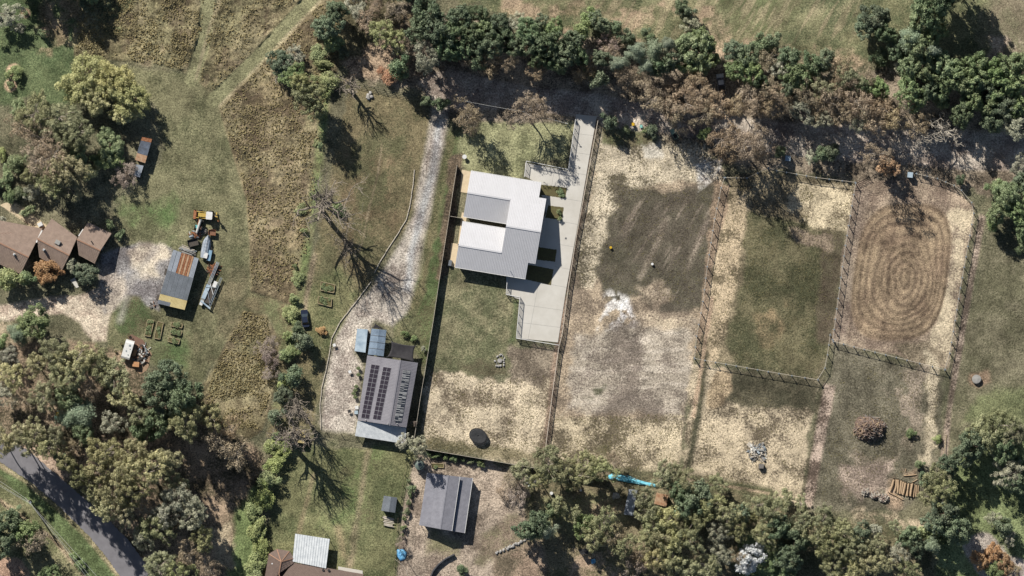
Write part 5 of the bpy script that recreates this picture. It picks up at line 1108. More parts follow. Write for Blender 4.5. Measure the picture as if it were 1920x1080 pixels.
# flat deck trailer with rails and ramps
ft = thing('flatbed_trailer', 'long pale aluminium deck trailer with rails and crossed ramps on the lawn', 'trailer', W(397, 538), pxang(-36, 88)+math.pi)
for y in (-1.5, -1.15, .55, .85, 1.15): L_(MB().bar((-5.2 if y < 0 else -5.0,y,.7), (3.0 if y < 0 else 6.2,y,.7), .14, .14), 'rail', M['galv'] if y < 0 else M['shed_light'], ft)
for k in range(15): L_(MB().bar((-4.6+k*.6,.45,.6), (-4.6+k*.6,1.25,.6), .08, .06), 'crossbar', M['shed_light'], ft)
L_(MB().box((-1.6,.85,.82), (3.6,1.0,.08)), 'deck_sheet', M['roof_blue'], ft); L_(MB().box((-4.5,.8,.8), (1.2,.7,.08)), 'deck_sheet', M['white'], ft); L_(MB().box((.9,-.5,.8), (1.5,.9,.08)), 'deck_sheet', M['white'], ft)
L_(MB().bar((-5.0,-1.7,.95), (-4.1,1.2,.95), .35, .08), 'ramp', M['roof_blue'], ft); L_(MB().bar((-1.6,-1.1,.9), (.6,.6,.9), .14, .08), 'brace', M['white'], ft); L_(MB().bar((-3.8,-1.1,.85), (-1.2,.6,.85), .14, .08), 'brace', M['galv'], ft); L_(MB().bar((.3,-1.2,.92), (-.6,1.3,.92), .1, .08), 'brace', M['galv'], ft)
L_(MB().box((-1.6,-.35,.55), (5.0,1.3,.06)), 'floor', M['darkmetal'], ft)
for x in (-1.2, -.3):
    for s_ in (-1, 1): wheel(ft, (x, s_*1.3, .34), .34, .22, 0)
heap('engine_parts', 'few dark metal scraps at the corner of the gravel yard', 'scrap heap', (286, 572), .6, .8, .2, 12, lambda r: (r.uniform(.3, .8), r.uniform(.1, .3), r.uniform(.05, .2)), ['darkmetal','brown_scrap','ash'], 33)
# raised beds
def leafclump(r_, n, seed, sz=.2):
    rr_ = random.Random(seed); mb = MB()
    for k in range(n):
        a = rr_.uniform(0, 6.28); d = r_*math.sqrt(rr_.random()); c = Vector((d*math.cos(a), d*math.sin(a), r_*rr_.uniform(.1, .8))); u_ = Vector((rr_.uniform(-1,1), rr_.uniform(-1,1), rr_.uniform(-.4,.4))).normalized(); v_ = u_.cross(Vector((rr_.uniform(-.4,.4), rr_.uniform(-.4,.4), 1))).normalized(); s_ = sz*rr_.uniform(.6, 1.3)
        mb.add([c-u_*s_, c-v_*s_*.5, c+u_*s_, c+v_*s_*.5], [(0,1,2,3)])
    return mb
M['veg'] = mat('vegetable_leaves', lin(98,112,74), lin(130,140,100), 3, .7)
def raised_bed(label, q, plants, seed, h=.4):
    P = [W(*p) for p in q]; c = sum(P, Vector())/4; r_ = thing('raised_bed', label, 'garden bed', (c.x, c.y, 0))
    for i_ in range(4):
        a, b = P[i_], P[(i_+1) % 4]; MB().bar(a+Vector((0,0,h/2)), b+Vector((0,0,h/2)), .14, h).build('board', M['timber'], r_)
    MB().prism([tuple(p)[:2] for p in inset([tuple(p) for p in P], .1)], 0, h-.12).build('soil', M['soil'], r_)
    rr_ = random.Random(seed)
    for k in range(plants):
        u_, v_ = rr_.uniform(.15, .85), rr_.uniform(.1, .9); p = lerp_quad(P[0], P[1], P[2], P[3], u_, v_); o = piece('plant', unit(('veg', k % 3), lambda: leafclump(.45, 36, k % 3).mesh('plant', M['veg'])), r_, (p.x-c.x, p.y-c.y, h-.12), rr_.uniform(0, 6), (rr_.uniform(.6, 1.2),)*3)
raised_bed('long raised bed full of leafy greens nearest the caravan', ((277,599),(289,601),(282,631),(271,629)), 12, 1)
raised_bed('long raised bed of mostly bare soil among the six beds', ((295.5,603),(306.5,605),(300,636),(289,634)), 4, 2)
raised_bed('short raised bed closest to the workshop shed', ((322,604),(342.5,608),(341,615),(320.5,611)), 6, 3)
raised_bed('short raised bed overflowing with greens between two short beds', ((320,618),(341,622),(339,629),(319,625)), 11, 4)
raised_bed('short raised bed with one bushy plant and bare soil', ((316,632),(337,637),(335,645),(315,640)), 4, 5)
raised_bed('timber raised bed with dark plants on the paddock lawn', ((602,528),(628,534),(626,549),(601,544)), 10, 6)
raised_bed('weedy timber raised bed below the other on the paddock lawn', ((597,556),(622,560),(621,575),(596,569)), 8, 7)
raised_bed('small timber bed frame above the grey barn', ((809,869),(832,869),(832,877),(810,876)), 1, 8, .25)
# bins and boxes
def wheelie(label, c, lid, body):
    r_ = thing('wheelie_bin', label, 'bin', W(*c)); p = W(*c); MB().add([(p.x-.22,p.y-.24,0),(p.x+.22,p.y-.24,0),(p.x+.22,p.y+.24,0),(p.x-.22,p.y+.24,0),(p.x-.3,p.y-.33,1),(p.x+.3,p.y-.33,1),(p.x+.3,p.y+.33,1),(p.x-.3,p.y+.33,1)], [(3,2,1,0),(4,5,6,7),(0,1,5,4),(1,2,6,5),(2,3,7,6),(3,0,4,7)]).build('body', body, r_)
    MB().box((p.x, p.y, 1.04), (.66,.74,.08)).build('lid', lid, r_); MB().tube([(p.x-.3,p.y+.38,.98),(p.x+.3,p.y+.38,.98)], .03, 6).build('handle', M['black'], r_)
    for s_ in (-1, 1): MB().tube([(p.x+s_*.25,p.y+.3,.1),(p.x+s_*.31,p.y+.3,.1)], .1, 10).build('wheel', M['tyre'], r_)
wheelie('wheelie bin with a yellow lid at the edge of the dirt road', (1187,233), M['yellow_lid'], M['wall_green']); wheelie('wheelie bin with an aqua lid at the edge of the dirt road', (1202,237), M['aqua_lid'], M['wall_green'])
wheelie('wheelie bin with a yellow lid in the wood above the sealed road', (108,776), M['yellow_lid'], M['wall_green']); wheelie('wheelie bin with an aqua lid in the wood above the sealed road', (105,782), M['aqua_lid'], M['wall_green'])
sk = thing('farm_bin', 'pale green open steel bin half full of black soil by the road', 'bin', W(1264, 251), pxang(9, 16))
for s_ in (-1, 1): L_(MB().box((0, s_*.5, .35), (2.5,.06,.7)), 'side', M['green_bin'], sk); L_(MB().box((s_*1.25, 0, .35), (.06,.95,.7)), 'end', M['green_bin'], sk)
L_(MB().box((0,0,.06), (2.4,.92,.1)), 'floor', M['black'], sk); L_(MB().box((-.65,0,.68), (1.2,1.0,.06)), 'lid', M['green_bin'], sk)
for k, (X, Y, lb) in enumerate(((1477,297,'pale blue steel cabinet under the trees above the straw corner'),(1706,328,'pale blue steel cabinet beside the fence at the top of the arena'))):
    r_ = thing('steel_cabinet', lb, 'cabinet', W(X, Y)); MB().box(W(X,Y,.8), (1.2,1.2,1.6), -.1).build('box', M['galv'], r_); MB().box(W(X,Y,1.65), (1.3,1.3,.08), -.1).build('lid', M['roof_blue'], r_); MB().box(W(X,Y,.8)+Vector((0,-.62,0)), (.8,.04,1.3), -.1).build('door', M['shed_grey'], r_)
# round net / trampoline on the straw paddock
tp = thing('trampoline', 'large black oval trampoline mat on the straw paddock', 'trampoline', W(897, 818))
ell = lambda rx, ry, z, n=32, a0=-.55: [(rx*math.cos(t*2*math.pi/n)*math.cos(a0)-ry*math.sin(t*2*math.pi/n)*math.sin(a0), rx*math.cos(t*2*math.pi/n)*math.sin(a0)+ry*math.sin(t*2*math.pi/n)*math.cos(a0), z) for t in range(n)]
mb = MB(); n = 32; rings = [(1,0.92),(.8,.90),(.5,.82),(.2,.78),(.02,.77)]
for k, z in rings: mb.v += ell(2.25*k, 1.75*k, z+R.uniform(0, .02))
for k in range(len(rings)-1):
    for j in range(n): mb.f.append((k*n+j, k*n+(j+1) % n, (k+1)*n+(j+1) % n, (k+1)*n+j))
o = L_(mb, 'mat', M['blacksoft'], tp, True); md = o.modifiers.new('t', 'SOLIDIFY'); md.thickness = .02
rim = ell(2.3, 1.8, .93); L_(MB().tube(rim+[rim[0]], .07, 6), 'rim', M['black'], tp)
for k in range(0, 32, 5): L_(MB().tube([rim[k], (rim[k][0], rim[k][1], 0)], .03, 6), 'leg', M['galv'], tp)
# concrete lid, tarpaulins, curved wall
wl_ = thing('well_lid', 'round grey concrete well lid on a bare orange patch of lawn', 'well', W(1831, 711)); MB().disc(W(1831,711,0), 1.12, .7, 24).build('ring', M['concrete_old'], wl_); MB().lathe(W(1831,711,.7), [(1.0,0),(.98,.1),(.3,.18),(.02,.19)], 24).build('lid', M['concrete_old'], wl_)
def tarp(label, outline, m, h, seed, name='tarpaulin'):
    rr_ = random.Random(seed); P = [W(*p) for p in outline]; c = sum(P, Vector())/len(P); r_ = tag(bpy.data.objects.new(name, None), label, 'tarpaulin'); COL.objects.link(r_); r_.location = (c.x, c.y, 0); n = len(P); mb = MB(); K = 7
    for k in range(K+1):
        for p in P:
            q = c.lerp(p, k/K if k else .02); mb.v.append((q.x-c.x+rr_.uniform(-.06,.06), q.y-c.y+rr_.uniform(-.06,.06), .05+h*(1-(k/K)**3)*rr_.uniform(.5, 1.1)))
    for k in range(K):
        for j in range(n): mb.f.append((k*n+j, (k+1)*n+j, (k+1)*n+(j+1) % n, k*n+(j+1) % n))
    o = L_(mb, 'sheet', m, r_, True); md = o.modifiers.new('t', 'SOLIDIFY'); md.thickness = .02
    for j in range(0, n, 2): q = P[j]; MB().disc((q.x, q.y, .02), .12, .12, 8).build('weight', M['darkmetal'], r_)
    return r_
def dens(P, s_):
    out = []
    for a, b in zip(P, P[1:]+P[:1]):
        m_ = max(1, int(math.dist(a, b)/s_)); out += [(a[0]+(b[0]-a[0])*k/m_, a[1]+(b[1]-a[1])*k/m_) for k in range(m_)]
    return out
tarp('long bright cyan tarpaulin covering timber among the gum trees', dens([(1140,891),(1153,886),(1175,891),(1200,901),(1222,906),(1236,909),(1235,915),(1222,913),(1196,908),(1168,903),(1142,898)], 4), M['cyan_tarp'], .55, 3)
tarp('small crumpled blue tarpaulin on the barn yard', dens([(744,1030),(756,1029),(763,1036),(760,1049),(750,1052),(745,1044)], 4), M['blue_tarp'], .5, 4)
tarp('white blue tarpaulin scrap in the wood below the sheds', dens([(1108,1049),(1116,1047),(1117,1056),(1109,1057)], 4), M['blue_tarp'], .3, 5)
tb = thing('timber_stack', 'stack of yellow planks tucked along the cyan tarpaulin', 'timber stack', W(1163, 884))
for k in range(8): MB().bar(W(1152+k*.9,883.5+k*.35,.25+.1*(k%3)), W(1190+k*.7,899+k*.2,.25+.1*(k%3)), .12, .08).build('plank', M['orange'] if k % 3 == 0 else M['timber'], tb)
cw = thing('retaining_wall', 'curved dark retaining wall on the slope below the barn', 'wall', W(830, 1050)); C8 = [(806,1084),(812,1070),(822,1058),(836,1047),(852,1039)]
for a, b in zip(C8[:-1], C8[1:]): MB().bar(W(*a,.45), W(*b,.45), .3, .95).build('block', M['wall_dark'], cw)
hw = thing('hose_reel', 'pale hose lying beside the crumpled blue tarpaulin', 'hose', W(745, 1050)); MB().tube([W(740,1048,.06), W(750,1056,.06), W(756,1060,.06), W(762,1070,.06), W(765,1084,.06)], .05, 6).build('hose', M['timber_pale'], hw)
# scattered things on the lawn among the gums
for k, (X, Y, sx, lb, m_) in enumerate(((996,901,1.0,'heap of pale scrap iron ringed by stones near the gums','white_dirty'),)):
    heap('scrap_ring', lb, 'scrap heap', (X, Y), 1.4, 1.1, .5, 50, stick, ['white_dirty','galv','concrete_old','ash'], 44)
for k, (X, Y, r_, lb) in enumerate(((1034,925,.45,'round white drum on the lawn among the gums'),(1089,919,.3,'small white post drum beside the leaning gum'),(983,924,.35,'white drum beneath the gum beside the barn yard'),(864+88,246,.0,''))):
    if r_: q = thing('drum', lb, 'drum', W(X, Y)); MB().disc(W(X,Y,0), r_, .8, 14).build('body', M['concrete_old'], q); MB().disc(W(X,Y,.8), r_*.9, .04, 14).build('lid', M['white'], q)
heap('rock_ring', 'pile of pale rubble beside the lilac grey shed', 'rubble', (1155, 930), .8, .8, .5, 40, lambda r: (r.uniform(.2,.5),)*3, ['rock','timber_pale','concrete_old'], 47, 0, 'stone')
for k, (X, Y, lb) in enumerate(((627,647,'white garden chair and table on the gravel drive'),(655,771,'dark barbecue stand on the gravel near the solar building'),(656,697,'white box on the gravel beside the solar building'))):
    q = thing('garden_table', lb, 'table', W(X, Y)); MB().box(W(X,Y,.72), (.7,.7,.06), .3).build('top', M['white'] if k != 1 else M['black'], q)
    for sx in (-1, 1):
        for sy in (-1, 1): MB().box(W(X,Y,.35)+Vector((sx*.28,sy*.28,0)), (.06,.06,.7)).build('leg', M['black'], q)
for k, (X, Y) in enumerate(((672,702),(668,724),(666,731),(663,737),(666,744),(672,690))):
    q = thing('garden_pot', 'dark planter in the row along the wall of the solar building', 'planter', W(X, Y), 0, 'planters along the solar building wall'); MB().lathe(W(X,Y), [(.25,0),(.38,.7),(.4,.75)], 12).build('pot', M['darkmetal'], q); o = piece('plant', unit(('veg', 0), lambda: leafclump(.45, 36, 0).mesh('plant', M['veg'])), q, (0, 0, .7))
for k, (X, Y, lb) in enumerate(((669,764,'pale box against the wall of the solar building'),(668,773,'light blue box against the wall of the solar building'))):
    q = thing('utility_box', lb, 'box', W(X, Y)); MB().box(W(X,Y,.45), (.8,.8,.9)).build('box', M['white_dirty'], q); MB().box(W(X,Y,.93), (.86,.86,.06)).build('lid', M['roof_blue' if k else 'white'], q)
for k, (X, Y, lb) in enumerate(((871,294,'white urn at the corner of the front lawn'),(844,493,'grey bench box on the cream paving'),)):
    q = thing('garden_urn' if k == 0 else 'storage_box', lb, 'urn' if k == 0 else 'box', W(X, Y))
    if k == 0: MB().lathe(W(X,Y), [(.3,0),(.35,.1),(.2,.3),(.5,.9),(.55,1)], 14).build('bowl', M['white'], q); MB().disc(W(X,Y,.95), .42, .04, 12).build('soil', M['soil'], q)
    else: MB().box(W(X,Y,.4), (.7,1.3,.8), hr).build('box', M['concrete_old'], q); MB().box(W(X,Y,.83), (.76,1.36,.06), hr).build('lid', M['shed_grey'], q)
for k, (X, Y, lb) in enumerate(((1145,464,'tiny yellow drum on the dark paddock'),(1223,495,'pale salt block on the dark paddock'))):
    q = thing('feed_drum', lb, 'drum', W(X, Y)); MB().disc(W(X,Y,0), .3, .55, 12).build('body', M['yellow_lid'] if k == 0 else M['white_dirty'], q); MB().disc(W(X,Y,.55), .32, .05, 12).build('lid', M['yellow_lid'] if k == 0 else M['white'], q)
cl = thing('clothes_line', 'square dark frame clothes line standing above the striped patio cover', 'clothes line', W(603, 985))
for X, Y in ((600,986),(606,991)): MB().tube([W(X,Y,0), W(X,Y,2)], .04, 6).build('post', M['galv'], cl)
for a, b in (((600,983),(607,990)),((607,990),(606,1005)),((600,983),(599,1004)),((599,1004),(606,1005))): MB().bar(W(*a,1.95), W(*b,1.95), .05, .05).build('arm', M['darkmetal'], cl)
vb = thing('viewing_platform', 'square black shade roof on posts in the lower wood', 'shelter', W(1094, 1030)); MB().prism([tuple(W(X,Y))[:2] for X, Y in ((1083,1030),(1103,1028),(1104,1037),(1090,1040))], 2.0, 2.1).build('roof', M['black'], vb)
for X, Y in ((1085,1031),(1102,1030),(1103,1036),(1091,1038)): MB().tube([W(X,Y,0), W(X,Y,2)], .06, 6).build('post', M['galv'], vb)
# ------------------------------------------------------------------ trees
def leaf_mesh(name, C_, Nn, size, asp, rng, var):
    n = len(C_); rv = rng.normal(size=(n, 3)); t = np.cross(Nn, rv); t /= np.linalg.norm(t, axis=1)[:, None]+1e-9
    b = np.cross(Nn, t); s_ = (size*rng.uniform(.6, 1.35, n))[:, None]
    V = np.stack([C_-t*s_, C_-b*s_*asp, C_+t*s_, C_+b*s_*asp], 1).reshape(-1, 3)
    me_ = bpy.data.meshes.new(name); me_.vertices.add(n*4); me_.vertices.foreach_set('co', V.ravel())
    me_.loops.add(n*4); me_.loops.foreach_set('vertex_index', np.arange(n*4, dtype=np.int32)); me_.polygons.add(n)
    me_.polygons.foreach_set('loop_start', np.arange(0, n*4, 4, dtype=np.int32)); me_.polygons.foreach_set('loop_total', np.full(n, 4, np.int32)); me_.update(calc_edges=True)
    at = me_.attributes.new('leafvar', 'FLOAT', 'POINT'); at.data.foreach_set('value', np.repeat(np.clip(var, 0, 1), 4)); return me_
def unitv(v): return v/(np.linalg.norm(v, axis=1)[:, None]+1e-9)
def crown(name, Rr, Hh, base, ncl, crad, nleaf, size, asp, seed, style, trunk_r):
    """crown of leaf clumps plus the trunk and limbs that carry them; metres"""
    rng = np.random.default_rng(seed); zc = Hh*(base+1)/2; hz_ = Hh*(1-base)/2
    K = []
    tries = 0
    lob = rng.uniform(0, 6.28, 4)
    while len(K) < ncl and tries < 4000:
        tries += 1
        d = unitv(rng.normal(size=(1, 3)))[0]; r_ = rng.uniform(.35, 1)**(.5 if style != 'cone' else .7)
        th_ = math.atan2(d[1], d[0]); irr = 1+.22*math.sin(2*th_+lob[0])+.16*math.sin(3*th_+lob[1])+.10*math.sin(5*th_+lob[2])
        p = np.array([d[0]*Rr*r_*irr, d[1]*Rr*r_*irr, zc+d[2]*hz_*r_])
        if style == 'cone': k = 1-.75*max(0, (p[2]-base*Hh)/(Hh*(1-base))); p[:2] *= k*1.25
        if style == 'umb': p[2] = zc+abs(d[2])*hz_*r_*.9-.1*hz_
        cr = crad*rng.uniform(.65, 1.3)
        if all(np.linalg.norm((p-q)*(1, 1, .8)) > .62*crad for q, _ in K): K.append((p, cr))
    C_, Nn, va = [], [], []
    for p, cr in K:
        m_ = int(nleaf*(cr/crad)**2*rng.uniform(.7, 1.2)); d = unitv(rng.normal(size=(m_, 3))); d[:, 2] = np.where(d[:, 2] < -.35, -d[:, 2], d[:, 2])
        rad = cr*rng.uniform(.25, 1, m_)**.45
        pts = p+d*rad[:, None]*np.array([1, 1, .75]); pts += rng.normal(size=pts.shape)*cr*.17
        C_.append(pts); Nn.append(unitv(d*.9+rng.normal(size=d.shape)*.5+np.array([0, 0, .3]))); va.append(np.clip(rng.normal(.45, .22, m_)+rng.normal(0, .2), 0, 1))
    me_ = leaf_mesh(name+'_crown', np.concatenate(C_), np.concatenate(Nn), size, asp, rng, np.concatenate(va))
    tb = MB(); top = Vector((rng.normal()*.1*Rr, rng.normal()*.1*Rr, Hh*(base+.55*(1-base)))); mid = Vector((rng.normal()*.06*Rr, rng.normal()*.06*Rr, Hh*base*.6))
    tb.tube([(0, 0, -.3), mid, top], [trunk_r, trunk_r*.75, trunk_r*.3], 8)
    order = rng.permutation(len(K))[:min(len(K), 22)]
    for i_ in order:
        p, cr = K[i_]; z0 = min(max(p[2]-.45*np.hypot(p[0], p[1])-.5, Hh*base*.55), top.z*.97); t = z0/top.z; a = Vector((0, 0, 0)).lerp(top, t); e = Vector(p); c = a.lerp(e, .5)+Vector((rng.normal()*.12*Rr*.5, rng.normal()*.12*Rr*.5, .08*Hh*.3))
        tb.tube([a, c, e], [trunk_r*.42*(1-.5*t), trunk_r*.25, trunk_r*.07], 5, False)
    return me_, tb.mesh(name+'_trunk', M['bark'], True)
PROTO = {}
def proto(key, n, **kw): PROTO[key] = [(crown(key+str(i_), seed=hash_(key)+i_*13, **kw), kw['Rr'], kw['Hh']) for i_ in range(n)]
def hash_(s_): return sum(ord(c)*(i_+3) for i_, c in enumerate(s_))
proto('airyL', 4, Rr=5.4, Hh=15, base=.42, ncl=110, crad=.78, nleaf=82, size=.23, asp=.42, style='round', trunk_r=.36)
proto('airyM', 4, Rr=3.8, Hh=12, base=.42, ncl=74, crad=.66, nleaf=72, size=.21, asp=.42, style='round', trunk_r=.26)
proto('airyS', 3, Rr=2.4, Hh=7, base=.35, ncl=30, crad=.6, nleaf=80, size=.19, asp=.42, style='round', trunk_r=.15)
proto('sparseL', 3, Rr=5.2, Hh=14, base=.45, ncl=52, crad=.95, nleaf=62, size=.20, asp=.45, style='round', trunk_r=.32)
proto('sparseM', 3, Rr=3.6, Hh=10, base=.4, ncl=34, crad=.85, nleaf=60, size=.19, asp=.45, style='round', trunk_r=.2)
proto('denseL', 3, Rr=4.8, Hh=11, base=.2, ncl=130, crad=.82, nleaf=100, size=.22, asp=.55, style='round', trunk_r=.32)
proto('denseM', 4, Rr=3.2, Hh=9, base=.2, ncl=85, crad=.66, nleaf=84, size=.20, asp=.55, style='round', trunk_r=.22)
proto('denseS', 3, Rr=1.9, Hh=4, base=.12, ncl=26, crad=.7, nleaf=120, size=.17, asp=.55, style='round', trunk_r=.12)
proto('pine', 3, Rr=3.4, Hh=13, base=.25, ncl=52, crad=.95, nleaf=150, size=.24, asp=.25, style='cone', trunk_r=.26)
proto('shrub', 4, Rr=1.1, Hh=1.8, base=.02, ncl=14, crad=.5, nleaf=80, size=.14, asp=.5, style='round', trunk_r=.06)
proto('willow', 2, Rr=5.2, Hh=11, base=.15, ncl=150, crad=.82, nleaf=100, size=.22, asp=.4, style='round', trunk_r=.4)
LM = {
 'o': leafmat('olive_gum_leaves', lin(126,130,88), lin(184,184,132)), 'b': leafmat('brown_tinged_gum_leaves', lin(150,132,104), lin(196,176,142)),
 'd': leafmat('dark_green_leaves', lin(94,114,84), lin(140,154,116)), 'g': leafmat('mid_green_leaves', lin(112,134,86), lin(164,178,122)),
 'y': leafmat('yellow_green_leaves', lin(158,158,98), lin(216,210,148)), 't': leafmat('blue_green_leaves', lin(116,136,112), lin(172,184,152)),
 'p': leafmat('pale_grey_green_leaves', lin(150,152,126), lin(204,202,172)), 'n': leafmat('rust_brown_leaves', lin(166,124,84), lin(210,170,122)),
 'w': leafmat('silver_grey_leaves', lin(184,188,188), lin(234,236,234)), 'h': leafmat('bright_hedge_leaves', lin(134,150,88), lin(186,194,122)),
 'u': leafmat('dull_purple_twigs', lin(148,130,120), lin(186,166,150)), 'l': leafmat('golden_olive_leaves', lin(148,146,98), lin(208,202,146)),
}
KIND = {  # (prototypes by size, default height in metres, words, bark)
 'o': (('airyS', 'airyM', 'airyL'), 13, 'airy olive gum tree', 'bark_pale'), 'b': (('sparseM', 'sparseM', 'sparseL'), 12, 'thin brown tinged gum tree', 'bark_pale'),
 'd': (('denseS', 'denseM', 'denseL'), 9, 'dense dark green tree', 'bark'), 'g': (('denseS', 'denseM', 'denseL'), 8, 'rounded mid green tree', 'bark'),
 'y': (('denseS', 'denseM', 'willow'), 10, 'broad yellow green tree', 'bark'), 't': (('pine', 'pine', 'pine'), 12, 'feathery blue green tree', 'bark'),
 'p': (('airyS', 'airyM', 'airyL'), 9, 'pale grey green tree', 'bark_pale'), 'n': (('denseS', 'denseM', 'denseL'), 6, 'rust brown leaved tree', 'bark'),
 'w': (('denseM', 'denseM', 'denseL'), 6, 'silvery grey tree', 'bark_pale'), 'h': (('shrub', 'denseS', 'denseM'), 2.2, 'bright green hedge shrub', 'bark'),
 'u': (('sparseM', 'sparseM', 'sparseM'), 5, 'bare looking purplish twiggy tree', 'bark'), 'l': (('airyS', 'airyM', 'airyL'), 14, 'golden olive gum tree', 'bark_pale'),
 's': (('shrub', 'denseS', 'denseM'), 2.0, 'small round green bush', 'bark'),
}
LM['s'] = LM['g']
AREA = {
 'grove': 'in the grove beside the narrow metal sheds', 'garden': 'in the garden of the brown tiled house', 'wood': 'in the wood above the sealed road', 'verge': 'in the garden across the sealed road',
 'hedge': 'in the hedge line beside the long grass', 'nw': 'on the green lawn in the far corner', 'corner': 'in the thicket above the mown paddock', 'belt': 'in the tree belt along the dirt road', 'clump': 'in the green clump beside the open field',
 'roadside': 'between the dirt road and the fenced paddocks', 'east': 'beyond the right side of the arena', 'logs': 'in the wood behind the log pile', 'gums': 'among the gums around the cyan tarpaulin', 'front': 'on the front lawn of the new house', 'barn': 'around the grey barn yard', 'solar': 'beside the solar panelled building'}
LAND = [((397,540),'the aluminium deck trailer'),((345,520),'the workshop shed'),((388,404),'the yellow backhoe'),((240,656),'the white caravan'),((268,280),'the narrow metal shed'),((300,615),'the raised garden beds'),((40,450),'the widest brown gable'),((105,455),'the middle brown gable'),((178,455),'the smallest brown gable'),((76,421),'the white water heater'),
 ((57,938),'the power pole'),((106,780),'the bins in the wood'),((100,572),'the sandy track'),((190,620),'the fork of the sandy track'),((250,1030),'the bend of the sealed road'),((130,900),'the middle of the sealed road'),((20,820),'the head of the sealed road'),((560,818),'the cream shelter'),((552,832),'the bleached leaning tree'),((585,1030),'the striped patio cover'),((572,597),'the dark blue car'),((601,390),'the tall dead gum'),((612,550),'the paddock raised beds'),((520,1040),'the brown hipped roof'),
 ((660,174),'the crooked bare tree'),((725,168),'the black paddock fence'),((820,220),'the black rail gate'),((480,110),'the diagonal mown path'),((1352,158),'the silver pickup'),((1264,251),'the pale green farm bin'),((1195,235),'the wheelie bins'),((1477,297),'the cabinet above the straw corner'),((1706,328),'the cabinet above the arena'),((1772,232),'the bone white dead tree'),((1100,215),'the mouth of the concrete drive'),((1617,335),'the timber corner gate'),((1358,333),'the top paddock corner'),((1330,320),'the white chalk patch'),((1800,352),'the arena corner'),((960,200),'the front rail fence'),
 ((1831,711),'the concrete well lid'),((1695,915),'the row of cut logs'),((1640,928),'the firewood heaps'),((1630,803),'the brown mulch mound'),((1768,865),'the lone strainer post'),((1850,1010),'the pale corner track'),((1180,895),'the cyan tarpaulin'),((1180,945),'the lilac grey shed'),((1240,937),'the short brown roofed shed'),((1094,1034),'the black shade roof'),((996,901),'the ring of scrap iron'),((1034,925),'the white drum'),((975,1018),'the line of pale stones'),((1405,1044),'the silvery white tree'),((1500,955),'the white gate post'),((1420,848),'the broken timber heap'),((1360,915),'the bare soil path'),((840,945),'the grey barn'),((787,872),'the round water tank'),((730,945),'the small grey shed'),((752,1040),'the crumpled blue tarpaulin'),((830,1050),'the curved retaining wall'),((640,640),'the lower log edging'),((750,640),'the charcoal shade sail'),((1040,360),'the concrete garden beds')]
cnt = 0
def tree(X, Y, r_, k, area, H_=None, label=None, group=True):
    global cnt; cnt += 1
    ps, H0, words, bark = KIND[k]; rm = r_*S; i_ = 0 if rm < 2.5 else (1 if rm < 4.1 else 2)
    if k in 'hs': i_ = 0 if rm < 1.5 else 1
    P = PROTO[ps[i_]]; (cm, tm), Rr, Hh = P[(cnt*7+int(X)) % len(P)]
    H_ = H_*(1.22 if H_ > 7 else 1) if H_ else H0*R.uniform(.88, 1.12)*(1 if i_ else .8)*(1 if k not in 'hs' else 1)
    sz = 'small ' if r_ < 17 else ('' if r_ < 25 else ('broad ' if r_ < 34 else 'huge '))
    if k in 'hs': sz = ''
    dl, lm = min((math.dist((X, Y), p), n_l) for p, n_l in LAND)
    two = sorted((math.dist((X, Y), p), n_l) for p, n_l in LAND)[:2]; two = 'between '+two[0][1]+' and '+two[1][1]
    if len((sz+words+' '+two).split()) > 16: two = AREA[area]
    lb = label or sz+words+' '+('beside '+lm if dl < 40 else ('not far from '+lm if dl < 75 else two))
    nm = 'shrub' if H_ <= 4.6 else ('gum_tree' if k in 'oblp' else 'tree')
    root = thing(nm, lb, nm.replace('_', ' '), W(X, Y, 0), R.uniform(0, 6.28), 'trees '+AREA[area])
    s_ = rm/(Rr*1.12); root.scale = (s_*R.uniform(.85, 1.15), s_*R.uniform(.85, 1.15), H_/Hh) if k not in 'hs' else (s_*R.uniform(.6, 1.35), s_*R.uniform(.7, 1.5), H_/Hh)
    c = piece('crown', cm, root); t = piece('trunk', tm, root)
    if not cm.materials: cm.materials.append(LM[k])
    for o, m_ in ((c, LM[k]), (t, M[bark])):
        o.material_slots[0].link = 'OBJECT'; o.material_slots[0].material = m_
    return root
def trees(area, data):
    for q in data.split():
        k, X, Y, r_ = q.split(',')[:4]; h_ = q.split(',')[4:]; tree(float(X), float(Y), float(r_), k, area, float(h_[0]) if h_ else None)
trees('nw', 'p,14,28,26,6 p,34,52,14,4 s,6,84,9 d,72,-50,30,12 d,112,-62,34,13 d,142,-36,26,10 d,40,-30,24,9 g,178,-14,24,6 d,160,8,12,4')
tree(27,138,12,'s','nw',2.2,'dark oval bush on a bare orange mulch ring'); tree(20,161,7,'s','nw',1.6,'small sapling on the lower orange mulch ring'); tree(48,25,4,'s','nw',1.2,'staked sapling in the top mulch ring on the green lawn'); tree(82,62,7,'s','nw',2.5,'thin sapling on the bare earth near the tall shadows')
trees('grove', 'y,160,150,44 y,212,150,40 y,240,182,42 y,178,190,34,8 y,232,215,26,7 o,72,212,40,10 o,112,226,38,10 b,45,236,30,9 o,140,252,34,10 b,84,262,34,10 b,104,296,44,12 l,128,318,40,12 b,74,300,32,11 o,100,340,34,10 y,172,322,16,6 g,208,272,32,6 g,206,296,28,5 u,240,326,24 u,228,340,18 o,132,348,28,9 g,148,292,22,7 o,60,330,20,7 g,38,205,20,6')
trees('garden', 's,16,332,15,4 s,17,364,13,3 s,36,362,13,3 s,52,396,11,2.5 g,34,305,18,4 p,0,415,14,3 p,60,360,16,4 s,206,421,8,2.6 s,226,441,8,2 s,0,345,12,3 g,52,522,14,6 h,4,290,10,2')
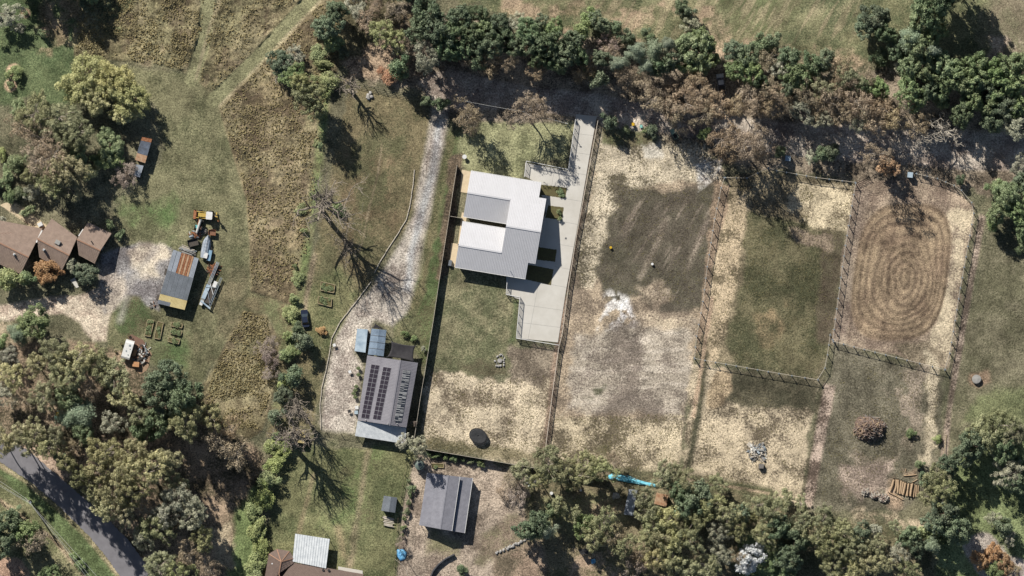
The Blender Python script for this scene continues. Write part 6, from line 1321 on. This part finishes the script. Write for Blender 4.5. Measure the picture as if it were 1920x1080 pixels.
tree(20,523,21,'h','garden',6,'bright lime green round tree below the brown tiled roof'); tree(90,510,25,'n','garden',5.5,'rust brown round tree against the brown tiled roof'); tree(139,499,17,'p','garden',4.5,'grey green leafy bush tucked against the middle gable'); tree(163,514,22,'d','garden',5.5,'dense dark round tree at the edge of the gravel yard')
tree(66,604,31,'g','garden',8,'bushy green tree beside the sandy track'); tree(40,626,28,'t','garden',7,'pale blue green weeping tree beside the sandy track')
trees('wood', 'o,108,660,36 l,146,676,42 o,186,684,40 o,216,702,34 b,172,722,34 o,130,706,34 l,70,684,26 l,26,706,28 p,10,740,26 b,44,750,26 o,85,742,28 t,150,778,34 g,130,748,24,9 d,318,706,36,14 d,346,748,40,15 d,308,744,34,14 o,352,792,36,15 d,296,792,30,12 p,214,792,26 l,200,846,34,15 l,258,848,34,15 l,280,878,38,16 l,238,884,34,16 l,188,878,30,15 l,216,920,34,15 l,254,918,32,15 l,208,952,28,14 l,236,962,24,13 p,338,936,38,13 p,366,962,32,13 p,316,964,30,12 o,296,988,30,12 p,270,1010,22,10 o,384,1008,28,11 b,356,1036,28,11 o,300,1056,32,12 o,340,1072,30,12 b,392,1060,24,10 l,10,828,26,13 l,38,816,24,13 l,72,808,26,13 o,108,818,28,13 b,140,838,20,11 d,160,812,22,9 d,120,862,16,5 b,410,824,30,12 b,448,848,26,11 l,396,780,28,12 b,432,800,24,10 o,262,776,26,11 l,236,744,26,10 g,0,640,16,5 p,20,668,20,6 l,320,860,24,12 o,330,900,22,10 d,264,808,18,8')
trees('verge', 'd,16,982,28,8 g,48,1000,26,8 b,64,1014,28,8 d,6,1020,26,8 g,96,1078,20,6 s,139,1042,7,1.4 s,151,1058,8,1.4 s,26,965,12,2.6 s,66,985,9,2')
trees('hedge', 'h,478,962,17,3 h,484,992,17,3 h,488,1022,18,3 h,482,1052,18,3 h,478,1078,16,3 h,496,930,18,3.5 h,504,900,18,3.5 h,514,872,16,3 h,530,848,16,3 h,516,836,14,3 h,540,824,14,3 d,520,780,16,5 d,532,742,20,6 d,548,706,18,6 g,536,668,14,4 u,498,650,20,4 u,510,672,18,4 d,566,640,18,6 d,560,618,12,4 h,548,660,12,2 h,552,560,12,2 h,546,590,12,2 s,636,392,10,1.6 s,630,386,8,1.8 h,540,630,10,2 h,534,720,10,2 s,520,816,10,2.5 u,506,700,14,3 n,604,620,10,1.2')
trees('corner', 'd,526,118,24,5 p,552,106,22,4 g,548,140,24,5 o,566,158,26,12 o,574,182,30,12 o,592,178,24,11 d,616,52,26,9 d,632,22,24,9 g,624,78,20,6 h,606,120,16,3 h,612,150,16,3 h,600,98,14,3 p,668,14,24,6 b,690,36,26,7 o,716,62,26,8 b,702,8,22,6 b,742,22,24,8 o,744,76,22,8 n,730,140,18,2.5 d,750,128,18,8 p,748,96,18,6 b,660,-24,24,7 o,720,-24,26,8 d,760,-20,26,9 o,590,206,22,11 h,614,172,10,2 d,645,100,12,4 s,600,60,12,2 b,770,40,18,6')
trees('belt', 'd,802,26,30,12 d,820,62,30,14 d,838,96,24,12 p,800,112,30,14 d,862,36,26,11 d,882,66,26,11 g,908,58,24,10 d,922,86,24,11 b,880,110,24,9 b,920,118,26,9 d,944,70,22,10 p,960,56,20,7 b,950,120,22,9 d,990,64,28,12 p,972,40,20,6 d,1030,84,28,13 d,1060,104,26,13 g,1036,58,22,9 d,1010,112,22,11 b,1004,136,20,9 d,1086,108,20,11 g,1104,32,16,6 d,1122,44,20,8 d,1152,56,18,6 u,1140,82,26,7 b,1150,100,24,8 b,1104,128,20,8 d,1120,150,18,9 b,1086,140,18,8 t,1192,98,24,13 t,1226,98,24,13 t,1212,128,22,13 d,1236,126,18,11 b,1174,146,26,9 b,1200,160,26,9 b,1230,170,26,9 b,1262,170,24,9 d,1210,60,8,3 d,1222,72,10,4 d,1276,12,14,6 d,1288,24,14,6 p,1294,46,18,6 b,1284,196,40,12 b,1312,178,32,11 b,1320,214,34,11 b,1270,222,26,9 g,1306,96,38,11 g,1324,116,22,10 g,1290,124,24,10 d,1398,112,28,10 g,1410,136,26,10 d,1426,84,18,7 b,1440,110,24,8 b,1404,176,28,10 b,1384,200,24,10 b,1432,166,24,10 p,1460,132,22,8 g,1498,150,24,9 d,1524,122,22,10 p,1552,142,20,7 b,1582,130,28,9 b,1570,170,30,10 b,1600,190,34,11 p,1500,206,26,8 b,1470,196,24,9 b,1536,200,24,9 b,1630,150,26,8 g,1620,164,20,8 g,1646,168,20,9 b,1652,206,30,10 b,1640,232,26,10 b,1676,226,26,10 p,1610,230,22,8 b,1440,206,20,9 d,1030,118,20,10 b,858,86,18,7 d,900,28,22,9 b,986,96,18,8')
trees('belt', 'd,786,58,24,12 d,850,66,24,12 d,868,96,22,11 d,900,92,22,11 d,936,48,22,10 d,1004,84,26,12 d,1046,122,22,11 d,1078,76,22,11 d,1014,46,20,8 g,1090,60,18,8 d,1130,112,20,10 t,1158,120,22,12 d,1176,70,16,6 t,1250,86,20,12 d,1256,116,22,12 g,1282,84,20,9 g,1318,78,22,10 d,1376,96,22,9 g,1388,134,24,10 d,1448,76,18,7 d,1476,112,22,9 g,1484,140,22,10 d,1544,116,20,9 d,1474,168,20,9 d,1420,152,20,10 b,1220,190,26,11 b,1248,196,26,11 b,1300,150,22,10 b,1346,200,26,11 b,1412,204,24,11 b,1450,180,24,11 b,1510,176,26,11 b,1552,190,26,11 b,1580,214,24,11 b,1620,204,26,11 p,1540,226,20,9 b,1690,200,24,11 d,896,120,18,10 d,966,92,22,11 o,1590,150,26,10 o,1540,168,24,10')
trees('wood', 'l,92,838,24,14 l,128,864,22,14 o,152,892,22,14 o,176,920,20,13 l,52,828,22,14')
trees('clump', 'g,1748,64,26,12 d,1680,96,20,8 g,1800,160,24,11 d,1740,172,24,10 d,1846,168,22,10 g,1860,140,22,11 d,1640,34,30,10 d,1622,50,22,8 d,1656,64,22,9 d,1648,108,16,4 d,1740,16,34,16 g,1724,28,28,15 d,1762,-12,36,18 d,1790,-30,34,18 t,1706,72,28,12 g,1722,92,30,13 t,1742,96,24,12 g,1702,126,26,11 g,1730,132,26,11 p,1690,128,18,6 g,1700,172,26,11 g,1712,190,24,10 g,1770,128,26,11 g,1786,144,26,11 g,1768,158,22,10 g,1820,126,24,11 g,1830,150,24,11 g,1840,120,18,10 g,1764,184,18,8 g,1822,190,22,10 g,1848,200,24,10 d,1800,216,24,10 g,1892,126,30,11 g,1880,156,28,11 g,1906,160,26,11 d,1884,204,26,10 g,1908,200,24,10 p,1906,240,26,9 d,1860,228,26,10 b,1720,236,24,9 g,1868,176,18,9')
trees('roadside', 'd,1142,228,14,6 s,1174,242,9,2 s,1212,244,7,1.6 d,1224,246,12,3 b,1352,262,36,12 b,1372,286,30,12 b,1410,264,32,12 s,1320,252,14,4 b,1430,284,22,9 d,1462,284,12,5 d,1540,290,14,5 p,1520,296,14,4 d,1800,336,10,3 d,1560,284,16,6')
tree(1390,274,36,'b','roadside',16,'tall thin gum with pale twigs at the paddock corner'); tree(1638,290,32,'b','roadside',14,'tall brown gum leaning over the top of the arena'); tree(1664,312,20,'n','roadside',6,'rust tinged tree beside the steel cabinet above the arena')
trees('front', 'b,872,214,30,11 b,984,214,34,12 b,1006,208,22,10 b,884,232,22,9 d,826,196,14,6 s,1048,398,5,1 s,1052,362,6,.8 s,1050,410,5,1.2 d,798,190,10,5')
trees('east', 'g,1888,368,32,9 g,1872,396,26,8 g,1908,396,26,9 d,1912,344,24,8 g,1862,420,14,6 g,1916,430,22,8 g,1866,352,18,5 p,1912,310,24,7 g,1918,460,16,6')
trees('logs', 'o,1872,792,34,9 o,1850,812,30,9 d,1820,830,30,10 d,1806,850,26,9 o,1896,812,28,9 d,1880,838,28,9 p,1890,888,30,8 p,1876,862,22,7 d,1908,906,24,8 d,1774,870,22,8 o,1752,894,26,8 o,1766,918,28,9 d,1736,900,16,5 o,1740,928,22,7 d,1768,962,28,10 d,1786,990,28,10 d,1748,984,22,8 h,1738,996,20,5 g,1756,1006,22,7 t,1744,1020,22,8 p,1860,972,16,5 d,1880,986,18,6 p,1892,1010,16,5 n,1860,1036,22,5 n,1836,1050,20,5 n,1880,1056,22,5 g,1868,1068,20,5 b,1900,1070,16,5 d,1702,1004,22,8 d,1716,1024,20,8 o,1680,990,18,6 g,1724,870,8,1.6 g,1708,812,8,1.4 h,1756,824,8,1.5 d,1912,870,20,7 o,1830,806,24,8')
trees('gums', 'o,1030,872,34,10 o,1060,884,30,10 o,1098,876,32,10 o,1128,880,28,10 o,1010,898,24,9 o,980,884,24,8 b,968,900,22,6 u,972,930,26,5 b,1150,866,20,7 d,1010,980,24,10 d,988,992,24,10 t,1026,992,20,9 o,1048,946,18,10 o,1078,962,16,9 g,1036,958,14,7 g,1094,984,22,9 o,1130,980,30,12 o,1112,1004,28,12 b,1150,1004,28,10 o,1168,1022,26,11 o,1206,930,24,10 o,1214,956,26,11 o,1222,984,28,11 l,1250,978,28,11 l,1234,1006,28,11 l,1258,1010,28,11 o,1210,1010,22,10 b,1200,1040,28,9 l,1228,1046,30,11 o,1260,1048,30,11 o,1290,1010,28,11 d,1286,950,26,11 d,1272,924,22,9 o,1240,892,24,8 o,1264,886,22,7 o,1288,904,26,9 d,1310,930,28,11 o,1330,950,24,10 o,1344,906,22,6 o,1300,980,26,11 o,1362,962,28,10 p,1348,996,28,9 o,1384,990,24,9 d,1388,964,20,8 o,1420,944,26,9 o,1448,960,30,10 d,1456,986,26,10 o,1430,1004,24,9 d,1490,1010,30,10 d,1474,1046,30,10 o,1500,980,24,9 g,1446,1056,24,7 o,1540,972,26,9 o,1530,1000,28,10 o,1552,1020,28,10 o,1580,996,26,10 o,1580,1026,26,10 d,1612,1000,22,8 o,1602,1030,26,9 l,1618,1058,28,9 l,1650,1054,26,9 l,1590,1064,28,9 o,1640,1020,22,8 p,1636,996,18,6 o,1560,1060,26,9 p,1680,1040,24,8 o,1700,1066,26,8 g,1470,1076,22,6 p,1350,1036,24,8 o,1322,1060,26,10 o,1290,1066,26,10 u,1190,1062,24,8 s,1066,918,5,2 b,1382,1040,20,8 o,1406,970,16,7 o,1500,944,16,4 o,1470,932,18,5')
tree(1405,1044,26,'w','gums',8,'silvery white round tree at the edge of the lower wood')
trees('barn', 'p,756,826,16,5 p,786,838,20,10 o,776,848,14,5 d,868,1070,12,3 s,804,852,6,1.4 s,820,854,6,1.4 s,836,857,6,1.4 s,852,860,6,1.4 s,868,862,6,1.4 s,884,865,6,1.4 s,900,868,6,1.4 b,956,900,18,5 b,946,920,16,3 s,766,902,5,1.4 s,772,916,6,1.4 s,768,928,5,1.4 s,766,942,5,1.2 s,762,960,6,1.4 s,758,972,5,1.2 s,756,990,5,1.4 s,754,1004,5,1.4 u,752,1018,12,3 s,905,872,6,1.3')
trees('solar', 'u,777,794,7,3 s,760,626,7,1.5 s,776,634,6,1.2 p,794,654,6,1.5')

hl = [(606,92),(612,165),(604,220),(596,290),(584,350),(574,430),(562,520),(550,600),(540,660)]
for i_ in range(22):
    t = R.uniform(0, len(hl)-1.001); j_ = int(t); p = Vector((*hl[j_], 0)).lerp(Vector((*hl[j_+1], 0)), t-j_)
    tree(p.x+R.gauss(0, 5), p.y+R.gauss(0, 4), R.uniform(4, 9), 'h' if R.random() < .8 else 's', 'hedge', R.uniform(.6, 1.4), 'low bright green weed clump along the fence line by the long grass')
for o in [o for o in bpy.data.objects if o.get('label', '').startswith('low bright green weed')]: o['group'] = 'weed clumps along the fence line'
# bare trees
def bare(name, label, X, Y, H_, spread, seed, m, lean=(0, 0), bole=.35, lev=4, r0=.34, droop=0, n0=5):
    rr_ = random.Random(seed); root = thing(name, label, 'tree', W(X, Y)); tb = MB(); br = MB()
    def grow(mb, p, d, L0, r_, k):
        pts = [p]; rs = [r_]; q = p.copy(); dd = d.copy(); n = 4 if k < 3 else 3
        for i_ in range(n):
            dd = (dd+Vector((rr_.gauss(0, .16), rr_.gauss(0, .16), rr_.gauss(0, .10)+.03))).normalized(); q = q+dd*L0/n; pts.append(q.copy()); rs.append(r_*(1-.40*(i_+1)/n))
        mb.tube(pts, [max(x_, .035) for x_ in rs], 6 if k < 2 else (4 if k < 3 else 3), False)
        if k >= lev: return
        for c in range(rr_.choice((3, 4)) if k else n0):
            i_ = rr_.choice(range(1, n+1)) if k else rr_.choice((2, 3, 4)); az_ = rr_.uniform(0, 6.28); el = rr_.uniform(.15, .8)
            side = Vector((math.cos(az_)*math.cos(el), math.sin(az_)*math.cos(el), math.sin(el)))
            nd = (dd*.55+side*.85).normalized(); grow(br, pts[i_], nd, L0*rr_.uniform(.5, .8)*(spread if k == 0 else 1), max(rs[i_]*.66, .04), k+1)
    grow(tb, Vector((0, 0, -.2)), Vector((lean[0], lean[1], 1)).normalized(), H_*bole*1.25, r0, 0)
    L_(tb, 'trunk', m, root, True); L_(br, 'branches', m, root); return root
bare('dead_tree', 'tall pale dead gum in the fence line, bare branches spreading', 601, 390, 22, .62, 4, M['bark_dead'], (.03,-.02), .6, 4, .62, n0=10)
bare('dead_tree', 'large bleached bare tree leaning beside the cream shelter roof', 552, 832, 18, .8, 9, M['bark_dead'], (-.10,.14), .45, 4, .75, n0=9)
bare('dead_tree', 'grey bare tree rising from the hedge above the gravel drive end', 558, 764, 14, .7, 14, M['bark_dead'], (-.05,.05), .5, 4, .42, n0=8)
bare('dead_tree', 'crooked bare tree at the corner of the rail fence', 660, 174, 10, .75, 21, M['bark_dead'], (-.06,.08), .5, 4, .5, n0=5)
bare('dead_tree', 'slender bare tree standing in the mown paddock', 655, 468, 11, .7, 27, M['bark_dead'], (.02,.02), .45, 4, .2, n0=7)
bare('dead_tree', 'bone white dead tree over the dirt road', 1772, 232, 15, .95, 33, M['timber_pale'], (.08,.02), .35, 4, .24, n0=7)
bare('dead_tree', 'twisted white dead branch above the dirt road', 1786, 246, 6, 1.2, 37, M['timber_pale'], (.35,-.25), .4, 3, .16, n0=5)
bare('dead_tree', 'pale bare tree rising through the silver gums above the sealed road', 276, 958, 9, .8, 41, M['timber_pale'], (.05,.02), .5, 4, .2)
bare('dead_tree', 'white bare limbs reaching through the gums below the blue tarpaulin', 1142, 996, 9, .9, 47, M['timber_pale'], (.25,.12), .45, 4, .22)
bare('dead_tree', 'dark bare branch beside the grey thicket over the mown paddock', 518, 146, 3, 1, 51, M['timber_pale'], (-.3,-.2), .4, 3, .12)
# ------------------------------------------------------------------ grass tufts (too many to count)
def tufts(name, label, cat, regions, m, seed, h, r_):
    rng = np.random.default_rng(seed); V = []; F = []; o = 0; pts = []
    for poly, n, thr in regions:
        xs = [p[0] for p in poly]; ys = [p[1] for p in poly]; x = rng.uniform(min(xs), max(xs), n); y = rng.uniform(min(ys), max(ys), n)
        keep = (sdist(poly, x, y) < 0) & (fbm(x, y, 26, 4, seed) > thr+rng.uniform(-.08, .08, n)); pts.append(np.stack([x[keep], y[keep]], 1))
    P = np.concatenate(pts); n = len(P); w = np.stack([(P[:, 0]-960)*S, (540-P[:, 1])*S], 1)
    ix = np.clip(np.searchsorted(gx, P[:, 0]), 0, NXg-1); iy = np.clip(np.searchsorted(gy, P[:, 1]), 0, NYg-1); z = H[iy*NXg+ix]
    K = 5; a = rng.uniform(0, 6.28, (n, 1))+np.arange(K)[None]*(6.283/K); rad = r_*rng.uniform(.5, 1.4, (n, 1))*rng.uniform(.6, 1.3, (n, K))
    ring = np.stack([w[:, :1]+rad*np.cos(a), w[:, 1:]+rad*np.sin(a), np.repeat((z-.03)[:, None], K, 1)], 2)
    top = np.stack([w[:, 0]+rng.normal(0, r_*.4, n), w[:, 1]+rng.normal(0, r_*.4, n), z+h*rng.uniform(.5, 1.3, n)], 1)
    V = np.concatenate([ring, top[:, None]], 1).reshape(-1, 3); base = np.arange(n)[:, None]*(K+1)
    Fc = np.stack([np.stack([base[:, 0]+k, base[:, 0]+(k+1) % K, base[:, 0]+K], 1) for k in range(K)], 1).reshape(-1, 3)
    me_ = bpy.data.meshes.new(name); me_.from_pydata(V.tolist(), [], Fc.tolist()); me_.materials.append(m); o = bpy.data.objects.new(name, me_); COL.objects.link(o)
    tag(o, label, cat, kind='stuff'); return o
M['tuft'] = mat('dull_green_tufts', lin(104,98,66), lin(132,124,86), .7, .95); M['tuft_dry'] = mat('dry_long_grass', lin(158,146,108), lin(128,118,84), .6, .95, contrast=.5)
STW = [(806,696),(950,712),(1040,700),(1022,866),(960,864),(790,836)]; ST2 = [(1124,240),(1330,268),(1345,330),(1210,350),(1150,410),(1120,530),(1078,540),(1100,380)]
ST3 = [(1040,782),(1280,775),(1268,890),(1026,866)]; ST4 = [(1306,690),(1510,775),(1498,930),(1290,890)]; ST5 = [(1500,345),(1600,352),(1585,430),(1500,428)]; ST6 = [(1370,345),(1404,352),(1396,460),(1362,620),(1320,690)]; ST7 = [(1740,668),(1766,690),(1752,860),(1724,862)]
tufts('grass_tufts', 'low dull green grass tufts dotted over the straw paddocks', 'grass', [(STW, 5200, .5), (ST2, 5200, .45), (ST3, 4200, .48), (ST4, 4200, .5), (ST5, 1200, .5), (ST6, 2600, .45), (ST7, 900, .5), ([(1410,400),(1580,440),(1540,700),(1380,680)], 3500, .5), ([(1570,660),(1740,700),(1700,930),(1540,940)], 3500, .5), ([(1160,350),(1340,350),(1310,580),(1130,540)], 2500, .5)], M['tuft'], 71, .13, .12)
tufts('long_grass', 'tall dry grass standing in the unmown paddocks', 'grass', [([(152,-60),(386,-60),(378,60),(348,130),(200,108),(142,100)], 7000, .45), ([(415,-60),(600,-60),(478,92),(400,170),(372,148)], 3600, .45), ([(604,4),(640,40),(600,260),(565,560),(472,540),(462,370),(415,204),(482,130)], 12000, .45), ([(457,584),(500,592),(520,690),(488,806),(375,796),(402,692)], 6000, .45)], M['tuft_dry'], 73, .34, .2)
